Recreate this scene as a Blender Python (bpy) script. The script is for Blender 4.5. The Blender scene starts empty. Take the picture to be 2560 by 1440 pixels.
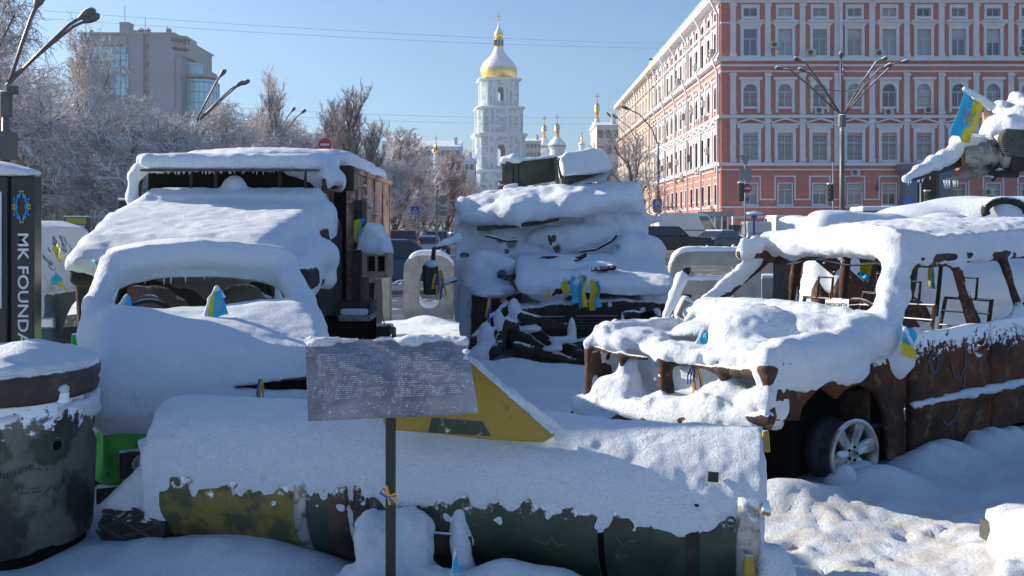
import bpy, math, random
import numpy as np
import openvdb
from mathutils import Vector, Matrix
random.seed(7); RNG = np.random.default_rng(7)
SC = bpy.context.scene
COL = SC.collection
rad = math.radians
# ---------------------------------------------------------------- camera, sky, sun, exposure
F = 2490.0; HC = 1.75          # focal length in photo pixels, eye height in metres
cd = bpy.data.cameras.new('camera'); cam = bpy.data.objects.new('camera', cd); COL.objects.link(cam)
cam.location = (0, 0, HC); cam.rotation_euler = (rad(90), 0, 0)
cd.sensor_width = 36; cd.lens = 36*F/2560; cd.shift_y = -157/2560
cd.clip_start = 0.05; cd.clip_end = 5000
SC.camera = cam
SUN_EL = 22.0
SUN_DIR = Vector((-0.935, 0.36, 0)).normalized()
SUN_AZ = math.atan2(SUN_DIR.x, SUN_DIR.y)          # clockwise from +Y
w = bpy.data.worlds.new('World'); SC.world = w; w.use_nodes = True
nt = w.node_tree; bg = nt.nodes['Background']
sky = nt.nodes.new('ShaderNodeTexSky'); sky.sky_type = 'NISHITA'; sky.sun_disc = False
sky.sun_elevation = rad(SUN_EL); sky.sun_rotation = SUN_AZ
sky.air_density = 1.0; sky.dust_density = 0.9; sky.ozone_density = 6.0
nt.links.new(sky.outputs[0], bg.inputs[0]); bg.inputs[1].default_value = 0.103
sl = bpy.data.lights.new('sun', 'SUN'); sun = bpy.data.objects.new('sun', sl); COL.objects.link(sun)
sl.energy = 5.0; sl.angle = rad(0.5); sl.color = (1.0, 0.89, 0.74)
sd = Vector((SUN_DIR.x*math.cos(rad(SUN_EL)), SUN_DIR.y*math.cos(rad(SUN_EL)), math.sin(rad(SUN_EL))))
sun.rotation_euler = (-sd).to_track_quat('-Z', 'Y').to_euler()
SC.view_settings.view_transform = 'Standard'; SC.view_settings.look = 'None'
SC.view_settings.exposure = 0.70; SC.view_settings.gamma = 1.0
# ---------------------------------------------------------------- helpers
def P(px, py, D):
    """point of the place seen at photo pixel (px,py) at distance D"""
    return np.array(((px-1280)/F*D, D, HC-(py-563)/F*D))
def tag(o, label=None, cat=None, group=None, kind=None):
    if label: o['label'] = label
    if cat: o['category'] = cat
    if group: o['group'] = group
    if kind: o['kind'] = kind
    return o
def thing(name, label, cat, loc=(0, 0, 0), rz=0.0, group=None):
    o = bpy.data.objects.new(name, None); COL.objects.link(o)
    o.location = loc; o.rotation_euler = (0, 0, rz); o.empty_display_size = 0.1
    return tag(o, label, cat, group)
def obj(name, me, mat, parent=None, world=True):
    """link mesh; verts are in world coordinates when world is True (then moved into the parent's frame)"""
    o = bpy.data.objects.new(name, me); COL.objects.link(o)
    for m in (mat if isinstance(mat, (list, tuple)) else [mat]): me.materials.append(m)
    if parent is not None:
        o.parent = parent
        if world:
            r = parent
            while r.parent: r = r.parent
            M = Matrix.Translation(r.location) @ Matrix.Rotation(r.rotation_euler.z, 4, 'Z')
            me.transform(M.inverted())
    return o
def dup(o, loc=None, rz=None, sc=None, label=None, parent=None):
    c = o.copy(); COL.objects.link(c); c.parent = parent
    if parent is None:
        if loc is not None: c.location = loc
        if rz is not None: c.rotation_euler = (0, 0, rz)
        if sc is not None: c.scale = sc if isinstance(sc, (tuple, list)) else (sc, sc, sc)
        if label: c['label'] = label
    for ch in list(o.children): dup(ch, parent=c)
    return c
class MB:
    def __init__(s): s.v = []; s.f = []; s.m = []; s.cur = 0
    def add(s, vs, fs):
        b = len(s.v); s.v += [tuple(map(float, p)) for p in vs]
        s.f += [tuple(i+b for i in f) for f in fs]; s.m += [s.cur]*len(fs)
    def box(s, c, h, R=None, taper=1.0):
        vs = []
        for z in (-1, 1):
            k = taper if z > 0 else 1.0
            for x, y in ((-1, -1), (1, -1), (1, 1), (-1, 1)):
                p = np.array((x*h[0]*k, y*h[1]*k, z*h[2]))
                vs.append((R@p if R is not None else p)+np.array(c))
        s.add(vs, [(3, 2, 1, 0), (4, 5, 6, 7), (0, 1, 5, 4), (1, 2, 6, 5), (2, 3, 7, 6), (3, 0, 4, 7)]); return s
    def bb(s, x0, x1, y0, y1, z0, z1):
        return s.box(((x0+x1)/2, (y0+y1)/2, (z0+z1)/2), (abs(x1-x0)/2, abs(y1-y0)/2, abs(z1-z0)/2))
    def tube(s, pts, r, n=8, cap=True):
        pts = [np.array(p, float) for p in pts]; N = len(pts)
        rs = r if isinstance(r, (list, tuple, np.ndarray)) else [r]*N
        b = len(s.v); ref = None
        for i, p in enumerate(pts):
            t = pts[min(i+1, N-1)]-pts[max(i-1, 0)]; t = t/(np.linalg.norm(t)+1e-9)
            if ref is None: ref = np.array((0, 0, 1.)) if abs(t[2]) < .9 else np.array((1., 0, 0))
            a = np.cross(t, ref); a /= np.linalg.norm(a)+1e-9; c = np.cross(a, t); ref = c
            for k in range(n):
                q = 2*math.pi*k/n; s.v.append(tuple(p+rs[i]*(math.cos(q)*a+math.sin(q)*c)))
        for i in range(N-1):
            for k in range(n):
                s.f.append((b+i*n+k, b+i*n+(k+1) % n, b+(i+1)*n+(k+1) % n, b+(i+1)*n+k)); s.m.append(s.cur)
        if cap:
            s.f.append(tuple(b+k for k in range(n))[::-1]); s.f.append(tuple(b+(N-1)*n+k for k in range(n))); s.m += [s.cur]*2
        return s
    def lathe(s, prof, c=(0, 0, 0), n=24, R=None, cap=True):
        b = len(s.v); c = np.array(c, float)
        for r, z in prof:
            for k in range(n):
                q = 2*math.pi*k/n; p = np.array((r*math.cos(q), r*math.sin(q), z))
                s.v.append(tuple((R@p if R is not None else p)+c))
        for i in range(len(prof)-1):
            for k in range(n):
                s.f.append((b+i*n+k, b+i*n+(k+1) % n, b+(i+1)*n+(k+1) % n, b+(i+1)*n+k)); s.m.append(s.cur)
        if cap:
            if prof[0][0] > 1e-4: s.f.append(tuple(b+k for k in range(n))[::-1]); s.m.append(s.cur)
            if prof[-1][0] > 1e-4: s.f.append(tuple(b+(len(prof)-1)*n+k for k in range(n))); s.m.append(s.cur)
        return s
    def prism(s, poly, O, A, B, N, t0, t1):
        """2-D polygon (a,b) at O+a*A+b*B, extruded along N from t0 to t1"""
        O, A, B, N = [np.array(q, float) for q in (O, A, B, N)]; n = len(poly)
        vs = [O+a*A+b*B+t0*N for a, b in poly]+[O+a*A+b*B+t1*N for a, b in poly]
        s.add(vs, [tuple(range(n))[::-1], tuple(range(n, 2*n))]+[(i, (i+1) % n, n+(i+1) % n, n+i) for i in range(n)]); return s
    def quad(s, a, b, c, d): s.add([a, b, c, d], [(0, 1, 2, 3)]); return s
    def mesh(s, name='mesh', smooth=False):
        me = bpy.data.meshes.new(name); me.from_pydata(s.v, [], s.f); 
        if any(s.m): me.polygons.foreach_set('material_index', s.m)
        if smooth: me.polygons.foreach_set('use_smooth', [True]*len(me.polygons))
        me.update(); return me
    def build(s, name, mat, parent=None, smooth=False, world=True, bevel=0, recalc=True):
        me = s.mesh(name, smooth)
        if recalc:
            import bmesh
            bm = bmesh.new(); bm.from_mesh(me); bmesh.ops.recalc_face_normals(bm, faces=bm.faces); bm.to_mesh(me); bm.free()
        o = obj(name, me, mat, parent, world)
        if bevel:
            b = o.modifiers.new('bevel', 'BEVEL'); b.width = bevel; b.segments = 2; b.limit_method = 'ANGLE'; b.angle_limit = rad(40)
        return o
def Rz(a): c, s = math.cos(a), math.sin(a); return np.array(((c, -s, 0), (s, c, 0), (0, 0, 1.)))
def Rx(a): c, s = math.cos(a), math.sin(a); return np.array(((1., 0, 0), (0, c, -s), (0, s, c)))
def Ry(a): c, s = math.cos(a), math.sin(a); return np.array(((c, 0, s), (0, 1., 0), (-s, 0, c)))
def frame_z(d):
    """rotation whose z axis is d"""
    z = np.array(d, float); z /= np.linalg.norm(z)
    x = np.cross((0, 0, 1.) if abs(z[2]) < .9 else (1., 0, 0), z); x /= np.linalg.norm(x)
    return np.stack((x, np.cross(z, x), z), 1)
# ---- signed-distance modelling for snow and torn metal
def vnoise3(ax, s, seed):
    r = np.random.default_rng(seed)
    idx = [(a-a[0])/s for a in ax]
    L = r.random([int(i[-1])+3 for i in idx]).astype(np.float32)*2-1
    for k, i in enumerate(idx):
        j = i.astype(int); t = i-j; t = (t*t*(3-2*t)).astype(np.float32)
        sh = [1, 1, 1]; sh[k] = -1; t = t.reshape(sh)
        L = np.take(L, j, k)*(1-t)+np.take(L, j+1, k)*t
    return L
def polysdf(poly, u, v):
    u, v = np.broadcast_arrays(u, v)
    d = np.full(u.shape, 1e9, np.float32); s = np.ones(u.shape, np.float32)
    n = len(poly)
    for i in range(n):
        a = poly[i]; b = poly[i-1]
        ex, ey = b[0]-a[0], b[1]-a[1]; wx, wy = u-a[0], v-a[1]
        t = np.clip((wx*ex+wy*ey)/(ex*ex+ey*ey+1e-12), 0, 1)
        d = np.minimum(d, (wx-ex*t)**2+(wy-ey*t)**2)
        c1 = v >= a[1]; c2 = v < b[1]; c3 = ex*wy > ey*wx
        s = np.where((c1 & c2 & c3) | (~c1 & ~c2 & ~c3), -s, s)
    return s*np.sqrt(d)
class Vol:
    def __init__(s, lo, hi, h):
        s.h = h; s.lo = np.array(lo, float)
        s.ax = [np.arange(lo[k], hi[k]+h, h, dtype=np.float32) for k in range(3)]
        s.F = np.full([len(a) for a in s.ax], 0.6, np.float32)
    def _ap(s, lo, hi, fn, k, op):
        m = 0.12+k; sl = []
        for i in range(3):
            a = s.ax[i]; i0 = max(0, np.searchsorted(a, lo[i]-m)-1); i1 = min(len(a), np.searchsorted(a, hi[i]+m)+1)
            if i1 <= i0: return s
            sl.append(slice(i0, i1))
        x = s.ax[0][sl[0]][:, None, None]; y = s.ax[1][sl[1]][None, :, None]; z = s.ax[2][sl[2]][None, None, :]
        d = fn(x, y, z).astype(np.float32); A = s.F[tuple(sl)]
        if op == 'u':
            if k <= 0: A[...] = np.minimum(A, d)
            else:
                q = np.clip(.5+.5*(d-A)/k, 0, 1); A[...] = d*(1-q)+A*q-k*q*(1-q)
        else:
            if k <= 0: A[...] = np.maximum(A, -d)
            else:
                q = np.clip(.5-.5*(-d-A)/k, 0, 1); q = np.clip(.5+.5*(-d-A)/k, 0, 1); A[...] = -d*q+A*(1-q)+k*q*(1-q)
        return s
    def fn(s, lo, hi, f, k=.04, op='u'): return s._ap(lo, hi, f, k, op)
    def ball(s, c, r, k=.06, op='u'):
        r = np.array(r if hasattr(r, '__len__') else (r, r, r), float); c = np.array(c, float)
        def f(x, y, z):
            k0 = np.sqrt(((x-c[0])/r[0])**2+((y-c[1])/r[1])**2+((z-c[2])/r[2])**2)
            k1 = np.sqrt(((x-c[0])/r[0]**2)**2+((y-c[1])/r[1]**2)**2+((z-c[2])/r[2]**2)**2)+1e-6
            return k0*(k0-1)/k1
        return s._ap(c-r, c+r, f, k, op)
    def cap(s, a, b, ra, rb=None, k=.05, op='u'):
        a = np.array(a, float); b = np.array(b, float); rb = ra if rb is None else rb; ba = b-a; L = ba@ba+1e-9; m = max(ra, rb)
        def f(x, y, z):
            px, py, pz = x-a[0], y-a[1], z-a[2]
            t = np.clip((px*ba[0]+py*ba[1]+pz*ba[2])/L, 0, 1)
            return np.sqrt((px-ba[0]*t)**2+(py-ba[1]*t)**2+(pz-ba[2]*t)**2)-(ra+(rb-ra)*t)
        return s._ap(np.minimum(a, b)-m, np.maximum(a, b)+m, f, k, op)
    def chain(s, pts, r, k=.05, op='u'):
        rs = r if isinstance(r, (list, tuple)) else [r]*len(pts)
        for i in range(len(pts)-1): s.cap(pts[i], pts[i+1], rs[i], rs[i+1], k, op)
        return s
    def box(s, c, hf, r=.02, R=None, k=.03, op='u'):
        c = np.array(c, float); hf = np.array(hf, float)
        ext = hf if R is None else np.abs(R)@hf
        def f(x, y, z):
            px, py, pz = x-c[0], y-c[1], z-c[2]
            if R is not None:
                px, py, pz = (R[0, 0]*px+R[1, 0]*py+R[2, 0]*pz, R[0, 1]*px+R[1, 1]*py+R[2, 1]*pz, R[0, 2]*px+R[1, 2]*py+R[2, 2]*pz)
            qx, qy, qz = np.abs(px)-hf[0]+r, np.abs(py)-hf[1]+r, np.abs(pz)-hf[2]+r
            return np.sqrt(np.maximum(qx, 0)**2+np.maximum(qy, 0)**2+np.maximum(qz, 0)**2)+np.minimum(np.maximum(np.maximum(qx, qy), qz), 0)-r
        return s._ap(c-ext, c+ext, f, k, op)
    def prism(s, poly, axis, lo, hi, r=.03, k=.03, op='u', shrink=None):
        """polygon in the two other axes, extruded along axis 0/1/2 between lo and hi"""
        o = [i for i in range(3) if i != axis]; p = np.array(poly, float)
        L = np.zeros(3); U_ = np.zeros(3); L[axis] = lo; U_[axis] = hi
        L[o[0]], L[o[1]] = p.min(0); U_[o[0]], U_[o[1]] = p.max(0)
        def f(x, y, z):
            q = (x, y, z); d2 = polysdf(poly, q[o[0]], q[o[1]])+r
            w_ = np.abs(q[axis]-(lo+hi)/2)-(hi-lo)/2+r
            if shrink is not None: w_ = w_+shrink(q)
            return np.sqrt(np.maximum(d2, 0)**2+np.maximum(w_, 0)**2)+np.minimum(np.maximum(d2, w_), 0)-r
        return s._ap(L, U_, f, k, op)
    def noise(s, sc, amp, seed=1):
        s.F = s.F+amp*vnoise3(s.ax, sc, seed); return s
    def blur(s, n=1):
        for _ in range(n):
            for k in range(3):
                a = np.moveaxis(s.F, k, 0); b = a.copy(); b[1:-1] = .25*a[:-2]+.5*a[1:-1]+.25*a[2:]; s.F = np.moveaxis(b, 0, k)
        return s
    def snow(s, t, inset=.012, blur=2, n1=(.35, .02), n2=(.09, .008), seed=3):
        """the snow lying on this body: everything within t above an up-facing surface"""
        o = Vol.__new__(Vol); o.h = s.h; o.lo = s.lo; o.ax = s.ax
        A = s.F.copy(); n = max(1, int(round(t/s.h)))
        for i in range(1, n+1):
            A[:, :, i:] = np.minimum(A[:, :, i:], s.F[:, :, :-i]+0.1*t*(i/n)**2)
        o.F = A; o.blur(blur); o.F = o.F+inset
        o.noise(n1[0], n1[1], seed).noise(n2[0], n2[1], seed+1); return o
    def mesh(s, name='mesh'):
        A = s.F.copy(); B = s.h*4
        A[0], A[-1] = B, B; A[:, 0], A[:, -1] = B, B; A[:, :, 0], A[:, :, -1] = B, B
        G = openvdb.FloatGrid(float(B)); G.copyFromArray(np.clip(A, -B, B).astype(np.float32))
        p, q = G.convertToQuads(0.0)
        p = p*s.h+s.lo
        me = bpy.data.meshes.new(name)
        me.vertices.add(len(p)); me.vertices.foreach_set('co', p.astype(np.float32).ravel())
        me.loops.add(q.size); me.polygons.add(len(q))
        me.loops.foreach_set('vertex_index', q[:, ::-1].astype(np.int32).ravel())
        me.polygons.foreach_set('loop_start', np.arange(0, q.size, 4, dtype=np.int32))
        me.polygons.foreach_set('loop_total', np.full(len(q), 4, np.int32))
        me.polygons.foreach_set('use_smooth', np.ones(len(q), bool))
        me.update(calc_edges=True); me.validate(); return me
    def build(s, name, mat, parent=None, world=True): return obj(name, s.mesh(name), mat, parent, world)
def text_mesh(body, size, extrude=.002, align='CENTER', bold=0.0):
    c = bpy.data.curves.new('lettering', 'FONT'); c.body = body; c.size = size; c.extrude = extrude; c.align_x = align; c.align_y = 'CENTER'; c.offset = bold
    c.resolution_u = 3
    t = bpy.data.objects.new('lettering', c); COL.objects.link(t)
    dg = bpy.context.evaluated_depsgraph_get(); me = bpy.data.meshes.new_from_object(t.evaluated_get(dg))
    bpy.data.objects.remove(t); bpy.data.curves.remove(c); me.materials.clear(); return me
def place_mesh(me, O, A, B):
    """map a flat mesh: x along A, y along B, z along AxB"""
    A = np.array(A, float); B = np.array(B, float); A /= np.linalg.norm(A); B /= np.linalg.norm(B); N = np.cross(A, B)
    M = Matrix([[A[i], B[i], N[i], O[i]] for i in range(3)]+[[0, 0, 0, 1]]); me.transform(M); return me
# ---------------------------------------------------------------- materials
def mat(name, col, rough=.6, metal=0., var=None, var2=None, bump=None, snow=None, zfleck=None, rand=None, spec=.5, snowcol=(.84, .87, .92)):
    """var=(scale, colour, threshold, width): noise patches of a second colour; bump=[(scale,strength,dist)];
    snow=(normal threshold, width, noise scale, noise amount); zfleck=(z0, z1, scale): stuck snow growing from z0 to z1"""
    m = bpy.data.materials.new(name); m.use_nodes = True; T = m.node_tree; L = T.links.new
    b = T.nodes['Principled BSDF']; N = T.nodes.new
    geo = N('ShaderNodeNewGeometry'); pos = geo.outputs['Position']
    def noise(sc, det=4, ro=.6, vec=None):
        n = N('ShaderNodeTexNoise'); n.inputs['Scale'].default_value = sc; n.inputs['Detail'].default_value = det; n.inputs['Roughness'].default_value = ro
        L(vec or pos, n.inputs['Vector']); return n.outputs[0]
    def M2(op, a, c=None, clamp=False):
        n = N('ShaderNodeMath'); n.operation = op; n.use_clamp = clamp
        for i, v in enumerate((a, c)):
            if v is None: continue
            if hasattr(v, 'is_linked'): L(v, n.inputs[i])
            else: n.inputs[i].default_value = v
        return n.outputs[0]
    def ss(v, a, c):
        n = N('ShaderNodeMapRange'); n.interpolation_type = 'SMOOTHSTEP'; n.inputs[1].default_value = a; n.inputs[2].default_value = c; L(v, n.inputs[0]); return n.outputs[0]
    def mix(f, a, c):
        n = N('ShaderNodeMix'); n.data_type = 'RGBA'
        L(f, n.inputs[0])
        for i, v in ((6, a), (7, c)):
            if hasattr(v, 'is_linked'): L(v, n.inputs[i])
            else: n.inputs[i].default_value = (*v, 1)
        return n.outputs[2]
    c = None
    if rand:
        oi = N('ShaderNodeObjectInfo'); c = mix(oi.outputs['Random'], col, rand)
    base = c if c is not None else col
    for vv in (var, var2):
        if vv: base = mix(ss(noise(vv[0], 6), vv[2]-vv[3], vv[2]+vv[3]), base, vv[1])
    rsock = None
    fs = []
    if snow:
        sp = N('ShaderNodeSeparateXYZ'); L(geo.outputs['Normal'], sp.inputs[0])
        q = M2('ADD', sp.outputs[2], M2('MULTIPLY', M2('SUBTRACT', noise(snow[2], 5), .5), snow[3]))
        fs.append(ss(q, snow[0]-snow[1], snow[0]+snow[1]))
    if zfleck:
        sp = N('ShaderNodeSeparateXYZ'); L(pos, sp.inputs[0])
        g = ss(sp.outputs[2], zfleck[0], zfleck[1])
        q = M2('ADD', M2('MULTIPLY', g, .45), noise(zfleck[2], 8, .7))
        fs.append(ss(q, .74, .80))
    if fs:
        f = fs[0] if len(fs) == 1 else M2('MAXIMUM', fs[0], fs[1])
        base = mix(f, base, snowcol)
        r = N('ShaderNodeMapRange'); L(f, r.inputs[0]); r.inputs[3].default_value = rough; r.inputs[4].default_value = .65; L(r.outputs[0], b.inputs['Roughness'])
        if metal:
            r = N('ShaderNodeMapRange'); L(f, r.inputs[0]); r.inputs[3].default_value = metal; r.inputs[4].default_value = 0; L(r.outputs[0], b.inputs['Metallic'])
    else:
        b.inputs['Roughness'].default_value = rough; b.inputs['Metallic'].default_value = metal
    if hasattr(base, 'is_linked'): L(base, b.inputs['Base Color'])
    else: b.inputs['Base Color'].default_value = (*base, 1)
    b.inputs['Specular IOR Level'].default_value = spec
    prev = None
    for sc, st, di in (bump or []):
        n = N('ShaderNodeBump'); n.inputs['Strength'].default_value = st; n.inputs['Distance'].default_value = di
        L(noise(sc, 6, .65), n.inputs['Height'])
        if prev: L(prev, n.inputs['Normal'])
        prev = n.outputs[0]
    if prev: L(prev, b.inputs['Normal'])
    return m
SNOWC = (.83, .895, .97)
M = {}
M['snow'] = mat('snow', SNOWC, .6, bump=[(9, .5, .014), (45, 1.0, .02), (120, 1.0, .010)], spec=.35)
M['snow_rough'] = mat('snow_clumped', SNOWC, .6, bump=[(18, .5, .008), (45, 1.0, .02), (120, 1.0, .010)], spec=.35)
M['snow_far'] = mat('snow_far', SNOWC, .7, bump=[(3, .5, .2)])
M['rust'] = mat('rust', (.07, .029, .016), .8, var=(5, (.02, .013, .010), .5, .12), var2=(26, (.19, .072, .028), .60, .05), bump=[(30, .7, .012), (90, .7, .005)], snow=(.55, .1, 30, .9))
M['rust_side'] = mat('rust_side', (.12, .042, .018), .75, var=(2.2, (.03, .018, .013), .52, .14), var2=(7, (.13, .085, .045), .60, .06), bump=[(16, .5, .015), (60, .7, .006)], spec=.15, snow=(.55, .1, 30, .9), zfleck=(.60, 1.08, 20))
M['black'] = mat('burnt_black', (.012, .011, .010), .8, var=(8, (.035, .024, .018), .55, .1), bump=[(50, .4, .01)], snow=(.6, .15, 25, 1.0))
M['void'] = mat('deep_shade_black', (.004, .004, .004), .95, spec=0)  # sheenless near-black: paints deep shade into openings, also black lettering and bolts
M['olive'] = mat('olive_paint', (.05, .055, .03), .6, var=(6, (.02, .016, .012), .55, .08), bump=[(30, .3, .01)], snow=(.55, .12, 25, .9))
M['olive_snow'] = mat('olive_frosted', (.03, .03, .02), .7, var=(6, (.010, .008, .007), .5, .1), bump=[(40, .6, .02)], snow=(.75, .12, 14, 1.0))
M['green'] = mat('bright_green_paint', (.04, .42, .035), .35, var=(12, (.02, .2, .02), .6, .1), snow=(.5, .1, 25, .8), bump=[(8, .05, .02)])
M['tank_green'] = mat('dark_green_paint', (.022, .045, .024), .45, var=(5, (.012, .022, .014), .5, .1), var2=(11, (.08, .09, .08), .68, .05), snow=(.22, .10, 20, 1.2), bump=[(20, .15, .01)])
M['tank_yellow'] = mat('chipped_yellow_paint', (.17, .135, .018), .55, var=(9, (.05, .055, .022), .52, .08), var2=(30, (.04, .05, .03), .63, .05), snow=(.22, .10, 20, 1.2), bump=[(20, .2, .01)])
M['yellow'] = mat('yellow_paint', (.32, .215, .018), .45, var=(10, (.16, .12, .03), .62, .06), var2=(35, (.05, .045, .03), .70, .03), snow=(.6, .15, 25, .8), bump=[(30, .2, .01)])
M['band_metal'] = mat('band_metal', (.35, .35, .33), .4, .6, var=(14, (.1, .1, .08), .58, .06), snow=(.3, .12, 28, 1.0))
M['band_brown'] = mat('band_brown', (.07, .035, .022), .6, var=(6, (.02, .012, .01), .5, .1), var2=(16, (.25, .17, .1), .68, .05), snow=(.3, .12, 28, 1.0))
M['camo'] = mat('burnt_camouflage', (.13, .122, .098), .55, var=(4.2, (.03, .05, .028), .55, .04), var2=(3.1, (.018, .016, .015), .53, .06), bump=[(5, .5, .04), (30, .3, .01)], snow=(.75, .1, 25, .6), zfleck=(.55, .93, 16))
M['rim'] = mat('alloy', (.42, .42, .41), .38, .55, var=(9, (.2, .2, .2), .55, .1), snow=(.7, .1, 25, .6))
M['rim_dark'] = mat('alloy_barrel', (.14, .15, .17), .5, .4, var=(9, (.07, .08, .09), .55, .1))
M['rubber'] = mat('rubber', (.02, .02, .02), .8, snow=(.7, .1, 20, .5))
M['tan_rust'] = mat('rusty_truck_box', (.50, .32, .235), .85, var=(2.2, (.22, .085, .05), .52, .12), var2=(12, (.58, .43, .34), .58, .08), snow=(.6, .1, 25, .7))
M['tan'] = mat('tan_metal', (.33, .25, .18), .7, var=(8, (.15, .1, .07), .55, .1), snow=(.6, .1, 25, .7))
M['seat'] = mat('seat_cloth', (.17, .125, .10), .9, bump=[(90, .4, .005)], snow=(.8, .1, 25, .7))
M['steel'] = mat('grey_steel', (.10, .10, .10), .45, .5, var=(20, (.05, .05, .05), .55, .1), snow=(.8, .1, 30, .5))
M['alu'] = mat('cast_aluminium', (.30, .29, .27), .5, .5, var=(12, (.12, .11, .1), .55, .12), snow=(.75, .1, 30, .6))
M['blackpaint'] = mat('black_paint', (.012, .012, .013), .5, snow=(.9, .05, 30, .3))
M['blackpanel'] = mat('black_panel', (.012, .012, .014), .35, zfleck=(1.2, 9, 60), snowcol=(.6, .65, .72))
M['board'] = mat('frosted_board', (.13, .135, .155), .3, var=(3.2, (.26, .275, .31), .50, .16), var2=(60, (.46, .50, .58), .63, .05))
M['frost'] = mat('frost_print', (.46, .49, .55), .7, var=(30, (.2, .215, .25), .52, .1))
M['concrete'] = mat('concrete', (.32, .31, .295), .85, var=(5, (.25, .243, .235), .5, .12), var2=(9, (.74, .76, .8), .71, .02), bump=[(40, .3, .01)], snow=(.6, .1, 12, .4))
M['concrete2'] = mat('concrete_clean', (.33, .32, .30), .85, var=(4, (.25, .24, .22), .5, .15), bump=[(40, .3, .01)], snow=(.6, .1, 12, .4))
M['flag_blue'] = mat('flag_blue', (.025, .41, .68), .7, bump=[(30, .3, .01)])
M['flag_yellow'] = mat('flag_yellow', (.62, .50, .02), .7, bump=[(30, .3, .01)])
M['flag_pale'] = mat('flag_faded', (.62, .62, .40), .7)
M['white'] = mat('white_paint', (.75, .75, .74), .5)
M['gold'] = mat('gold', (.85, .52, .12), .28, 1.0)
M['gold_snow'] = mat('gold_under_snow', (.85, .50, .10), .3, 1.0, snow=(.24, .14, 1.2, .5), snowcol=(.74, .73, .74))
M['dome_green'] = mat('green_roof_under_snow', (.10, .26, .18), .5, snow=(.05, .2, 1.0, .4))
M['plaster'] = mat('pink_plaster', (.58, .19, .135), .85, var=(.35, (.47, .15, .11), .5, .2), var2=(1.1, (.54, .215, .165), .62, .06), bump=[(20, .15, .01)], snow=(.7, .1, 6, .3))
M['plaster_tan'] = mat('tan_plaster', (.52, .36, .24), .85, var=(.35, (.44, .3, .2), .5, .2), snow=(.7, .1, 6, .3))
M['trim'] = mat('white_plaster', (.74, .73, .725), .8, var=(.8, (.66, .645, .64), .5, .2), snow=(.7, .1, 6, .3))
M['trim_tan'] = mat('cream_plaster', (.60, .52, .43), .8, snow=(.7, .1, 6, .3))
M['wframe'] = mat('window_frame', (.62, .63, .65), .5)
M['pane'] = mat('window_pane', (.025, .035, .05), .06, rand=(.42, .42, .39), spec=.9)
M['blind'] = mat('roller_blind', (.5, .5, .5), .7)
M['tower_wall'] = mat('turquoise_plaster', (.30, .44, .48), .8, var=(.55, (.60, .65, .66), .52, .05), var2=(1.1, (.5, .56, .58), .6, .04))
M['tower_trim'] = mat('tower_white', (.60, .63, .64), .8, snow=(.6, .1, 2, .3))
M['stone'] = mat('grey_stone', (.12, .155, .21), .6, var=(.15, (.10, .13, .175), .5, .15))
M['stone_d'] = mat('dark_stone', (.13, .14, .155), .5, snow=(.7, .1, 3, .3))
M['glass_b'] = mat('curtain_glass', (.10, .38, .54), .07, spec=1.0)
M['carglass'] = mat('car_glass', (.012, .016, .022), .05, spec=1.0)
M['asphalt'] = mat('wet_asphalt', (.075, .07, .068), .42, var=(.5, (.14, .13, .125), .55, .1), var2=(1.3, (.6, .62, .66), .63, .04), bump=[(8, .4, .03), (60, .3, .01)])
M['chrome'] = mat('headlamp', (.6, .62, .65), .15, .6)
M['red'] = mat('red', (.55, .02, .025), .45, rand=None)
M['taillight'] = mat('tail_lamp', (.5, .03, .02), .3)
M['signblue'] = mat('sign_blue', (.02, .12, .42), .4)
M['sign_back'] = mat('sign_back', (.26, .27, .28), .5, .3)
M['pole'] = mat('lamp_pole', (.12, .11, .105), .5, .3, snow=(.6, .1, 12, .5))
M['twig'] = mat('frosted_twig', (.31, .25, .22), .8, var=(1.1, (.46, .43, .42), .5, .2), var2=(.45, (.13, .10, .09), .54, .07), snow=(.05, .35, 1.2, 1.6), snowcol=(.84, .82, .83))
M['twig_b'] = mat('brown_twig', (.22, .145, .11), .85, var=(1.2, (.36, .26, .21), .5, .2), snow=(.3, .35, 5, .9), snowcol=(.7, .7, .74))
M['bark'] = mat('bark', (.045, .036, .032), .9, var=(6, (.09, .075, .065), .55, .15), snow=(.55, .15, 6, .6))
M['ice'] = mat('ice', (.75, .82, .88), .12)
M['graf'] = mat('black_marker', (.012, .012, .014), .6)
M['grafblue'] = mat('blue_spray', (.02, .04, .09), .6, var=(12, (.06, .03, .018), .55, .08))
M['emblem_b'] = mat('emblem_blue', (.03, .30, .62), .5)
M['emblem_y'] = mat('emblem_ochre', (.55, .36, .06), .5)
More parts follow.
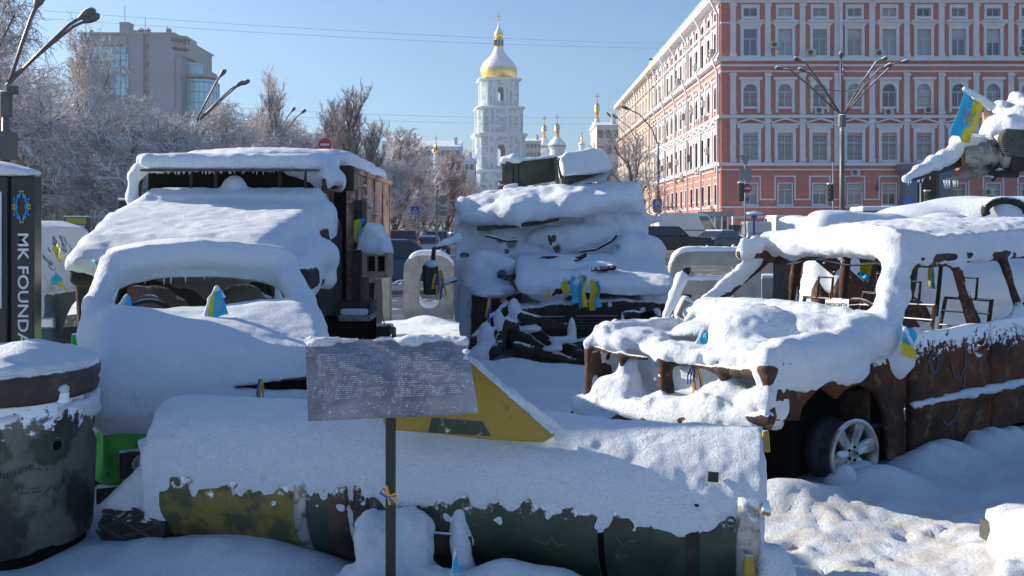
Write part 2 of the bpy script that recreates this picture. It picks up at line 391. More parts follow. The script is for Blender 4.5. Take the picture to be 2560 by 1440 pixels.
# ---------------------------------------------------------------- setting: ground, road, pavements
def sstep(t): t = np.clip(t, 0, 1); return t*t*(3-2*t)
def gz(x, y):
    """street level: it falls a little towards the tower"""
    return -0.5*sstep((y-19)/40)*(1-sstep((x-2)/9))
def lattice(xs, ys, s, seed):
    r = np.random.default_rng(seed); L = r.random((int((xs[-1]-xs[0])/s)+3, int((ys[-1]-ys[0])/s)+3))*2-1
    for k, a in ((0, xs), (1, ys)):
        i = (a-a[0])/s; j = i.astype(int); t = i-j; t = t*t*(3-2*t)
        t = t[:, None] if k == 0 else t[None, :]
        L = np.take(L, j, k)*(1-t)+np.take(L, j+1, k)*t
    return L
def grid_mesh(xs, ys, Z, name='ground'):
    X, Y = np.meshgrid(xs, ys, indexing='ij'); n, m = X.shape
    v = np.stack((X, Y, Z), -1).reshape(-1, 3); i = np.arange(n*m).reshape(n, m)
    q = np.stack((i[:-1, :-1], i[1:, :-1], i[1:, 1:], i[:-1, 1:]), -1).reshape(-1, 4)
    me = bpy.data.meshes.new(name); me.vertices.add(len(v)); me.vertices.foreach_set('co', v.astype(np.float32).ravel())
    me.loops.add(q.size); me.polygons.add(len(q)); me.loops.foreach_set('vertex_index', q.astype(np.int32).ravel())
    me.polygons.foreach_set('loop_start', np.arange(0, q.size, 4, dtype=np.int32)); me.polygons.foreach_set('loop_total', np.full(len(q), 4, np.int32))
    me.polygons.foreach_set('use_smooth', np.ones(len(q), bool)); me.update(calc_edges=True); return me
BUMPS = [(-1.55, 5.1, .45, .22, .16), (-1.15, 4.95, .35, .18, .10), (-2.0, 5.9, .5, .3, .08), (-.62, 4.72, .18, .15, .10), (-.05, 4.6, .26, .16, .12), (-.25, 4.62, .3, .12, .07), (.28, 4.55, .2, .15, .10),
         (2.42, 6.55, .3, .22, .14), (1.72, 6.18, .35, .2, .13), (-.1, 11.7, .7, .35, .16), (1.0, 11.6, .8, .3, .06), (-1.45, 17.5, .4, .3, .12), (2.75, 4.75, .4, .2, .08), (2.55, 5.1, .3, .25, .08), (3.0, 5.3, .4, .3, .08), (.6, 10.0, .9, .5, .10), (.3, 8.6, .8, .5, .08)]
def near_ground():
    xs = np.arange(-9, 9, .04); ys = np.arange(3.0, 18.7, .04); X, Y = np.meshgrid(xs, ys, indexing='ij')
    Z = .03+.03*lattice(xs, ys, 1.3, 1)+.018*lattice(xs, ys, .45, 2)+.012*lattice(xs, ys, .17, 3)+.006*lattice(xs, ys, .08, 5)
    tr = sstep((X-1.0)/.5)*sstep((6.1-Y)/.4)                     # the trampled path
    Z += tr*(.014*np.abs(lattice(xs, ys, .10, 4))-.02+.012*lattice(xs, ys, .05, 8))
    for bx, by, sx, sy, h in BUMPS: Z += h*np.exp(-((X-bx)/sx)**2-((Y-by)/sy)**2)*(1+.25*lattice(xs, ys, .22, 9))
    rp = random.Random(12)
    for i in range(70):
        fx, fy, fa = rp.uniform(.9, 3.6), rp.uniform(4.4, 6.2), rp.gauss(1.2, .5); c_, s_ = math.cos(fa), math.sin(fa); dx, dy = X-fx, Y-fy; a_, b_ = dx*c_+dy*s_, -dx*s_+dy*c_
        q = (a_/.13)**2+(b_/.05)**2; Z += -.014*np.exp(-q**2)+.006*np.exp(-((np.sqrt(q)-1.35)/.3)**2)
    # bank of fallen snow along the burnt car's side
    u = (X-1.66)*.79+(Y-6.2)*.613; v = -(X-1.66)*.613+(Y-6.2)*.79
    Z += .145*sstep((u-1.05)/.4)*np.exp(-((v+.06)/.22)**2)*(.75+.5*lattice(xs, ys, .3, 6)+.2*lattice(xs, ys, .12, 7))
    Z -= .12*sstep((Y-18.1)/.5)
    Z -= .14*sstep((Y-13.6)/.9)*sstep((-5.0-X)/.8)
    return grid_mesh(xs, ys, Z)
gm = near_ground()
m = mat('trampled_snow', SNOWC, .6, bump=[(14, .5, .025), (45, 1.0, .02), (120, 1.0, .010)])
T = m.node_tree; N = T.nodes.new; b_ = T.nodes['Principled BSDF']
pos = N('ShaderNodeNewGeometry'); sp = N('ShaderNodeSeparateXYZ'); T.links.new(pos.outputs[0], sp.inputs[0])
def mr(sock, a, c):
    n = N('ShaderNodeMapRange'); n.interpolation_type = 'SMOOTHSTEP'; n.inputs[1].default_value = a; n.inputs[2].default_value = c; T.links.new(sock, n.inputs[0]); return n.outputs[0]
n1 = N('ShaderNodeTexNoise'); n1.inputs['Scale'].default_value = 5; n1.inputs['Detail'].default_value = 8; n1.inputs['Roughness'].default_value = .7; T.links.new(pos.outputs[0], n1.inputs[0])
fa = mr(sp.outputs[0], .9, 1.5); fb = mr(sp.outputs[1], 6.3, 5.9); fc = mr(n1.outputs[0], .42, .62)
q = N('ShaderNodeMath'); q.operation = 'MULTIPLY'; T.links.new(fa, q.inputs[0]); T.links.new(fb, q.inputs[1])
q2 = N('ShaderNodeMath'); q2.operation = 'MULTIPLY'; T.links.new(q.outputs[0], q2.inputs[0]); T.links.new(fc, q2.inputs[1])
mx = N('ShaderNodeMix'); mx.data_type = 'RGBA'; mx.inputs[6].default_value = (*SNOWC, 1); mx.inputs[7].default_value = (.77, .74, .70, 1); T.links.new(q2.outputs[0], mx.inputs[0]); T.links.new(mx.outputs[2], b_.inputs['Base Color'])
tag(obj('snow_ground', gm, m), kind='structure')
xs = np.concatenate((np.arange(-140, -40, 10), np.arange(-40, 60, 2), np.arange(60, 141, 10))).astype(float); ys = np.concatenate((np.arange(2, 110, 2), np.arange(110, 420, 10))).astype(float)
X, Y = np.meshgrid(xs, ys, indexing='ij'); tag(obj('road', grid_mesh(xs, ys, gz(X, Y)-.03), M['asphalt']), kind='structure')
mb = MB(); mb.bb(-2500, 2500, -300, 4000, -1.2, -.6); tag(mb.build('far_ground', M['snow_far']), kind='structure')
mb = MB(); mb.bb(-130, -10.5, 33, 330, -.55, .06); tag(mb.build('park_ground', M['snow_far']), kind='structure')
mb = MB(); mb.bb(7.0, 140, 86, 94.2, -.4, .12); tag(mb.build('pavement', M['snow_far']), kind='structure')
mb = MB(); mb.bb(17.2, 19.6, 94.2, 190, -.5, .1); tag(mb.build('pavement', M['snow_far']), kind='structure')
mb = MB()
for i in range(7): mb.bb(-9.2+i*1.1, -8.7+i*1.1, 74, 78, -.525, -.515)
tag(mb.build('crossing_stripes', M['white']), kind='structure')
# ---------------------------------------------------------------- buildings
def arch_pts(w, h, n=10):
    """top half-round outline (x from -w/2 to w/2, rising from h - w/2 to h)"""
    r = w/2; return [(-r*math.cos(math.pi*i/n), h-r+r*math.sin(math.pi*i/n)) for i in range(n+1)]
def holed_wall(mb, O, A, N, w, h, holes, depth=.35):
    """wall in the plane O + a*A + z; rectangular openings with reveals going against N"""
    O, A, N = [np.array(q, float) for q in (O, A, N)]; Z = np.array((0, 0, 1.))
    ua = sorted({0, w, *[q for hh in holes for q in hh[:2]]}); uz = sorted({0, h, *[q for hh in holes for q in hh[2:]]})
    pt = lambda a, z, d=0: O+a*A+z*Z-d*N
    for i in range(len(ua)-1):
        for j in range(len(uz)-1):
            ca, cz = (ua[i]+ua[i+1])/2, (uz[j]+uz[j+1])/2
            if any(q[0] < ca < q[1] and q[2] < cz < q[3] for q in holes): continue
            mb.quad(pt(ua[i], uz[j]), pt(ua[i+1], uz[j]), pt(ua[i+1], uz[j+1]), pt(ua[i], uz[j+1]))
    for a0, a1, z0, z1 in holes:
        mb.quad(pt(a0, z0), pt(a1, z0), pt(a1, z0, depth), pt(a0, z0, depth)); mb.quad(pt(a0, z1), pt(a1, z1), pt(a1, z1, depth), pt(a0, z1, depth))
        mb.quad(pt(a0, z0), pt(a0, z1), pt(a0, z1, depth), pt(a0, z0, depth)); mb.quad(pt(a1, z0), pt(a1, z1), pt(a1, z1, depth), pt(a1, z0, depth))
# window templates in a local frame: x across, -y outwards, z up from the sill
def window_kit(w, h, kind):
    fr, pa, su, bl = MB(), MB(), MB(), None
    pa.bb(-w/2, w/2, .26, .29, 0, h)
    t = .07
    fr.bb(-w/2, -w/2+t, .16, .25, 0, h); fr.bb(w/2-t, w/2, .16, .25, 0, h); fr.bb(-w/2+t, w/2-t, .165, .25, 0, t); fr.bb(-w/2+t, w/2-t, .165, .25, h-t, h)
    if kind == 'attic': fr.bb(-.035, .035, .17, .25, t, h-t)
    else:
        zt = h*.64 if kind != 'ground' else h*.72
        fr.bb(-w/2+t, w/2-t, .172, .25, zt-.04, zt+.04); fr.bb(-.04, .04, .17, .25, t, zt-.04)
        if kind == 'second': fr.bb(-.03, .03, .17, .25, zt+.04, h-t)
    s = .22
    if kind == 'attic':
        su.bb(-w/2-s, -w/2-.002, -.08, .05, -.55, h+.35); su.bb(w/2+.002, w/2+s, -.08, .05, -.55, h+.35); su.bb(-w/2, w/2, -.07, .05, h+.002, h+.35); su.bb(-w/2, w/2, -.07, .05, -.25, -.002)
    elif kind == 'fourth':
        su.bb(-w/2-.28, -w/2-.002, -.10, .05, -.15, h+.3); su.bb(w/2+.002, w/2+.28, -.10, .05, -.15, h+.3); su.bb(-w/2, w/2, -.09, .05, h+.002, h+.3)
        su.bb(-w/2-.42, w/2+.42, -.13, .05, h+.303, h+.62); su.bb(-w/2-.55, w/2+.55, -.42, .05, h+.623, h+.80); su.bb(-w/2-.1, w/2+.1, -.2, .05, -.17, -.002)
    elif kind == 'arch':
        pts = arch_pts(w, h)
        su.prism([(-w/2-.02, h+.03), (-w/2-.02, h-w/2)]+pts[1:6]+[(0, h+.03)], (0, 0, 0), (1, 0, 0), (0, 0, 1), (0, -1, 0), -.2, .098)
        su.prism([(0, h+.03)]+pts[5:-1]+[(w/2+.02, h-w/2), (w/2+.02, h+.03)], (0, 0, 0), (1, 0, 0), (0, 0, 1), (0, -1, 0), -.2, .098)
        su.bb(-w/2-.26, -w/2-.021, -.10, .05, -.55, h+.35); su.bb(w/2+.021, w/2+.26, -.10, .05, -.55, h+.35); su.bb(-w/2-.02, w/2+.02, -.095, .05, h+.031, h+.35)
        su.bb(-w/2-.45, w/2+.45, -.3, .05, h+.353, h+.6); su.bb(-w/2, w/2, -.15, .05, -.2, -.002)
    elif kind == 'second':
        su.bb(-w/2-.30, -w/2-.002, -.10, .05, -.15, h+.42); su.bb(w/2+.002, w/2+.30, -.10, .05, -.15, h+.42); su.bb(-w/2, w/2, -.095, .05, h+.002, h+.42)
        su.bb(-w/2-.52, w/2+.52, -.14, .05, h+.423, h+.72); W2 = w/2+.62
        su.bb(-W2, W2, -.3, .05, h+.723, h+.85)
        for sg in (-1, 1): su.prism([(0, h+1.25), (0, h+1.40), (sg*W2, h+1.0), (sg*W2, h+.853)], (0, 0, 0), (1, 0, 0), (0, 0, 1), (0, -1, 0), -.04, .34)
        su.bb(-w/2, w/2, -.2, .05, -.18, -.002)
    elif kind == 'ground':
        su.bb(-w/2-.1, -w/2-.002, -.04, .05, 0, h+.1); su.bb(w/2+.002, w/2+.1, -.04, .05, 0, h+.1); su.bb(-w/2, w/2, -.04, .05, h+.002, h+.1); su.bb(-w/2-.15, w/2+.15, -.14, .05, -.12, -.002)
    return fr.mesh('window'), pa.mesh('pane'), su.mesh('surround')
ROWS = [('attic', 1.3, 21.66, .80), ('fourth', 1.32, 17.92, 2.55), ('arch', 1.28, 13.05, 2.2), ('second', 1.42, 7.92, 2.66), ('ground', 1.28, 3.72, 2.0)]
KITS = {r[0]: window_kit(r[1], r[3], r[0]) for r in ROWS}
for k in KITS.values():
    k[0].materials.append(M['wframe']); k[1].materials.append(M['pane']); k[2].materials.append(M['trim'])
KITS_T = {k: (v[0], v[1], v[2].copy()) for k, v in KITS.items()}
for v in KITS_T.values(): v[2].materials.clear(); v[2].materials.append(M['trim_tan'])
blind_me = {}
def put_window(kind, kits, p, rz, parent, blind=0.0, surround=True):
    fm, pm, sm = kits[kind]; w_, h_ = [(r[1], r[3]) for r in ROWS if r[0] == kind][0]
    o = bpy.data.objects.new('window', fm); COL.objects.link(o); o.parent = parent
    o.location = Vector(p)-parent.location; o.rotation_euler = (0, 0, rz)
    a = bpy.data.objects.new('pane', pm); COL.objects.link(a); a.parent = o
    if surround: a = bpy.data.objects.new('surround', sm); COL.objects.link(a); a.parent = o
    if blind > 0:
        key = (kind, round(blind, 1))
        if key not in blind_me:
            mb = MB(); mb.bb(-w_/2+.075, w_/2-.075, .252, .258, h_*(1-blind), h_-.075); blind_me[key] = mb.mesh('blind'); blind_me[key].materials.append(M['blind'])
        a = bpy.data.objects.new('blind', blind_me[key]); COL.objects.link(a); a.parent = o
def ac_mesh():
    mb = MB(); mb.bb(-.42, .42, -.42, -.06, 0, .62); mb.bb(-.36, -.32, -.3, 0, -.12, -.001); mb.bb(.32, .36, -.3, 0, -.12, -.001)
    me = mb.mesh('air_conditioner'); me.materials.append(M['white_ac'])
    fb = MB(); fb.lathe([(.24, 0), (.24, .02), (.2, .03), (.05, .03), (0, .035)], (-.1, -.421, .31), 14, Rx(rad(90))); f = fb.mesh('fan_grille', True); f.materials.append(M['steel']); return me, f
M['white_ac'] = mat('beige_casing', (.52, .50, .46), .6, snow=(.6, .1, 8, .3))
AC = ac_mesh()
def put_ac(p, rz, parent):
    o = bpy.data.objects.new('air_conditioner', AC[0]); COL.objects.link(o); o.parent = parent; o.location = Vector(p)-parent.location; o.rotation_euler = (0, 0, rz)
    f = bpy.data.objects.new('fan_grille', AC[1]); COL.objects.link(f); f.parent = o
def facade_bits(O, A, N, us, w, parent, plaster, trim, H=23.3, ground_outline=True, pil=True):
    """wall with openings, pilasters, cornices, ground-floor banding"""
    O, A, N = [np.array(q, float) for q in (O, A, N)]; Z = np.array((0, 0, 1.))
    holes = []
    for u in us:
        for kind, ww, z0, hh in ROWS: holes.append((u-ww/2, u+ww/2, z0, z0+hh))
    mb = MB(); holed_wall(mb, O, A, N, w, H, holes); mb.build('facade_wall', plaster, parent, recalc=False)
    def slab(name, u0, u1, z0, z1, d):
        b = MB(); b.prism([(u0, z0), (u1, z0), (u1, z1), (u0, z1)], O, A, Z, N, .0, d); b.build(name, trim, parent)
    for z0, z1, d in ((22.95, 23.3, .12), (23.302, 24.0, .95), (20.98, 21.14, .06), (17.38, 17.76, .55), (16.9, 17.1, .12), (16.35, 16.5, .08), (11.95, 12.25, .3), (7.42, 7.72, .28), (7.0, 7.12, .1), (3.4, 3.55, .12)):
        slab('cornice', -d if N[1] < -.5 else .002, w, z0, z1, d)
    if pil:
        gaps = [(a+b)/2 for a, b in zip(us[:-1], us[1:])]; gaps = [us[0]-(us[1]-us[0])/2]+gaps+[us[-1]+(us[1]-us[0])/2]
        for g in gaps:
            b = MB()
            for z0, z1 in ((17.8, 22.94), (12.28, 16.3), (7.75, 11.93)):
                b.prism([(g-.26, z0), (g+.26, z0), (g+.26, z1), (g-.26, z1)], O, A, Z, N, 0, .14)
                b.prism([(g-.34, z1-.35), (g+.34, z1-.35), (g+.34, z1-.1), (g-.34, z1-.1)], O, A, Z, N, .141, .25)
                b.prism([(g-.32, z0+.05), (g+.32, z0+.05), (g+.32, z0+.35), (g-.32, z0+.35)], O, A, Z, N, .141, .2)
            b.build('pilaster', trim, parent)
    if ground_outline:
        b = MB(); t = .13
        for i, u in enumerate(us):
            l, r_, zl, zh = u-1.02, u+1.02, 4.15, 6.35
            b.prism([(l, zh), (r_, zh), (r_, zh+t), (l, zh+t)], O, A, Z, N, 0, .06)
            for e in (l, r_-t): b.prism([(e, zl), (e+t, zl), (e+t, zh-.002), (e, zh-.002)], O, A, Z, N, 0, .06)
            if i+1 < len(us): n0 = us[i+1]-1.02; b.prism([(r_, zl), (n0, zl), (n0, zl+t), (r_, zl+t)], O, A, Z, N, 0, .06)
        b.build('key_band', trim, parent)
PB = thing('corner_building', 'large pink and white four storey corner building with attic, snow on its cornices', 'building', (19.95, 95, 0))
US = [2.78+3.31*i for i in range(14)]
facade_bits((19.95, 95, 0), (1, 0, 0), (0, -1, 0), US, 50, PB, M['plaster'], M['trim'])
rr = random.Random(3)
for i, u in enumerate(US[:9]):
    for kind, ww, z0, hh in ROWS:
        if kind == 'ground' and i in (5,): continue
        put_window(kind, KITS, (19.95+u, 95, z0), 0, PB, blind=rr.choice((.0, .0, .0, .3, .5)) if kind in ('fourth', 'ground') else (.1 if kind == 'second' else 0))
for u, z in ((5.25-.2, 18.6), (8.5, 17.85), (15.0, 17.8), (9.3, 12.35), (15.9, 12.2), (19.7, 12.4), (28.6, 18.2), (12.7, 6.45), (25.4, 4.6)): put_ac((19.95+u, 94.99, z), 0, PB)
# ground floor rustication lines, plinth, portal, plaques, flags
b = MB(); 
for z in (4.4, 5.0, 5.6, 6.2, 6.75): b.prism([(0, z), (50, z), (50, z+.05), (0, z+.05)], (19.95, 95, 0), (1, 0, 0), (0, 0, 1), (0, -1, 0), 0, .008)
for z in (8.6, 9.4, 10.2, 11, 13.2, 14., 14.8): b.prism([(0, z), (50, z), (50, z+.045), (0, z+.045)], (19.95, 95, 0), (1, 0, 0), (0, 0, 1), (0, -1, 0), 0, .007)
b.build('rustication', mat('plaster_joint', (.36, .14, .11), .9), PB)
b = MB(); b.bb(19.95, 70, 94.9, 95, -.5, 3.38); b.build('plinth', M['plaster'], PB)
b = MB(); b.bb(36.9, 38.1, 93.6, 94.9, 0, 6.9); b.bb(40.2, 41.4, 93.6, 94.9, 0, 6.9); b.bb(36.5, 41.8, 93.3, 94.9, 6.903, 7.5); b.build('portal', M['stone'], PB)
b = MB(); b.bb(38.1, 40.2, 94.4, 94.6, 0, 6.8); b.build('door', M['void'], PB)
for x in (37.2, 40.6): b = MB(); b.bb(x-.45, x+.45, 93.55, 93.6, 3.4, 4.3); b.build('plaque', M['signblue'], PB)
b = MB(); b.bb(20.5, 28.5, 92.5, 93.0, 0, .5); b.bb(20.5, 28.5, 92.5, 93.0, 2.4, 2.62); b.bb(20.5, 20.7, 92.6, 92.9, .5, 2.4); b.bb(28.3, 28.5, 92.6, 92.9, .5, 2.4); b.build('railing_ledge', M['trim'], PB)
b = MB(); b.bb(19.96, 70, 95.01, 96, 24.003, 24.8); b.build('parapet', M['trim'], PB)
b = MB(); b.bb(31.15, 31.4, 94.55, 94.8, .5, 23); b.build('drainpipe', M['trim'], PB)
b = MB(); b.bb(49.2, 49.45, 94.55, 94.8, .5, 23); b.build('drainpipe', M['trim'], PB)
UW = [2.4+3.3*i for i in range(13)]
facade_bits((19.95, 95, 0), (0, 1, 0), (-1, 0, 0), UW, 43.2, PB, M['plaster'], M['trim'])
for u in UW:
    for kind, ww, z0, hh in ROWS: put_window(kind, KITS, (19.95, 95+u, z0), rad(-90), PB, blind=.0)
for i in range(34):
    u = UW[i % 13]+rr.choice((-1.15, 0, 1.15)); z = rr.choice((17.85, 18.5, 12.3, 12.35, 7.2, 6.9, 9.0, 14, 3.0)); put_ac((19.94, 95+u, z), rad(-90), PB)
for u in (.4, 8.9, 17.0, 25.3, 33.4, 41.5):
    b = MB(); x = 19.95
    b.tube([(x-.95, 95+u, 23.9), (x-.9, 95+u, 23.2), (x-.3, 95+u, 22.0), (x-.3, 95+u, 18.3), (x-.75, 95+u, 17.6), (x-.3, 95+u, 16.4), (x-.25, 95+u, .2)], .13, 6); b.build('drainpipe', M['trim'], PB, smooth=True)
b = MB(); b.prism([(0, 24.0), (0, 24.1), (7, 27.2), (7, 24.0)], (19.3, 95.2, 0), (1, 0, 0), (0, 0, 1), (0, 1, 0), 0, 43); b.build('roof', M['snow_far'], PB)
b = MB(); b.bb(19.99, 60, 95.4, 138, 0, 23.9); b.build('core', M['void'], PB)
b = MB(); b.prism([(0, 24.02), (.35, 24.12), (.35, 24.3), (0, 24.2)], (18.95, 95, 0), (1, 0, 0), (0, 0, 1), (0, 1, 0), 0, 43); b.build('gutter', M['dome_green'], PB)
# second house of the street, tan
TB = thing('street_building', 'long tan and cream four storey house beyond the pink corner building along the street', 'building', (19.95, 138.3, 0))
UT = [2.0+3.3*i for i in range(14)]
facade_bits((19.95, 138.3, 0), (0, 1, 0), (-1, 0, 0), UT, 47.5, TB, M['plaster_tan'], M['trim_tan'], ground_outline=False)
for u in UT:
    for kind, ww, z0, hh in ROWS: put_window(kind, KITS_T, (19.95, 138.3+u, z0), rad(-90), TB)
for i in range(16): put_ac((19.94, 138.3+UT[i % 14]+rr.choice((-1.1, 1.1)), rr.choice((17.9, 12.4, 7.4, 9.2, 5))), rad(-90), TB)
b = MB(); b.bb(20.0, 40, 138.4, 185.8, 0, 24); b.prism([(0, 24.05), (7, 27), (14, 24.05)], (19.2, 138.4, 0), (1, 0, 0), (0, 0, 1), (0, 1, 0), 0, 47); b.build('roof', M['snow_far'], TB)
for u in (4, 20, 36): b = MB(); b.tube([(19.0, 138.3+u, 23.9), (19.6, 138.3+u, 22), (19.65, 138.3+u, .2)], .13, 6); b.build('drainpipe', M['trim_tan'], TB, smooth=True)
# bell tower
def onion(mb, pts, c, n=32): mb.lathe(pts, c, n)
BT = thing('bell_tower', 'tall turquoise and white bell tower with a golden onion dome and cross under snow', 'tower', (-4.6, 346, 0), rad(7))
k = .1365
def ty(y): return 1.75+(563-y)*k
def chamfered(hw, c):
    return [(-hw+c, -hw), (hw-c, -hw), (hw, -hw+c), (hw, hw-c), (hw-c, hw), (-hw+c, hw), (-hw, hw-c), (-hw, -hw+c)]
def tier(hw, c, z0, z1, hole):
    b = MB(); x0 = hw-c
    hs = [(x0-hole[0]/2, x0+hole[0]/2, hole[1]-z0, hole[2]-z0)] if hole else []
    for R in (0, 1, 2, 3):
        Rm = Rz(R*math.pi/2); O = Rm@np.array((-x0, -hw, z0)); A = Rm@np.array((1., 0, 0)); N_ = Rm@np.array((0, -1., 0))
        holed_wall(b, O, A, N_, 2*x0, z1-z0, hs if R in (0, 2) else [], 1.2)
        p, q = Rm@np.array((x0, -hw, 0)), Rm@np.array((hw, -x0, 0))
        b.quad((p[0], p[1], z0), (q[0], q[1], z0), (q[0], q[1], z1), (p[0], p[1], z1))
    b.build('tier', M['tower_wall'], BT, world=False)
    def pil(*a): t_ = MB(); t_.bb(*a); t_.build('pilaster', M['tower_trim'], BT, world=False)
    for sg in (-1, 1):
        for u in (.97, .62, .36): pil(sg*u*x0-.35, sg*u*x0+.35, -hw-.25, -hw-.002, z0+.4, z1-.6)
        for u in (.97, .5, 0): pil(hw+.002 if sg > 0 else -hw-.25, hw+.25 if sg > 0 else -hw-.002, u*x0-.35, u*x0+.35, z0+.4, z1-.6)
    if hole and hole[2]-hole[1] > 3.2:
        t = MB(); w_, a0, a1 = hole; pts = arch_pts(w_, a1)
        for half in (pts[1:6], pts[5:-1]):
            sg = -1 if half[0][0] < -.01 and half[0][0] <= half[-1][0] and half[-1][0] < .01 else 1
            poly = ([(-w_/2, a1), (-w_/2, a1-w_/2)]+half+[(0, a1)]) if sg < 0 else ([(0, a1)]+half+[(w_/2, a1-w_/2), (w_/2, a1)])
            t.prism(poly, (0, -hw+.05, 0), (1, 0, 0), (0, 0, 1), (0, -1, 0), -.5, .06); t.prism(poly, (0, hw-.05, 0), (1, 0, 0), (0, 0, 1), (0, 1, 0), -.5, .06)
        t.build('arch_head', M['tower_trim'], BT, world=False)
        for sg in (-1, 1): pil(sg*(w_/2+.3)-.3, sg*(w_/2+.3)+.3, -hw-.2, -hw-.003, a0, a1)
        pil(-w_/2-.7, w_/2+.7, -hw-.5, -hw-.004, a1+.15, a1+.6)
def cornice(hw, c, z0, z1, d):
    b = MB(); p0, p1 = chamfered(hw+.15, c), chamfered(hw+d, c); n = 8
    for pa, pb, za, zb in ((p0, p1, z0, z1-.5), (p1, p1, z1-.5, z1), (p1, chamfered(hw-1.5, c), z1, z1+.5)):
        b.add([(x, y, za) for x, y in pa]+[(x, y, zb) for x, y in pb], [(i, (i+1) % n, n+(i+1) % n, n+i) for i in range(n)])
    b.build('cornice', M['tower_trim'], BT, world=False)
tier(8.9, 1.6, -1, ty(430), (2.2, ty(470), ty(452)))
cornice(8.9, 1.6, ty(432), ty(425), .7)
tier(8.4, 1.6, ty(425), ty(340), (2.7, ty(415), ty(362)))
cornice(8.4, 1.6, ty(343), ty(334), .8)
tier(7.7, 1.5, ty(334), ty(272), None)
b = MB(); b.lathe([(1.35, -.3), (1.35, .05), (.95, .05), (.95, .02), (0, .02)], (0, -7.72, ty(301)), 20, Rx(rad(90))); b.build('round_window', M['tower_trim'], BT, world=False)
b = MB(); b.lathe([(.92, 0), (.92, .08), (0, .08)], (0, -7.75, ty(301)), 20, Rx(rad(90))); b.build('clock_opening', M['glass_b'], BT, world=False)
cornice(7.7, 1.5, ty(273), ty(267), .7)
tier(6.5, 2.1, ty(267), ty(200), (2.1, ty(252), ty(218)))
cornice(6.5, 2.1, ty(201), ty(194), .9)
b = MB(); onion(b, [(5.9, ty(194)), (6.0, ty(191)), (6.35, ty(184)), (6.45, ty(172)), (6.1, ty(160)), (5.2, ty(149)), (4.0, ty(140)), (2.9, ty(132)), (2.2, ty(124)), (1.75, ty(116)), (1.55, ty(112))], (0, 0, 0)); b.build('dome', M['gold_snow'], BT, smooth=True, world=False)
b = MB(); b.lathe([(1.55, ty(112)), (1.55, ty(90)), (1.9, ty(89)), (1.95, ty(88)), (1.4, ty(87))], (0, 0, 0), 16); b.build('lantern', M['gold'], BT, world=False)
b = MB()
for i in range(8): a = i*math.pi/4; b.box((1.5*math.cos(a), 1.5*math.sin(a), ty(100)), (.12, .45, 1.1), Rz(a))
b.build('lantern_opening', M['void'], BT, world=False)
b = MB(); onion(b, [(1.2, ty(88)), (1.45, ty(85)), (1.6, ty(79)), (1.45, ty(73)), (1.0, ty(67)), (.55, ty(61)), (.3, ty(54)), (.12, ty(46))], (0, 0, 0), 20); b.build('cupola', M['gold_snow'], BT, smooth=True, world=False)
b = MB(); b.bb(-.13, .13, -.1, .1, ty(46), ty(22)); b.bb(-.85, .85, -.1, .1, ty(33), ty(31)); b.bb(-.4, .4, -.1, .1, ty(28), ty(26.5)); b.build('cross', M['gold'], BT, world=False)
# cathedral domes behind
CA = thing('cathedral', 'white cathedral with snowy green domes and gilded crosses right of the bell tower', 'church', (30, 430, 0))
def church_dome(px, D, ytop, y_cup, y_neck, y_bulb, y_drum, w, dmat, name='dome'):
    kk = D/F; X = (px-1280)*kk; z = lambda y: HC+(563-y)*kk
    r = w*kk/2
    b = MB(); b.lathe([(r*.85, 0), (r*.85, z(y_drum)), (r*1.0, z(y_drum)+.3), (r*1.02, z(y_drum)+.7)], (X, D, 0), 16); b.build('drum', M['tower_trim'], CA)
    b = MB(); h_ = z(y_neck)-z(y_drum); z0 = z(y_drum)+.7
    b.lathe([(r*.95, z0), (r*1.02, z0+h_*.12), (r*1.0, z0+h_*.3), (r*.78, z0+h_*.5), (r*.5, z0+h_*.68), (r*.34, z0+h_*.85), (r*.3, z(y_neck))], (X, D, 0), 24); b.build(name, dmat, CA, smooth=True)
    b = MB(); b.lathe([(r*.28, z(y_neck)), (r*.28, z(y_cup+ (y_neck-y_cup)*.55)), (r*.38, z(y_cup+(y_neck-y_cup)*.5)), (r*.30, z(y_cup+(y_neck-y_cup)*.47)), (r*.36, z(y_cup+(y_neck-y_cup)*.3)), (r*.28, z(y_cup+(y_neck-y_cup)*.12)), (r*.1, z(y_cup)), (.05, z(y_cup)+.6)], (X, D, 0), 16); b.build('cupola', M['gold'], CA, smooth=True)
    b = MB(); zt, zb = z(ytop), z(y_cup); b.bb(X-.13, X+.13, D-.1, D+.1, zb, zt); hh = zt-zb; b.bb(X-hh*.28, X+hh*.28, D-.1, D+.1, zt-hh*.38, zt-hh*.30); b.bb(X-hh*.14, X+hh*.14, D-.1, D+.1, zt-hh*.18, zt-hh*.12); b.build('cross', M['gold'], CA)
church_dome(1361, 425, 290, 312, 345, 372, 375, 38, M['dome_green']); church_dome(1393, 415, 286, 310, 342, 370, 373, 44, M['dome_green'])
church_dome(1455, 430, 330, 342, 356, 366, 366, 18, M['dome_green'])
church_dome(1493, 430, 232, 258, 298, 330, 338, 38, M['gold_snow'])
b = MB(); b.bb(8, 48, 420, 450, -1, HC+(563-383)*.17); b.build('wall', M['tower_trim'], CA)
SC1 = thing('chapel', 'small golden onion cupola with cross above the snowy roofs left of the bell tower', 'church', (-19, 250, 0))
kk = 250/F; X = (1090-1280)*kk; z = lambda y: HC+(563-y)*kk
b = MB(); b.lathe([(.6, z(386)), (.75, z(384)), (.95, z(383)), (1.15, z(379)), (.95, z(374)), (.4, z(369)), (.3, z(362)), (.08, z(357))], (X, 250, 0), 16); b.build('cupola', M['gold'], SC1, smooth=True)
b = MB(); b.bb(X-.08, X+.08, 249.9, 250.1, z(357), z(338)); b.bb(X-.5, X+.5, 249.9, 250.1, z(347), z(345.5)); b.build('cross', M['gold'], SC1)
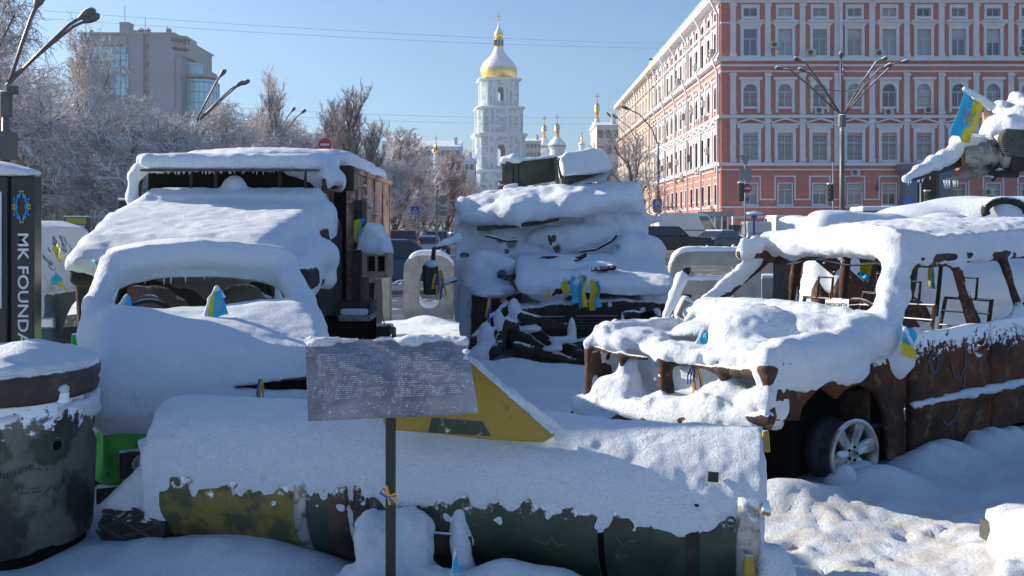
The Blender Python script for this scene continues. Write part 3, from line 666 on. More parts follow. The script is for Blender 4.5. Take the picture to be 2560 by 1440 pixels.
b = MB(); b.bb(X-2.5, X+2.5, 248, 252, -1, 10); b.build('wall', M['tower_trim'], SC1)
b = MB(); b.lathe([(.62, 10), (.62, z(386)), (.75, z(385.6))], (X, 250, 0), 14); b.build('drum', M['tower_trim'], SC1)
# distant houses
def far_house(name, label, x0, x1, ytop, D, wall, depth, roofrise, rows=5, pitch=9):
    kk = D/F; X0, X1 = (x0-1280)*kk, (x1-1280)*kk; zt = HC+(563-ytop)*kk
    t = thing(name, label, 'building', ((X0+X1)/2, D, 0))
    b = MB(); b.bb(X0, X1, D, D+depth, -1, zt); b.build('wall', wall, t)
    b = MB(); b.prism([(0, zt+.002), (depth/2, zt+roofrise), (depth, zt+.002)], (X0-.3, D, 0), (0, 1, 0), (0, 0, 1), (1, 0, 0), 0, X1-X0+.6); b.build('roof', M['snow_far'], t)
    n = max(1, int((x1-x0)/pitch))
    for r in range(rows):
        zz = zt-1.9-r*3.3
        for i in range(n):
            b = MB(); xc = X0+(i+.5)*(X1-X0)/n; b.bb(xc-.55, xc+.55, D-.05, D+.02, zz-.8, zz+.8); b.build('window', M['carglass'], t)
    b = MB(); b.bb(X1-1.6, X1-.8, D+2, D+2.8, zt, zt+2.6); b.build('chimney', wall, t)
pale = mat('pale_render', (.42, .47, .52), .8); pale2 = mat('cream_render', (.5, .46, .40), .8); grey = mat('grey_render', (.38, .38, .40), .8)
far_house('apartment_house', 'pale blue apartment house under a snowy roof left of the bell tower', 1040, 1150, 366, 265, pale, 14, 2.2, 3, 12)
far_house('apartment_house', 'low snow roofed house touching the left edge of the bell tower', 1148, 1186, 402, 300, pale, 14, 2.6, 1, 12)
far_house('apartment_house', 'pale apartment block half hidden by the treetops beyond the poplars', 955, 1045, 352, 300, pale, 14, 2.2, 3, 14)
far_house('apartment_house', 'grey tenement between the bell tower and the green church domes', 1306, 1352, 352, 380, grey, 14, 1.5, 4, 8)
far_house('apartment_house', 'tan brick house end showing behind the bare street tree', 1492, 1552, 312, 205, pale2, 14, 1.2, 5, 20)
far_house('church_house', 'long low white house at the foot of the bell tower', 1155, 1240, 482, 320, M['tower_trim'], 10, 1.0, 1, 10)
# hotel
HT = thing('hotel', 'grey stone and glass hotel block with a round glass corner tower above the trees', 'hotel', (-64, 200, 0))
kk = 200/F; hx = lambda p: (p-1280)*kk; hz = lambda y: HC+(563-y)*kk
b = MB(); b.bb(hx(210), hx(358), 200, 225, 0, hz(84)); b.bb(hx(373.1), hx(436), 200, 225, 0, hz(86)); b.bb(hx(436.1), hx(450), 200.3, 225, 0, hz(139)); b.bb(hx(198), hx(209.9), 201, 225, 0, hz(84)); b.build('wall', M['stone'], HT)
b = MB(); b.bb(hx(358.1), hx(373), 200.6, 225, 0, hz(86)); b.build('dark_bay', M['stone_d'], HT)
for y in (110, 156, 190, 225, 260): b = MB(); b.bb(hx(359), hx(372), 200.4, 200.55, hz(y+11), hz(y)); b.build('window', M['carglass'], HT)
b = MB(); b.bb(hx(200), hx(318), 199.7, 199.98, hz(112), hz(90)); b.build('dark_band', M['stone_d'], HT)
b = MB(); b.bb(hx(204), hx(318), 199.6, 199.9, hz(240), hz(118)); b.bb(hx(318.1), hx(322), 199.6, 199.9, hz(222), hz(136)); b.build('glass_wall', M['glass_b'], HT)
b = MB()
for i in range(9): x = hx(204+i*14.2); b.bb(x-.07, x+.07, 199.45, 199.595, hz(240), hz(118))
for i in range(8): z_ = hz(118+i*17.4); b.bb(hx(204), hx(318), 199.46, 199.594, z_-.06, z_+.06)
b.build('mullion', M['stone_d'], HT)
b = MB(); b.bb(hx(196), hx(438), 199.4, 226, hz(86)+.003, hz(82)); b.build('roof', M['stone_d'], HT)
b = MB(); cx = hx(482); b.lathe([(3.45, 0), (3.45, hz(200)), (3.2, hz(200)+.002), (3.2, hz(192))], (cx, 206, 0), 40); b.build('glass_tower', M['glass_b'], HT, smooth=False)
b = MB()
for i in range(22): a = i*2*math.pi/22; b.box((cx+3.47*math.cos(a), 206+3.47*math.sin(a), hz(200)/2), (.05, .05, hz(200)/2), Rz(a))
for y in (200, 225, 252, 280): b.lathe([(3.5, hz(y)-.1), (3.55, hz(y)), (3.5, hz(y)+.1)], (cx, 206, 0), 40, cap=False)
b.build('mullion', M['stone'], HT)
b = MB(); b.lathe([(3.5, hz(186)), (3.7, hz(184)), (3.7, hz(181)), (0, hz(180))], (hx(480), 206, 0), 32); b.build('canopy', M['stone_d'], HT)
b = MB(); b.lathe([(2.1, hz(182)), (2.1, hz(152)), (2.75, hz(151)), (2.75, hz(148)), (0, hz(147))], (hx(452), 207, 0), 32); b.build('round_lounge', M['glass_b'], HT)
b = MB(); b.prism([(hx(436), 0), (hx(436)+1.9, 1.6), (hx(436)+1.9, 8), (hx(436)-1, 8)], (0, 200.2, 0), (1, 0, 0), (0, 1, 0), (0, 0, 1), hz(138), hz(86)); b.build('sign_block', M['stone_d'], HT)
for i, t_ in enumerate(('HYATT', 'REGENCY')):
    me = text_mesh(t_, 1.25 if i == 0 else .8, .12, bold=.02); place_mesh(me, (hx(436)+1.02, 201.0-.2, hz(101+i*21)), (1.9, 1.6, 0), (0, 0, 1)); obj('lettering', me, M['void'], HT)
b = MB(); b.bb(hx(279), hx(301), 204, 207, hz(82), hz(48)); b.bb(hx(301), hx(330), 204, 207, hz(82), hz(66)); b.bb(hx(330), hx(362), 204.2, 207, hz(82), hz(70)); b.bb(hx(375), hx(393), 204, 206, hz(82), hz(74)); b.bb(hx(279), hx(303), 203.9, 207.1, hz(48)+.002, hz(45)); b.build('roof_plant', M['stone'], HT)
for px in (331, 347): b = MB(); b.lathe([(.55, hz(70)), (.55, hz(64)), (.75, hz(64)), (.02, hz(56))], (hx(px), 205, 0), 10); b.build('roof_vent', M['stone_d'], HT)
for px, yt in ((288, 0), (340, 30), (397, 50)): b = MB(); b.tube([(hx(px), 205, hz(82)), (hx(px), 205, hz(yt))], .06, 5); b.build('antenna', M['stone_d'], HT)
for q0, q1, q2 in ((398, 408, 61), (203, 208, 64)): b = MB(); b.bb(hx(q0), hx(q1), 204, 205, hz(84), hz(q2)); b.build('antenna_panel', M['stone'], HT)
# ---------------------------------------------------------------- trees
def tree_mesh(kind, H, seed, twigs):
    r = random.Random(seed); tr, cr = MB(), MB()
    def grow(p, d, L, rad_, lvl):
        n = 5 if lvl == 0 else 4 if lvl < 3 else 3
        pts, rs = [p], [rad_]; d = np.array(d, float)
        for i in range(n):
            j = np.array([r.gauss(0, 1) for _ in range(3)])*(.05, .14, .18, .22, .3)[min(lvl, 4)]
            up = {'spread': (.05, .06, .0, -.10, -.18), 'poplar': (.05, .22, .25, .2, .15), 'bare': (.05, .12, .08, .05, .0)}[kind][min(lvl, 4)]
            d = d+j+np.array((0, 0, up)); d /= np.linalg.norm(d)
            pts.append(pts[-1]+d*L/n); rs.append(rad_*(1-(i+1)/n*(.55 if lvl < 3 else .5)))
        (tr if lvl < 2 else cr).tube(pts, rs, (7, 5, 4, 3, 3)[min(lvl, 4)], cap=False)
        if lvl >= 4: return
        spec = {'spread': ((15, .10, .62, .50, 1.05), (9, .15, .5, .45, .9), (9, .1, .46, .5, 1.0), (twigs, .05, .6, .5, 1.1)),
                'poplar': ((19, .05, .42, .22, .42), (9, .12, .42, .25, .5), (7, .1, .5, .25, .5), (twigs, .1, .55, .3, .6)),
                'bare': ((7, .22, .65, .4, .8), (7, .2, .55, .4, .8), (6, .15, .5, .4, .8), (twigs, .1, .6, .4, .8))}[kind][lvl]
        for c in range(spec[0]):
            t = spec[1]+(1-spec[1])*((c+r.random())/spec[0]); i = min(int(t*n), n-1); f = t*n-i
            q = pts[i]*(1-f)+pts[i+1]*f; rq = (rs[i]*(1-f)+rs[i+1]*f)
            ax = pts[i+1]-pts[i]; ax /= np.linalg.norm(ax)
            a = r.uniform(spec[3], spec[4]); az = c*2.4+r.uniform(-.6, .6)
            e1 = np.cross(ax, (0.3, .2, 1)); e1 /= np.linalg.norm(e1)+1e-9; e2 = np.cross(ax, e1)
            nd = math.cos(a)*ax+math.sin(a)*(math.cos(az)*e1+math.sin(az)*e2)
            sh = (1-.5*t) if lvl == 0 else 1
            if kind == 'poplar' and lvl == 0: sh = 1.15*(1-.55*t)
            minr = (.05, .022, .015, .0115)[lvl]
            grow(q, nd, L*spec[2]*r.uniform(.75, 1.15)*sh, max(minr, rq*.62), lvl+1)
    h0 = {'spread': .62, 'poplar': .78, 'bare': .55}[kind]*H
    grow(np.array((0, 0, -.3)), (r.gauss(0, .03), r.gauss(0, .03), 1), h0, H*.010+.03, 0)
    zs = sorted(v[2] for v in cr.v); z = zs[int(len(zs)*.996)]; s = H/z
    tr.v = [(x*s, y*s, q*s) for x, y, q in tr.v]; cr.v = [(x*s, y*s, q*s) for x, y, q in cr.v]
    return tr.mesh('trunk', True), cr.mesh('crown', False)
TREES = {}
for key, kind, H, seed, tw in (('s1', 'spread', 10, 11, 7), ('s2', 'spread', 10, 12, 7), ('s3', 'spread', 10, 13, 7), ('p1', 'poplar', 10, 21, 5), ('p2', 'poplar', 10, 22, 5), ('b1', 'bare', 10, 31, 5)):
    t, c = tree_mesh(kind, H, seed, tw); t.materials.append(M['bark']); c.materials.append(M['twig_b'] if key == 'b1' else M['twig'])
    TREES[key] = (t, c)
pb = TREES['p1'][1].copy(); pb.materials.clear(); pb.materials.append(M['twig_b']); TREES['p3'] = (TREES['p1'][0], pb)
def tree(name, key, px, ytop, D, label, group=None, wide=1.0, rz=None, z0=0):
    x = (px-1280)/F*D; Ht = HC+(563-ytop)/F*D-z0
    o = thing(name, label, 'tree', (x, D, z0), rr.uniform(0, 6.28) if rz is None else rz, group); s = Ht/10; o.scale = (s*wide, s*wide, s)
    for n_, me in zip(('trunk', 'crown'), TREES[key]):
        c = bpy.data.objects.new(n_, me); COL.objects.link(c); c.parent = o
    return o
G1 = 'frosted trees of the park'
tree('park_tree', 's1', -70, -60, 40, 'tallest frosted tree at the left edge behind the tall lamp post', G1, .85)
tree('park_tree', 's2', 222, 72, 46, 'frosted tree with a dark forked trunk standing before the glass hotel front', G1, .55)
tree('park_tree', 's3', 70, 250, 43, 'frosted tree with low spreading boughs behind the black panel', G1, 1.1)
tree('park_tree', 's1', 405, 250, 55, 'frosted tree in front of the hotel right of the glass front', G1, 1.1)
tree('park_tree', 's2', 320, 300, 44, 'low frosted tree right behind the orange brush beside the truck mirror', G1, 1.5)
tree('park_tree', 's3', 500, 265, 60, 'frosted tree beneath the round glass hotel tower', G1, 1.1)
tree('park_tree', 's1', 585, 262, 66, 'frosted tree to the right of the hotel tower behind the twin lamp', G1, 1.0)
L2 = 'frosted bare tree in the dense park belt behind the front row'
for i, (px, yt, D) in enumerate(((-110, 60, 52), (-10, 150, 56), (110, 260, 60), (270, 300, 62), (360, 300, 66), (450, 300, 70), (540, 300, 74), (620, 300, 72), (655, 285, 80), (735, 300, 84), (770, 320, 78), (60, 260, 48), (180, 350, 52), (-20, 300, 45), (300, 340, 58), (420, 350, 56), (520, 350, 62), (600, 350, 64), (700, 340, 70), (830, 345, 82), (950, 380, 90), (110, 380, 46), (250, 390, 50), (0, 130, 70), (70, 200, 74), (190, 310, 78), (340, 340, 76), (480, 330, 80))):
    tree('park_tree', ('s1', 's2', 's3')[i % 3], px, yt, D, L2, G1, rr.uniform(.85, 1.0) if yt < 270 else rr.uniform(1.1, 1.5))
tree('poplar', 'p1', 690, 192, 72, 'slender upright frosted tree left of the red no entry sign', 'columnar street trees', .95)
tree('poplar', 'p2', 640, 255, 76, 'short thin columnar tree beside the twin lamp arms', 'columnar street trees', 1.0)
tree('poplar', 'p3', 872, 222, 62, 'tall dense brown columnar tree above the truck roof right of the red sign', 'columnar street trees', 1.0)
tree('poplar', 'p1', 822, 250, 66, 'columnar tree directly behind the red no entry sign', 'columnar street trees', 1.0)
tree('poplar', 'p3', 922, 305, 70, 'smaller brown columnar tree right of the tallest one', 'columnar street trees', 1.0)
for px, yt, D, l in ((1018, 318, 105, 'pale frosted columnar tree above the crossing sign'), (985, 360, 92, 'frosted columnar tree beside the rusty box of the truck'), (1060, 372, 112, 'frosted tree just left of the grey metal pole'), (1118, 378, 120, 'frosted columnar tree before the golden cupola'), (1040, 420, 100, 'low frosted tree behind the crossing sign'), (1090, 430, 118, 'low frosted tree behind the round grey sign'), (1150, 430, 135, 'small frosted tree left of the bell tower foot')):
    tree('poplar', ('p2', 'p1', 'p3')[int(px) % 3], px, yt, D, l, 'columnar street trees', 1.9)
L3 = 'far frosted tree along the street towards the bell tower'
for i, (px, yt, D) in enumerate(((970, 400, 130), (1000, 410, 150), (1075, 415, 160), (1130, 420, 175), (1165, 440, 190), (1310, 430, 190), (1210, 470, 160), (1250, 480, 150), (1330, 470, 150))):
    tree('park_tree', 's%d' % (i % 3+1), px, yt, D, L3, G1, 1.5)
tree('street_tree', 'b1', 1585, 325, 76, 'bare dark tree in front of the pink house row', None, 1.2)
tree('street_tree', 'b1', 1550, 420, 84, 'smaller bare tree behind the armoured van roof', None, 1.2)
tree('street_tree', 'b1', 1620, 440, 78, 'brown leafed small tree right of the bare dark tree', None, 1.1)
for px, D in ((-900, 17), (-1500, 22), (-420, 30)):
    pass
def bush(px, y, D, r):
    v = Vol(np.array((-r, -r, 0))*1.2, np.array((r, r, r))*1.3, .07); v.ball((0, 0, r*.35), (r, r, r*.7)); v.noise(.5, .18, 5).noise(.2, .08, 6)
    x = (px-1280)/F*D; me = v.mesh(); me.transform(Matrix.Translation((x, D, 0))); o = obj('snowy_bush', me, mat('bush', (.03, .035, .035), .9, snow=(.35, .3, 6, 1.6))); return o
tag(bush(128, 600, 40, 1.5), 'dark round bush dusted with snow behind the black panel', 'bush'); tag(bush(300, 610, 42, 1.2), 'low bush under the trees left of the truck', 'bush')
# ---------------------------------------------------------------- street furniture and traffic
def lamp_head(parent, p, d, L=.62, up=.0):
    d = np.array(d, float); d /= np.linalg.norm(d); R = frame_z(d)
    b = MB(); b.lathe([(.05, 0), (.08, .08), (.13, .22), (.15, .40), (.12, L-.06), (.04, L)], p, 12, R); b.build('lamp_head', M['pole'], parent, smooth=True)
def lamp(label, base, zjoint, rpole, arms, cat='street lamp', group=None, name='street_lamp', joint_r=None):
    t = thing(name, label, cat, base, 0, group)
    b = MB(); b.tube([base, (base[0], base[1], zjoint*.45), (base[0], base[1], zjoint)], [rpole*1.25, rpole, rpole*.8], 10); b.build('pole', M['pole'], t, smooth=True)
    if joint_r: b = MB(); b.lathe([(joint_r, zjoint-.7), (joint_r, zjoint+.05), (joint_r*.7, zjoint+.1)], (base[0], base[1], 0), 10); b.build('collar', M['pole'], t)
    for pts, hl in arms:
        b = MB(); b.tube(pts, .055, 6); b.build('arm', M['pole'], t, smooth=True)
        lamp_head(t, np.array(pts[-1]), np.array(pts[-1])-np.array(pts[-2]), hl)
    return t
def arm(px0, py0, D, px1, py1, dD=0, bend=.25, hx=.35):
    a, c = P(px0, py0, D), P(px1, py1, D+dD)
    mid = a*.45+c*.55; mid[2] += abs(c[2]-a[2])*bend*.15; n = a*.12+c*.88; n[2] += bend*.12*np.linalg.norm(c-a)
    return [a, mid, n, c]
bx = P(14, 600, 30); t = lamp('tall lamp post at the left edge with three arms reaching right', (bx[0], 30, 0), P(14, 235, 30)[2], .13,
    [(arm(14, 235, 30, 88, 22), .55), (arm(16, 215, 30, 195, 48), .6), (arm(16, 205, 30, 205, 56, 1.2), .6)], joint_r=.2)
b = MB(); p = P(32, 225, 29.8); b.box(p, (.13, .12, .13)); b.build('floodlight', M['steel'], t, bevel=.02)
b = MB(); b.bb(bx[0]-.22, bx[0]+.22, 29.7, 30.3, P(0, 400, 30)[2], P(0, 330, 30)[2]); b.build('junction_box', M['pole'], t)
bx = P(490, 600, 58); lamp('twin armed street lamp standing in the frosted trees before the hotel', (bx[0], 58, 0), P(490, 305, 58)[2], .12, [(arm(492, 300, 58, 550, 192), .55), (arm(492, 305, 58, 588, 216), .6), (arm(492, 308, 58, 602, 212, 1), .6)])
bx = P(660, 600, 80); lamp('small street lamp whose heads show left of the red no entry sign', (bx[0], 80, 0), P(660, 400, 80)[2], .12, [(arm(662, 395, 80, 728, 280), .5), (arm(662, 398, 80, 752, 284, 1), .55)])
bx = P(2105, 600, 65); A = [(2105, 290, 1958, 172), (2105, 290, 2002, 152), (2105, 290, 2014, 178), (2105, 290, 2103, 147), (2105, 290, 2106, 184), (2105, 290, 2202, 150), (2105, 290, 2210, 168), (2105, 290, 2252, 156)]
t = lamp('great street lamp with eight arms fanning out in front of the pink facade', (bx[0], 65, 0), P(2105, 290, 65)[2], .17, [(arm(a0, b0, 65, c0, d0, dd, .55), .55) for (a0, b0, c0, d0), dd in zip(A, (0, -1, 1, -1.4, 1.4, 1, -1, 0))], joint_r=.26)
b = MB(); p0, p1, p2 = P(2052, 222, 65), P(2105, 228, 65.8), P(2160, 222, 65); b.tube([p0, p1, p2], .03, 5); b.build('stay', M['pole'], t)
bx = P(1645, 600, 85); t = lamp('tall grey street lamp whose arm reaches over the street before the pink houses', (bx[0], 85, 0), P(1645, 360, 85)[2], .14, [([P(1645, 362, 85), P(1630, 322, 85), P(1598, 285, 85), P(1574, 274, 85)], .8)])
bx = P(1590, 600, 112); lamp('street lamp with a curved arm behind the bare dark tree', (bx[0], 112, 0), P(1590, 350, 112)[2], .14, [([P(1590, 352, 112), P(1575, 320, 112), P(1545, 297, 112)], .9)])
bx = P(1572, 600, 125); lamp('further street lamp with its arm left of the tan house', (bx[0], 125, 0), P(1572, 350, 125)[2], .14, [([P(1572, 352, 125), P(1560, 330, 125), P(1528, 293, 125)], .9)])
def signpost(label, px, pyt, D, bits, cat='road sign', r=.04, name='road_sign', z0=None):
    x = (px-1280)/F*D; zt = HC+(563-pyt)/F*D; zg = float(gz(x, D))-.05 if z0 is None else z0
    t = thing(name, label, cat, (x, D, zg)); b = MB(); b.tube([(x, D, zg), (x, D, zt)], r, 8); b.build('post', M['sign_back'], t, smooth=True)
    for f in bits: f(t, D)
    return t
def disc(px, py, D, r, m, name, parent, d=-.06, th=.02, n=28):
    p = P(px, py, D); b = MB(); b.lathe([(r, 0), (r, th), (0, th)], (p[0], D+d, p[2]), n, Rx(rad(90))); return b.build(name, m, parent)
def plate(px, py, D, w_, h_, m, name, parent, d=-.06, th=.02):
    p = P(px, py, D); b = MB(); b.bb(p[0]-w_/2, p[0]+w_/2, D+d-th, D+d, p[2]-h_/2, p[2]+h_/2); return b.build(name, m, parent)
def noentry(px, py, r):
    def f(t, D): disc(px, py, D, r*1.06, M['white'], 'rim', t, -.05); disc(px, py, D, r, M['red'], 'disc', t, -.072); plate(px, py, D, r*1.35, r*.32, M['white'], 'bar', t, -.094, .012)
    return f
signpost('round red no entry sign rising above the snowy truck roof', 813, 345, 51, [noentry(813, 362, .34)])
def cross_sign(t, D):
    plate(1038, 525, D, .68, .68, M['white'], 'rim', t, -.05); plate(1038, 525, D, .63, .63, M['signblue'], 'panel', t, -.072)
    p = P(1038, 526, D); b = MB(); b.prism([(-.25, -.22), (.25, -.22), (0, .24)], (p[0], D-.094, p[2]), (1, 0, 0), (0, 0, 1), (0, -1, 0), 0, .01); b.build('triangle', M['white'], t)
    b = MB(); o = np.array((p[0], D-.106, p[2])); 
    for q in ([(0, .05), (.0, -.05)], [(0, -.05), (.08, -.18)], [(0, -.05), (-.07, -.18)], [(0, .03), (.08, -.05)], [(0, .03), (-.07, -.04)]): b.tube([o+np.array((a_, 0, c_)) for a_, c_ in q], .018, 5)
    b.lathe([(.03, 0), (0, .01)], o+np.array((0, 0, .10)), 8, Rx(rad(90))); b.build('walking_figure', M['void'], t)
signpost('blue square pedestrian crossing sign with a white triangle over the parked cars', 1047, 514, 80, [cross_sign])
signpost('slim grey metal pole with a pointed top left of the armoured van', 1092, 474, 40, [lambda t, D: plate(1092, 520, D, .09, .9, M['sign_back'], 'sleeve', t, .04, .09)], 'pole', .05, 'metal_pole')
signpost('round grey sign back with two grey plates beside the slim pole', 1107, 492, 70, [lambda t, D: disc(1107, 500, D, .30, M['sign_back'], 'disc', t), lambda t, D: plate(1107, 520, D, .5, .2, M['sign_back'], 'plate', t), lambda t, D: plate(1105, 533, D, .7, .3, M['sign_back'], 'plate', t)])
def tri(t, D):
    p = P(1863, 388, D); b = MB(); b.prism([(-.33, 0), (.33, 0), (0, -.62)], (p[0], D-.06, p[2]), (1, 0, 0), (0, 0, 1), (0, -1, 0), 0, .02); b.build('give_way_plate', M['sign_back'], t)
def tlight(px, py, D, side=0):
    def f(t, D_=D):
        p = P(px, py, D); b = MB(); b.bb(p[0]-.16, p[0]+.16, D-.3, D-.05, p[2]-.5, p[2]+.5); h = b.build('signal_housing', M['blackpaint'], t, bevel=.02)
        for k in (-.3, 0, .3):
            b = MB(); b.lathe([(.12, 0), (.13, .14), (.11, .14), (.1, .02), (0, .02)], (p[0], D-.3, p[2]+k), 12, Rx(rad(90))); b.build('signal_lens', M['steel'], t)
        b = MB(); b.bb(p[0]-.17, p[0]+.17, D-.36, D-.04, p[2]+.503, p[2]+.58); b.build('snow_cap', M['snow'], t, bevel=.03)
    return f
signpost('sign post with inverted triangle and grey plate in front of the pink facade', 1863, 386, 55, [tri, lambda t, D: plate(1863, 437, D, .68, .66, M['sign_back'], 'plate', t), tlight(1851, 481, 55), lambda t, D: disc(1867, 471, D, .28, M['white'], 'rim', t, -.08), lambda t, D: disc(1867, 471, D, .26, M['red'], 'disc', t, -.102), lambda t, D: plate(1867, 471, D, .36, .09, M['white'], 'bar', t, -.124, .01), lambda t, D: plate(1867, 498, D, .2, .2, M['signblue'], 'arrow_plate', t)])
signpost('traffic light with a snow cap on a thin post left of the great lamp', 2083, 405, 60, [tlight(2073, 482, 60)], 'traffic light', .045, 'traffic_light')
signpost('traffic light post bending before the grey doorway of the pink building', 2302, 458, 58, [tlight(2314, 500, 58)], 'traffic light', .06, 'traffic_light')
def park(t, D):
    plate(1643, 510, D, .8, .8, M['signblue'], 'panel', t); me = text_mesh('P', .7, .004); p = P(1643, 510, D); place_mesh(me, (p[0], D-.09, p[2]), (1, 0, 0), (0, 0, 1)); obj('lettering', me, M['white'], t); plate(1643, 526, D, .7, .3, M['sign_back'], 'plate', t)
signpost('blue parking sign by the foot of the tall grey pole', 1643, 500, 83, [park])
# information kiosk, bus shelter, booth, mushroom lamp
t = thing('information_kiosk', 'city information stand with yellow header and pink map beyond the truck', 'kiosk', P(189, 0, 30)*np.array((1, 1, 0)))
def px_box(name, parent, x0, x1, y0, y1, D, dep, m, bevel=0, d=0):
    a, c = P(x0, y1, D), P(x1, y0, D); b = MB(); b.bb(a[0], c[0], D+d, D+d+dep, a[2], c[2]); return b.build(name, m, parent, bevel=bevel)
px_box('body', t, 160, 218, 543, 712, 30, .25, mat('kiosk_brown', (.06, .05, .05), .5), .01)
px_box('header', t, 165, 216, 545, 560, 30, .02, mat('kiosk_yellow', (.45, .42, .05), .5), d=-.022)
for i in range(3):
    px_box('direction_strip', t, 167, 213, 562+i*8.5, 568+i*8.5, 30, .01, mat('strip_white', (.5, .5, .5), .5), d=-.012)
    px_box('badge', t, 177, 181, 563+i*8.5, 567+i*8.5, 30, .004, M['red'], d=-.0165)
px_box('map', t, 167, 213, 588, 640, 30, .012, mat('map_pink', (.46, .27, .30), .5, var=(2.2, (.28, .38, .20), .62, .02)), d=-.014)
px_box('snow_cap', t, 159, 219, 540, 543.2, 30, .27, M['snow'], .02, d=-.01)
t = thing('bus_shelter', 'black glazed shelter with a thick snow roof before the pink building', 'bus shelter', P(2236, 0, 45)*np.array((1, 1, 0)))
px_box('roof', t, 2138, 2335, 528, 547, 45, 1.6, M['blackpaint'])
px_box('back_panel', t, 2160, 2325, 547.2, 655, 45, .04, M['carglass'], d=1.2); px_box('poster', t, 2168, 2250, 553, 600, 45, .02, M['white'], d=1.17)
for x in (2139, 2331): px_box('post', t, x, x+4, 547.2, 655, 45, .08, M['blackpaint'], d=.1)
v = Vol(P(2130, 535, 44.8), P(2343, 500, 46.9), .05); c0 = (P(2138, 528, 45)+P(2335, 516, 46.6))/2; v.box((c0[0], 45.8, HC+(563-522)/F*45), (1.83, .85, .12), .1); v.noise(.6, .03, 3); v.build('snow_cover', M['snow_far'], t)
t = thing('street_booth', 'small flat roofed grey booth behind the white police van', 'booth', P(1790, 0, 89)*np.array((1, 1, 0)))
px_box('roof', t, 1745, 1833, 529, 541, 89, 2.4, M['sign_back']); px_box('wall', t, 1764, 1822, 541.2, 612, 89, 2, M['pane'], d=.2)
for x in (1764, 1785, 1803, 1818): px_box('mullion', t, x, x+4, 541.3, 612, 89, .1, M['white'], d=.08)
t = thing('round_lamp', 'mushroom shaped blue lamp post with a round snow cap above the small police van', 'lamp', P(1885, 0, 72)*np.array((1, 1, 0)))
p = P(1885, 0, 72); z = lambda y: HC+(563-y)/F*72
b = MB(); b.lathe([(.08, 0), (.08, z(548)), (.22, z(546)), (.22, z(540)), (.1, z(538))], (p[0], 72, 0), 12); b.build('post', M['signblue'], t, smooth=True)
b = MB(); b.lathe([(.1, z(538)), (.62, z(537)), (.66, z(534)), (.5, z(530)), (0, z(527))], (p[0], 72, 0), 16); b.build('snow_cap', M['snow_far'], t, smooth=True)
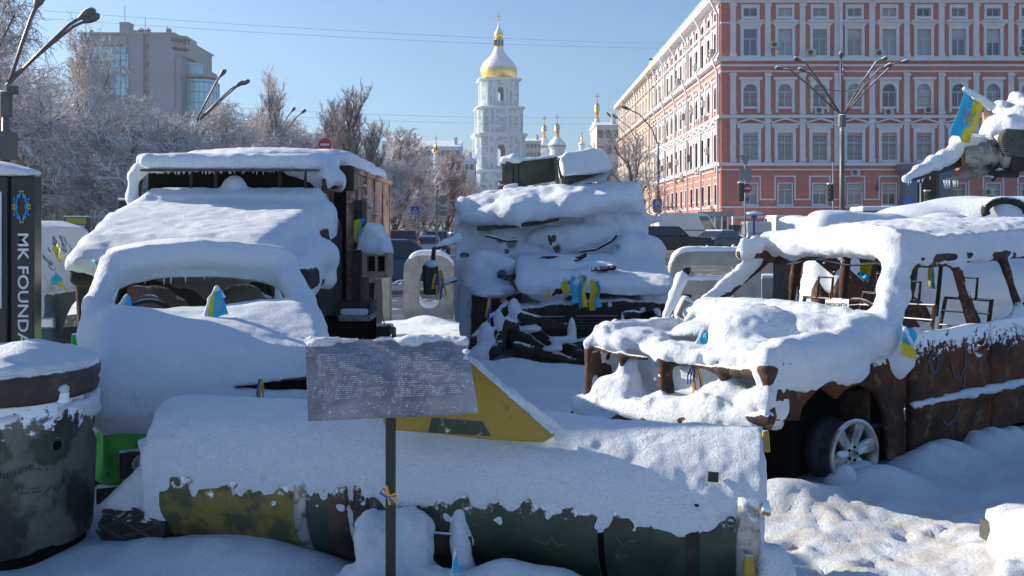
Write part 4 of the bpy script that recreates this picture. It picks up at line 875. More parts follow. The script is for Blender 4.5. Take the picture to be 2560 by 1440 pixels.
# ------- vehicles of the street
def car(name, label, cat, pos, rz, paint, L=4.5, W=1.8, H=1.5, kind='sedan', snowroof=False, group='cars on the street'):
    t = thing(name, label, cat, pos, rz, group); hw = W/2
    g = .22
    # side outline (y from the front at -L/2, z)
    if kind == 'sedan': low = [(-.5, .28), (-.5, .62), (-.44, .74), (-.20, .88), (.33, .92), (.49, .86), (.5, .5), (.48, .28)]; top = [(-.20, .88), (-.06, 1.0), (.20, 1.0), (.36, .92)]
    elif kind == 'suv': low = [(-.5, .26), (-.5, .55), (-.46, .64), (-.23, .68), (.48, .70), (.5, .5), (.49, .24)]; top = [(-.23, .68), (-.11, .99), (.38, 1.0), (.475, .70)]
    else: low = [(-.5, .16), (-.5, .34), (-.46, .42), (-.36, .50), (.5, .52), (.5, .14)]; top = [(-.36, .50), (-.24, .95), (-.18, 1.0), (.495, 1.0), (.5, .52)]
    S = lambda q: (q[0]*L, q[1]*H if kind != 'sedan' or q[1] > .99 else q[1]*H*.72)
    lo = [S(q) for q in low]; tp = [S(q) for q in top]; sh = .80 if kind != 'van' else .93
    b = MB(); b.prism(lo, (0, 0, 0), (0, 1, 0), (0, 0, 1), (1, 0, 0), -hw, hw); b.build('body', paint, t, world=False, bevel=.07)
    zb = min(q[1] for q in tp); zt = max(q[1] for q in tp)
    ww = lambda z: hw*.97-(hw*.97-hw*sh)*(z-zb)/(zt-zb)
    n = len(tp); b = MB(); b.add([(-ww(z), y, z-.001) for y, z in tp]+[(ww(z), y, z-.001) for y, z in tp], [tuple(range(n)), tuple(range(n, 2*n))[::-1]]+[(i, n+i, n+(i+1) % n, (i+1) % n) for i in range(n)]); b.build('roof', paint, t, world=False, bevel=.05)
    def face(i, j, name, k0=.1, k1=.9, m=M['carglass']):
        (y0, z0), (y1, z1) = tp[i], tp[j]; d = np.array((y1-y0, z1-z0)); nn = np.array((-(z1-z0), (y1-y0))); nn = nn/np.linalg.norm(nn); nn = nn*(1 if (nn[0]*np.sign((y0+y1)/2) >= 0) else -1)
        q = []
        for k, s in ((k0, -1), (k0, 1), (k1, 1), (k1, -1)):
            y, z = y0+d[0]*k, z0+d[1]*k; q.append((s*ww(z)*.90, y+nn[0]*.012, z+nn[1]*.012))
        b = MB(); b.quad(*q); b.build(name, m, t, world=False)
    face(0, 1, 'windshield')
    if kind != 'van': face(n-1, n-2, 'rear_window')
    for s in (-1, 1):
        ya = lambda k, z: (tp[0][0]+(tp[1][0]-tp[0][0])*(z-zb)/(max(tp[1][1]-zb, .01))) if k == 0 else (tp[-1][0]+(tp[-2][0]-tp[-1][0])*(z-zb)/(zt-zb))
        z0, z1 = zb+.06, zb+(zt-zb)*.86
        cuts = [0, .47, 1] if kind != 'van' else [0, .22]
        for c0, c1 in zip(cuts[:-1], cuts[1:]):
            q = []
            for c, z in ((c0, z0), (c1, z0), (c1, z1), (c0, z1)):
                y = ya(0, z)+.12+(ya(1, z)-ya(0, z)-.24)*(c+(.012 if c == c0 else -.012)); q.append((s*(ww(z)+.012), y, z))
            b = MB(); b.quad(*q); b.build('side_window', M['carglass'], t, world=False)
        for yy in (-.32*L, .31*L):
            r = .33 if kind != 'suv' else .37
            b = MB(); b.lathe([(r*.6, -.1), (r, -.1), (r, .1), (r*.62, .11)], (s*(hw-.09), yy, r), 20, Ry(rad(90))); w_ = b.build('wheel', M['rubber'], t, world=False, smooth=False)
            b = MB(); b.lathe([(r*.62, -.1), (r*.62, .10), (r*.3, .08), (0, .10)], (s*(hw-.08), yy, r), 14, Ry(rad(90)*s)); b.build('rim', M['alu'], w_, world=False)
        zl = lo[2][1]-.06; b = MB(); b.box((s*hw*.74, -L/2+.01, zl), (.17, .06, .07)); b.build('headlight', M['chrome'], t, world=False, bevel=.03)
        b = MB(); b.box((s*hw*.78, L/2-.02, zl+.05), (.16, .05, .08)); b.build('tail_lamp', M['taillight'], t, world=False, bevel=.02)
        b = MB(); b.box((s*(hw+.10), tp[0][0]+.35, zb+.08), (.09, .06, .07)); b.build('wing_mirror', M['blackpaint'], t, world=False, bevel=.02)
    b = MB(); b.bb(-.4, .4, -L/2-.03, -L/2+.02, lo[1][1]*.55, lo[1][1]*.85); b.build('grille', M['blackpaint'], t, world=False)
    b = MB(); b.bb(-.26, .26, -L/2-.045, -L/2-.03, lo[1][1]*.55-.08, lo[1][1]*.55+.03); b.build('licence_plate', M['white'], t, world=False)
    if snowroof:
        y0, y1 = tp[1][0]+.05, tp[-2][0]-.05; b = MB(); b.bb(-ww(zt)*.95, ww(zt)*.95, y0, y1, zt-.004, zt+.07); b.build('snow_cover', M['snow_far'], t, world=False, bevel=.04)
    return t
paint = lambda n, c, r=.3: mat(n, c, r, bump=None, spec=.5)
orange, navy, silver, dkgrey, blackp, whitep = paint('orange_paint', (.62, .13, .04)), paint('navy_paint', (.03, .055, .11)), paint('silver_paint', (.6, .63, .66)), paint('graphite_paint', (.09, .10, .115)), paint('black_car_paint', (.014, .015, .017)), paint('white_car_paint', (.82, .82, .81))
def at(px, D): x = (px-1280)/F*D; return (x, D, float(gz(x, D)))
car('van', 'orange van with a dark windscreen coming up the street', 'van', at(1008, 59), rad(4), orange, 4.8, 1.9, 1.97, 'suv')
car('parked_car', 'dark graphite car between the orange van and the concrete letters', 'car', at(948, 44), rad(12), dkgrey, 4.4, 1.8, 1.48, 'suv')
car('parked_car', 'dark blue car crossing behind the round concrete letter', 'car', at(1000, 28), rad(100), navy, 4.4, 1.8, 1.42, 'sedan')
car('parked_car', 'silver car beside the orange van', 'car', at(1070, 67), rad(3), silver, 4.5, 1.8, 1.5, 'sedan', True)
car('parked_car', 'dark four wheel drive car following the silver car', 'car', at(1092, 76), rad(2), dkgrey, 4.8, 1.9, 1.8, 'suv')
car('parked_car', 'pale sedan parked far down the street right of the slim pole', 'car', at(1125, 95), rad(-60), silver, 4.5, 1.8, 1.5, 'sedan', True)
car('parked_car', 'black four wheel drive car right of the armoured van', 'car', at(1672, 56), rad(82), blackp, 4.9, 1.95, 1.78, 'suv')
car('parked_car', 'dark sedan with a red tail lamp before the police vans', 'car', at(1808, 62), rad(128), dkgrey, 4.7, 1.8, 1.4, 'sedan', True)
car('parked_car', 'dark car with lit looking headlamp behind the black panel', 'car', at(120, 22.5), rad(62), paint('dark_blue_paint', (.015, .02, .035)), 4.4, 1.8, 1.38, 'sedan')
car('parked_car', 'grey jeep like car squeezed between the two white police vans', 'car', at(1842, 90), rad(180), dkgrey, 4.4, 1.8, 1.8, 'suv')
pv = car('police_van', 'large white high roof police van with blue lettering', 'van', at(1722, 84), rad(104), whitep, 6.0, 2.0, 2.7, 'van', False, 'police vans')
for body, z, size, y in (('ПОЛІЦІЯ', 1.0, .42, -1.3), ('СЛУЖИТИ', 1.87, .24, 1.0), ('ТА ЗАХИЩАТИ', 1.62, .24, 1.2)):
    me = text_mesh(body, size, .004); place_mesh(me, (1.02, y, z), (0, 1, 0), (0, 0, 1)); obj('lettering', me, M['signblue'], pv, world=False)
b = MB(); b.quad((1.006, -1.9, 1.45), (1.006, .1, 1.45), (.95, .1, 2.2), (.95, -1.9, 2.2)); b.build('cabin_window', M['carglass'], pv, world=False)
b = MB(); b.bb(1.0, 1.012, -2.9, 2.9, 1.28, 1.34); b.bb(-1.0, -1.012, -2.9, 2.9, 1.28, 1.34); b.build('stripe', M['blackpaint'], pv, world=False)
b = MB(); b.bb(-.9, .9, -1, 2.8, 2.698, 2.76); b.build('snow_cover', M['snow_far'], pv, world=False, bevel=.03)
pv = car('police_van', 'small white police van seen from behind with a yellow and blue stripe', 'van', at(1886, 75), rad(176), whitep, 4.6, 1.85, 1.95, 'van', True, 'police vans')
me = text_mesh('ПОЛІЦІЯ', .2, .004); place_mesh(me, (.3, 2.32, 1.15), (-1, 0, 0), (0, 0, 1)); obj('lettering', me, M['signblue'], pv, world=False)
b = MB(); b.bb(-.9, 0, 2.302, 2.312, .5, .75); b.build('stripe', M['yellow'], pv, world=False); b = MB(); b.bb(0.001, .9, 2.302, 2.312, .5, .75); b.build('stripe', M['signblue'], pv, world=False)
b = MB(); b.bb(-.5, .5, -.6, -.3, 1.95, 2.08); b.build('light_bar', M['red'], pv, world=False, bevel=.03)
car('delivery_van', 'plain white box van parked right of the small police van', 'van', at(1952, 79), rad(178), whitep, 5.2, 2.1, 2.45, 'van', True)
# ------- concrete letters, block, bollards, chains
def ring_poly(w, h, r, n=8):
    pts = []
    for cx, cy, a0 in ((w/2-r, h/2-r, 0), (-w/2+r, h/2-r, 90), (-w/2+r, -h/2+r, 180), (w/2-r, -h/2+r, 270)):
        for i in range(n+1): a = rad(a0+90*i/n); pts.append((cx+r*math.cos(a), cy+r*math.sin(a)))
    return pts
GL = 'concrete letters of the city sign'
D = 18.2; y0 = -.02
t = thing('concrete_letter', 'round concrete letter O with a snow rim between the truck and the armoured van', 'letter', (P(1074, 0, D)[0], D, 0), 0, GL)
cx = P(1074, 0, D)[0]; zt = P(0, 636, D)[2]; h = zt+.12
v = Vol((cx-.75, D-.3, -.25), (cx+.75, D+.3, zt+.3), .025)
v.prism([(cx+a, zt-h/2+c) for a, c in ring_poly(.94, h, .34)], 1, D-.17, D+.17, .01, 0); v.prism([(cx+a, zt-h/2+.06+c) for a, c in ring_poly(.36, h-.64, .15)], 1, D-.4, D+.4, .0, 0, 's')
sn = v.snow(.09, .014, 2, (.3, .015), (.1, .01)); v.build('body', M['concrete'], t); sn.fn((cx-.8, D-.3, -.3), (cx+.8, D+.3, .1), lambda x, y, z: z+0*x+0*y+.05-.0, 0, 's') if False else None; sn.build('snow_cover', M['snow'], t)
t = thing('concrete_letter', 'straight concrete letter leg flecked with snow right beside the truck', 'letter', (P(945, 0, D)[0], D, 0), 0, GL)
b = MB(); x0, x1 = P(938, 0, D)[0], P(977, 0, D)[0]; zt = P(0, 630, D)[2]; b.bb(x0, x1, D-.17, D+.17, -.1, zt); b.bb(P(905, 0, D)[0], x0-.001, D-.168, D+.168, zt-.32, zt-.003); b.build('body', M['concrete'], t, bevel=.012)
b = MB(); b.bb(P(905, 0, D)[0], x1, D-.17, D+.17, zt+.002, zt+.06); b.build('snow_cover', M['snow'], t, bevel=.03)
D = 19.0
t = thing('concrete_letter', 'concrete letter with a long oval slot behind the burnt car windscreen', 'letter', (P(1800, 0, D)[0], D, 0), 0, GL)
cx = P(1770, 0, D)[0]; zt = P(0, 626, D)[2]; zb = P(0, 735, D)[2]
v = Vol((cx-1.05, D-.3, -.3), (cx+1.0, D+.35, zt+.25), .025)
v.prism([(cx+.12+a, (zt+zb)/2+c) for a, c in ring_poly(1.75, zt-zb, .38)], 1, D-.17, D+.17, .01, 0); v.box((cx+.75, D, zt/2-.1), (.25, .17, zt/2+.1), .01, k=0); v.box((cx+.75, D, (zt+zb)/2), (.25, .17, (zt-zb)/2), .01, k=0)
v.prism([(cx-.02+a, (zt+zb)/2+.0+c) for a, c in ring_poly(1.05, .26, .13)], 1, D-.4, D+.4, .0, 0, 's')
v.box((cx-.55, D, -.05), (.12, .17, .4), .02, Ry(rad(25)), k=.02)
sn = v.snow(.10, .014, 2, (.3, .015), (.1, .01)); v.build('body', M['concrete2'], t); sn.build('snow_cover', M['snow'], t)
t = thing('concrete_block', 'low concrete block capped with snow seen through the burnt car', 'block', P(1930, 0, 21)*np.array((1, 1, 0)))
b = MB(); p = P(1930, 0, 21); b.bb(p[0]-.27, p[0]+.55, 20.8, 21.3, -.1, P(0, 694, 21)[2]); b.build('body', M['concrete2'], t, bevel=.02)
b = MB(); b.bb(p[0]-.28, p[0]+.56, 20.79, 21.31, P(0, 694, 21)[2]+.002, P(0, 686, 21)[2]); b.build('snow_cover', M['snow'], t, bevel=.03)
def bollard(px, D, label, h=.75):
    p = at(px, D); t = thing('bollard', label, 'bollard', p, 0, 'cast iron bollards with chains')
    b = MB(); b.lathe([(.13, 0), (.13, .12), (.09, .15), (.075, h*.5), (.085, h*.75), (.11, h*.8), (.11, h*.86), (.06, h*.9), (.06, h*.94), (0, h)], p, 14); b.build('post', M['blackpaint'], t, smooth=False)
    b = MB(); b.lathe([(.11, h*.86+.005), (.10, h*.97), (.05, h*1.05), (0, h*1.07)], p, 12); b.build('snow_cap', M['snow_far'], t, smooth=True); return p
bollard(190, 19.5, 'thick black bollard in front of the dark parked car', .95)
b1 = bollard(1716, 24.5, 'black bollard seen through the slot of the concrete letter', .85); b2 = bollard(1608, 30, 'black bollard to the right of the armoured van', .85); b3 = bollard(1870, 26, 'black bollard at the chain end behind the burnt car', .85)
b4 = bollard(1030, 22.5, 'black bollard behind the left side of the round letter', .85); b5 = bollard(1768, 47, 'snow topped bollard left of the dark sedan', .8); b6 = bollard(1834, 47, 'snow topped bollard right of the dark sedan', .8)
def chain(label, a, c, sag, r=.045):
    a, c = np.array(a, float), np.array(c, float); b = MB(); L = np.linalg.norm(c-a); n = int(L/.11)
    for i in range(n):
        s = (i+.5)/n; p = a+(c-a)*s; p[2] -= sag*4*s*(1-s); d = (c-a)/L+np.array((0, 0, -sag*4*(1-2*s)/L)); d /= np.linalg.norm(d); R = frame_z(d)
        q = rad(90)*(i % 2)
        pts = [p+R@np.array((r*math.cos(u)*math.cos(q), r*math.cos(u)*math.sin(q), .085*math.sin(u))) for u in np.linspace(0, 2*math.pi, 9)]
        b.tube(pts, .013, 4, cap=False)
    tag(b.build('chain', mat('chain_iron', (.02, .02, .02), .6, snow=(.5, .1, 20, .6)), None), label, 'chain')
u = lambda p, h=.68: np.array(p)+np.array((0, 0, h))
chain('iron chain hanging from the bollard in the letter slot to the right', u(b1), u(b3), .35); chain('iron chain between the armoured van and the concrete letter', u(b2), u(b1), .3); chain('iron chain swung behind the round letter', u(at(925, 22.5)), u(b4), .25); chain('iron chain right of the bollard behind the burnt car', u(b3), u(at(2010, 27)), .3)
# overhead wires and a bird
def wire(label, pts, r=.007):
    (a, A_), (c, C_) = pts; b = MB(); p0, p1 = P(*a, A_), P(*c, C_); q = [p0+(p1-p0)*s+np.array((0, 0, -.35*4*s*(1-s))) for s in np.linspace(0, 1, 14)]; b.tube(q, r, 4); tag(b.build('overhead_wire', M['sign_back'], None, smooth=True), label, 'wire', 'overhead wires')
wire('uppermost overhead wire crossing the sky from the hotel roof to the bell tower dome', (((20, 20), 50), ((1760, 110), 80))); wire('second overhead wire just below the uppermost one in the open sky', (((20, 40), 50), ((1760, 122), 80)))
wire('overhead wire crossing the sky at the round window of the bell tower', (((600, 270), 60), ((1640, 290), 90))); wire('lowest overhead wire over the poplars and the church domes', (((600, 285), 60), ((1640, 305), 90)))
b = MB(); p = P(1627, 148, 110); b.tube([p+np.array((-.28, 0, .02)), p, p+np.array((.25, 0, -.05))], [.02, .1, .03], 6); b.tube([p+np.array((0, -.35, .14)), p, p+np.array((.02, .35, .12))], [.01, .07, .01], 5); tag(b.build('bird', M['blackpaint'], None), 'small dark bird flying left of the pink building', 'bird')
# person in the park behind the panel
def person(label, p, h, col, pose=0.0):
    t = thing('person', label, 'person', p)
    v = Vol(np.array(p)+(-.4, -.35, -.05), np.array(p)+(.4, .35, h+.1), .02); s = h/1.75; q = lambda x, y, z: np.array(p)+np.array((x, y, z))*s
    for g in (-1, 1):
        v.chain([q(g*.10, 0, .86), q(g*.10, -.02*g, .48), q(g*.11, .02*g, .06)], [.085, .065, .05]); v.cap(q(g*.11, .02, .05), q(g*.12, -.13, .04), .045, .04)
        v.chain([q(g*.20, 0, 1.38), q(g*.25, .02, 1.1), q(g*.20, -.10, .88)], [.065, .055, .045]); v.ball(q(g*.2, -.12, .84), .05)
    v.ball(q(0, 0, 1.2), (.21, .15, .28)); v.ball(q(0, 0, .95), (.19, .15, .2)); v.cap(q(0, 0, 1.4), q(0, -.01, 1.52), .06); v.ball(q(0, -.01, 1.62), (.085, .10, .125)); v.build('body', col, t)
    v = Vol(q(-.15, -.15, 1.5), q(.15, .15, 1.85), .015); v.ball(q(0, .01, 1.67), (.10, .115, .10)); v.fn(q(-.2, -.2, 1.5), q(.2, .2, 1.64), lambda x, y, z: z-q(0, 0, 1.64)[2]+0*x+0*y, 0, 's'); v.build('hat', M['blackpaint'], t)
person('person in dark winter clothes standing by the round bush', at(142, 38), 1.72, mat('dark_coat', (.02, .02, .025), .8)); person('person in dark clothes by the grey doorway of the pink building', (P(2338, 0, 91)[0], 91, .12), 1.75, mat('dark_coat', (.02, .03, .03), .8))
# ---------------------------------------------------------------- burnt wrecks of the exhibition
def local(o):  # local frame of a thing as numpy
    c, s = math.cos(o.rotation_euler.z), math.sin(o.rotation_euler.z); L = np.array(o.location)
    return lambda p: L+np.array((c*p[0]-s*p[1], s*p[0]+c*p[1], p[2]))
V3 = lambda *a: np.array(a, float)
WR = 'burnt vehicles of the exhibition'
# === burnt car at the right (u along the car from its near front corner, v towards its far side)
SUV = thing('burnt_car', 'rusty burnt out car without glass standing on a bare alloy wheel under thick snow', 'car', (1.66, 6.2, 0), math.atan2(.613, .79), WR)
lo, hi = (-.45, -.22, -.05), (4.75, 1.98, 2.05)
v = Vol(lo, hi, .02)
def roof(x, y, z):
    zz = z-1.60+.11*((y-.87)/.72)**2+.05*((x-2.9)/1.4)**2-.03*np.sin(x*2.1)
    return np.maximum(np.maximum(np.abs(zz)-.03, np.abs(y-.87)-.70), np.maximum(np.abs(x-3.05)-1.46, 1.60+.30*(y-.15)-x))-.005
v.fn((1.55, .1, 1.4), (4.55, 1.65, 1.7), roof)
for y0, y1, s in ((.02, .15, 1), (1.72, 1.60, -1)):
    v.cap((1.18, y0, .98), (1.62 if s > 0 else 2.04, y1, 1.50), .036, .036); v.cap((1.6, y1, 1.51), (4.5, y1, 1.52), .045)          # front pillar, side rail
    v.cap((2.44, y0, .95), (2.36, y1, 1.52), .042, .036); v.cap((2.54, y0, .95), (2.42, y1, 1.50), .02); v.cap((3.24, y0, .95), (3.14, y1, 1.52), .036); v.cap((4.35, y0, .95), (4.25, y1, 1.52), .08)
v.cap((1.6, .14, 1.52), (1.80, .87, 1.57), .035).cap((1.80, .87, 1.57), (2.04, 1.61, 1.52), .035)
sn0 = Vol(lo, hi, .02)                                                                   # what carries snow
v.box((1.15, .87, .99), (.16, .8, .05), .03); v.box((1.14, .87, .68), (.02, .78, .33), .01)
# front end: twisted upper bar, uprights, bumper, far fender
v.chain([(-.10, .02, .86), (-.02, .3, .80), (.02, .9, .80), (-.02, 1.4, .80), (-.02, 1.76, .84)], [.03, .024, .02, .022, .03])
v.chain([(0, 1.72, .84), (.02, 1.74, .62), (-.03, 1.76, .40)], [.035, .025, .035]); v.chain([(0, .98, .80), (.02, .94, .6), (-.01, .98, .36)], [.045, .03, .035]); v.chain([(.0, .42, .80), (.03, .44, .62), (-.02, .36, .45)], [.04, .03, .03]); v.chain([(-.02, 1.36, .8), (.02, 1.4, .5)], [.03, .03])
v.chain([(-.10, .02, .86), (-.08, .0, .7), (-.10, .0, .5)], [.03, .028, .02])
v.chain([(-.12, -.02, .56), (-.17, .45, .50), (-.18, .95, .42), (-.10, 1.78, .32)], [.04, .05, .05, .05], k=.04); v.box((.0, .95, .40), (.14, .82, .02), .015, Rx(rad(-7.5))); v.prism([(-.06, .44), (.02, .42), (.05, .80), (-.05, .82)], 1, .93, 1.0, .01); v.prism([(-.08, .34), (.04, .36), (.06, .84), (-.06, .84)], 1, 1.68, 1.75, .01); v.prism([(-.12, .56), (.05, .54), (.10, .86), (-.12, .88)], 1, -.02, .03, .01)
v.box((.6, 1.72, .72), (.62, .03, .2), .02); v.box((.6, .05, .90), (.62, .10, .03), .03); v.box((.6, 1.66, .88), (.62, .10, .03), .03)
v.box((.28, 1.05, .30), (.30, .6, .04), .02)
v.noise(.12, .008, 41).noise(.5, .012, 42)
# near side sheet metal as its own part
d = Vol((-.25, -.16, -.02), (4.75, .2, 1.1), .017)
d.prism([(.05, .52), (.22, .50), (.27, .62), (.42, .72), (.60, .60), (.70, .66), (.88, .68), (1.06, .60), (1.17, .44), (1.2, .2), (1.22, .10), (1.42, .04), (1.45, .95), (1.15, .98), (.6, .90), (-.10, .88), (-.14, .70), (-.12, .54)], 1, -.015, .035, .01)
fender = d; dd = Vol((1.3, -.16, -.02), (4.75, .2, 1.15), .017)
dd.prism([(1.47, .10), (2.6, .12), (2.6, 1.0), (1.47, .97)], 1, -.03, .03, .012, 0); dd.prism([(2.63, .13), (3.75, .14), (4.0, .5), (4.6, .55), (4.6, 1.02), (2.63, 1.0)], 1, -.025, .03, .012, 0)
dd.box((3.0, -.03, .44), (1.55, .022, .04), .015, k=.02); dd.ball((2.44, -.05, .80), (.09, .07, .07), .0, 's')
dd.noise(.25, .008, 44).noise(.06, .004, 45); fender.noise(.15, .012, 46)
carry = Vol(lo, hi, .02); carry.F = np.minimum(v.F, carry.F)
for s_ in (fender, dd):
    i0 = [int(round((s_.lo[k]-carry.lo[k])/.02)) for k in range(3)]
carry.prism([(.0, .70), (1.45, .75), (4.6, .80), (4.6, 1.01), (1.3, .99), (-.1, .89)], 1, -.02, .04, .012, 0)
sn = carry.snow(.13, .010, 3, (.3, .02), (.07, .012), 50)
# thicker snow on roof, pillars, bonnet heap and in the engine bay
sn.fn((1.5, .05, 1.5), (4.6, 1.75, 1.9), lambda x, y, z: np.maximum(np.abs(z-1.695+.10*((y-.87)/.8)**4+.05*np.exp(-((x-2.15)/.45)**2)-.03*np.sin(x*1.7+y))-.095, np.maximum(np.maximum(np.abs(y-.87)-.73, np.abs(x-3.05)-1.5), 1.54+.30*(y-.15)-x)), .08)
sn.chain([(1.10, -.03, .98), (1.34, .04, 1.24), (1.55, .12, 1.55)], [.11, .095, .10], .07); sn.chain([(1.12, 1.76, 1.02), (1.55, 1.69, 1.27), (2.0, 1.62, 1.54)], [.045, .045, .06], .04)
sn.cap((1.53, .15, 1.59), (1.96, 1.58, 1.61), .08, .075, .09)
sn.chain([(.95, 1.85, 1.0), (1.15, 1.86, 1.30)], [.04, .06]); sn.chain([(.98, 1.62, .95), (1.12, 1.66, 1.12)], [.02, .03])
for c, r in (((.55, .62, .97), (.36, .30, .22)), ((.85, .35, 1.0), (.34, .3, .13)), ((.75, 1.2, .92), (.35, .25, .12)), ((.25, .3, .90), (.3, .3, .10)), ((.2, .95, .86), (.22, .45, .08)), ((.9, .9, 1.0), (.3, .5, .12)), ((1.1, .9, 1.09), (.18, .75, .10)), ((.25, 1.5, .88), (.3, .25, .10)), ((.5, -.0, .93), (.5, .12, .12)), ((1.0, .05, .98), (.3, .14, .16)),
             ((.06, .45, .56), (.2, .26, .16)), ((.06, .95, .46), (.2, .25, .12)), ((.04, 1.45, .44), (.22, .25, .22)), ((.04, .15, .60), (.16, .16, .12)), ((-.12, .9, .45), (.10, .8, .06)), ((-.12, .35, .54), (.10, .3, .06)), ((-.10, 1.5, .38), (.10, .3, .07)), ((.04, .42, .56), (.08, .07, .18)), ((.04, 1.36, .58), (.08, .10, .22)), ((1.35, .01, .82), (.14, .09, .16)), ((.3, .0, .80), (.22, .07, .12)), ((.75, -.0, .78), (.2, .06, .10))):
    sn.ball(c, r, .06)
sn.box((.30, .93, .60), (.10, .80, .20), .08, k=.1); sn.cap((1.47, -.05, .475), (4.6, -.05, .48), .032, .032, .02)
sn.box((1.30, 1.45, 1.09), (.25, .28, .02), .02, Rx(rad(-8)))
for c, r in (((.42, 1.02, .84), (.34, .30, .10)), ((.95, .62, .90), (.12, .25, .06))): sn.ball(c, r, .04, 's')      # gaps in the bonnet snow
sn.noise(.05, .010, 52).noise(.16, .014, 53)
v.build('burnt_shell', M['rust'], SUV, world=False); d.build('fender', M['rust_side'], SUV, world=False); o_ = dd.build('door', M['rust_side'], SUV, world=False); sn.build('snow_cover', M['snow_rough'], SUV, world=False)
b = MB(); b.bb(.0, 1.5, .05, .30, .62, .66); b.bb(.02, 1.44, .32, .36, -.02, .64); b.bb(.24, .30, .08, 1.6, -.02, .60); b.bb(1.38, 1.44, .06, .31, -.02, .6); b.bb(1.5, 4.5, .04, .08, .0, .14); b.build('arch_liner_and_shade', M['void'], SUV, world=False)  # black liner, with a block added to paint shade behind the near corner
b = MB(); b.bb(1.2, 4.4, .1, 1.66, .28, .32); b.bb(1.3, 4.5, 1.69, 1.74, .1, .98); b.build('floor_and_far_side', M['rust'], SUV, world=False)
b = MB()                                                                                  # bare seat frames, steering column
for u in (2.1, 3.0):
    for y in (.45, 1.25):
        b.tube([(u-.35, y-.22, .55), (u, y-.22, .58), (u+.18, y-.2, 1.12), (u+.18, y+.2, 1.12), (u, y+.22, .58), (u-.35, y+.22, .55)], .02, 6)
        b.tube([(u+.17, y-.07, 1.12), (u+.2, y-.07, 1.3), (u+.2, y+.07, 1.3), (u+.17, y+.07, 1.12)], .012, 5)
        for k in range(4): b.tube([(u+.02+.035*k, y-.21, .65+.12*k), (u+.02+.035*k, y+.21, .65+.12*k)], .008, 4)
b.build('seat_frame', M['rust'], SUV, world=False)
b = MB(); b.tube([(1.25, .45, .9), (1.6, .45, 1.02)], .025, 6); R = frame_z((1, 0, .5)); ring = [np.array((1.62, .45, 1.03))+R@np.array((.18*math.cos(a), .18*math.sin(a), 0)) for a in np.linspace(0, 2*math.pi, 20)]; b.tube(ring, .014, 6); b.build('steering_wheel', M['rust'], SUV, world=False)
b = MB()
for y in (.75, 1.05, 1.35): b.tube([(3.2, y, .95), (3.3, y, 1.5)], .02, 6)
b.tube([(1.7, .2, 1.47), (2.1, .9, 1.42), (2.3, 1.5, 1.47)], .008, 4); b.build('hanging_cable', M['black'], SUV, world=False)
# front wheel: bare alloy rim with six spokes
WC = (.76, -.02, .225); Rw = Rz(rad(-7))@Rx(rad(90)); 
b = MB(); b.lathe([(.228, .0), (.235, .02), (.222, .035), (.205, .03), (.20, -.05)], WC, 40, Rw, cap=False); w_ = b.build('wheel', M['rim'], SUV, smooth=True, world=False)
b = MB(); b.lathe([(.225, -.005), (.20, -.06), (.20, -.15), (.215, -.22), (.20, -.22), (.17, -.10), (.0, -.10)], WC, 40, Rw, cap=False); b.build('rim_barrel', M['rim_dark'], SUV, smooth=True, world=False).parent = w_
b = MB()
for k in range(6):
    a = rad(60*k+12); e = np.array((math.cos(a), math.sin(a), 0)); n_ = np.array((-math.sin(a), math.cos(a), 0))
    b.add([np.array(WC)+Rw@(e*r_+n_*s_*w2+np.array((0, 0, z_))) for r_, w2, z_ in ((.05, .032, .0), (.21, .045, .022), (.05, .032, -.04), (.21, .045, -.03)) for s_ in (-1, 1)], [(0, 1, 3, 2), (4, 6, 7, 5), (0, 2, 6, 4), (1, 5, 7, 3), (2, 3, 7, 6), (0, 4, 5, 1)])
b.build('spoke', M['rim'], SUV, world=False, bevel=.008).parent = w_
b = MB(); b.lathe([(.065, -.02), (.06, .005), (.03, .008), (.028, -.01), (0, -.01)], WC, 20, Rw); b.build('hub', M['rim'], SUV, world=False).parent = w_
b = MB()
for k in range(5): a = rad(72*k); p = np.array(WC)+Rw@np.array((.045*math.cos(a), .045*math.sin(a), .004)); b.lathe([(.011, -.005), (.011, .006), (0, .006)], p, 8, Rw)
b.build('bolt', M['void'], SUV, world=False).parent = w_
s2 = Vol((.4, -.3, -.05), (1.2, .1, .45), .014); s2.ball((.72, -.05, .02), (.24, .16, .14)).ball((.62, -.04, .12), (.06, .05, .06)).ball((.86, -.04, .10), (.08, .05, .05)).cap((.58, -.035, .25), (.66, -.035, .24), .018).cap((.83, -.035, .24), (.92, -.035, .26), .018); s2.noise(.07, .02, 60); s2.build('wheel_snow', M['snow_rough'], SUV, world=False)
b = MB()                                                                                  # blue spray loops on the door
for pts in ([(2.0, .72), (2.05, .62), (2.13, .60), (2.2, .68), (2.21, .8), (2.18, .86)], [(2.2, .62), (2.17, .5), (2.12, .38), (2.05, .3), (1.95, .27), (1.88, .32)], [(1.68, .78), (1.72, .68), (1.80, .68), (1.82, .78), (1.75, .83), (1.68, .78)]):
    b = MB()
    for a, c in zip(pts[:-1], pts[1:]):
        a, c = np.array(a), np.array(c); n_ = np.array((-(c-a)[1], (c-a)[0])); n_ = n_/np.linalg.norm(n_)*.011
        b.prism([tuple(a-n_), tuple(c-n_), tuple(c+n_), tuple(a+n_)], (0, 0, 0), (1, 0, 0), (0, 0, 1), (0, -1, 0), .03, .038)
    b.build('spray_paint', M['grafblue'], SUV, world=False)
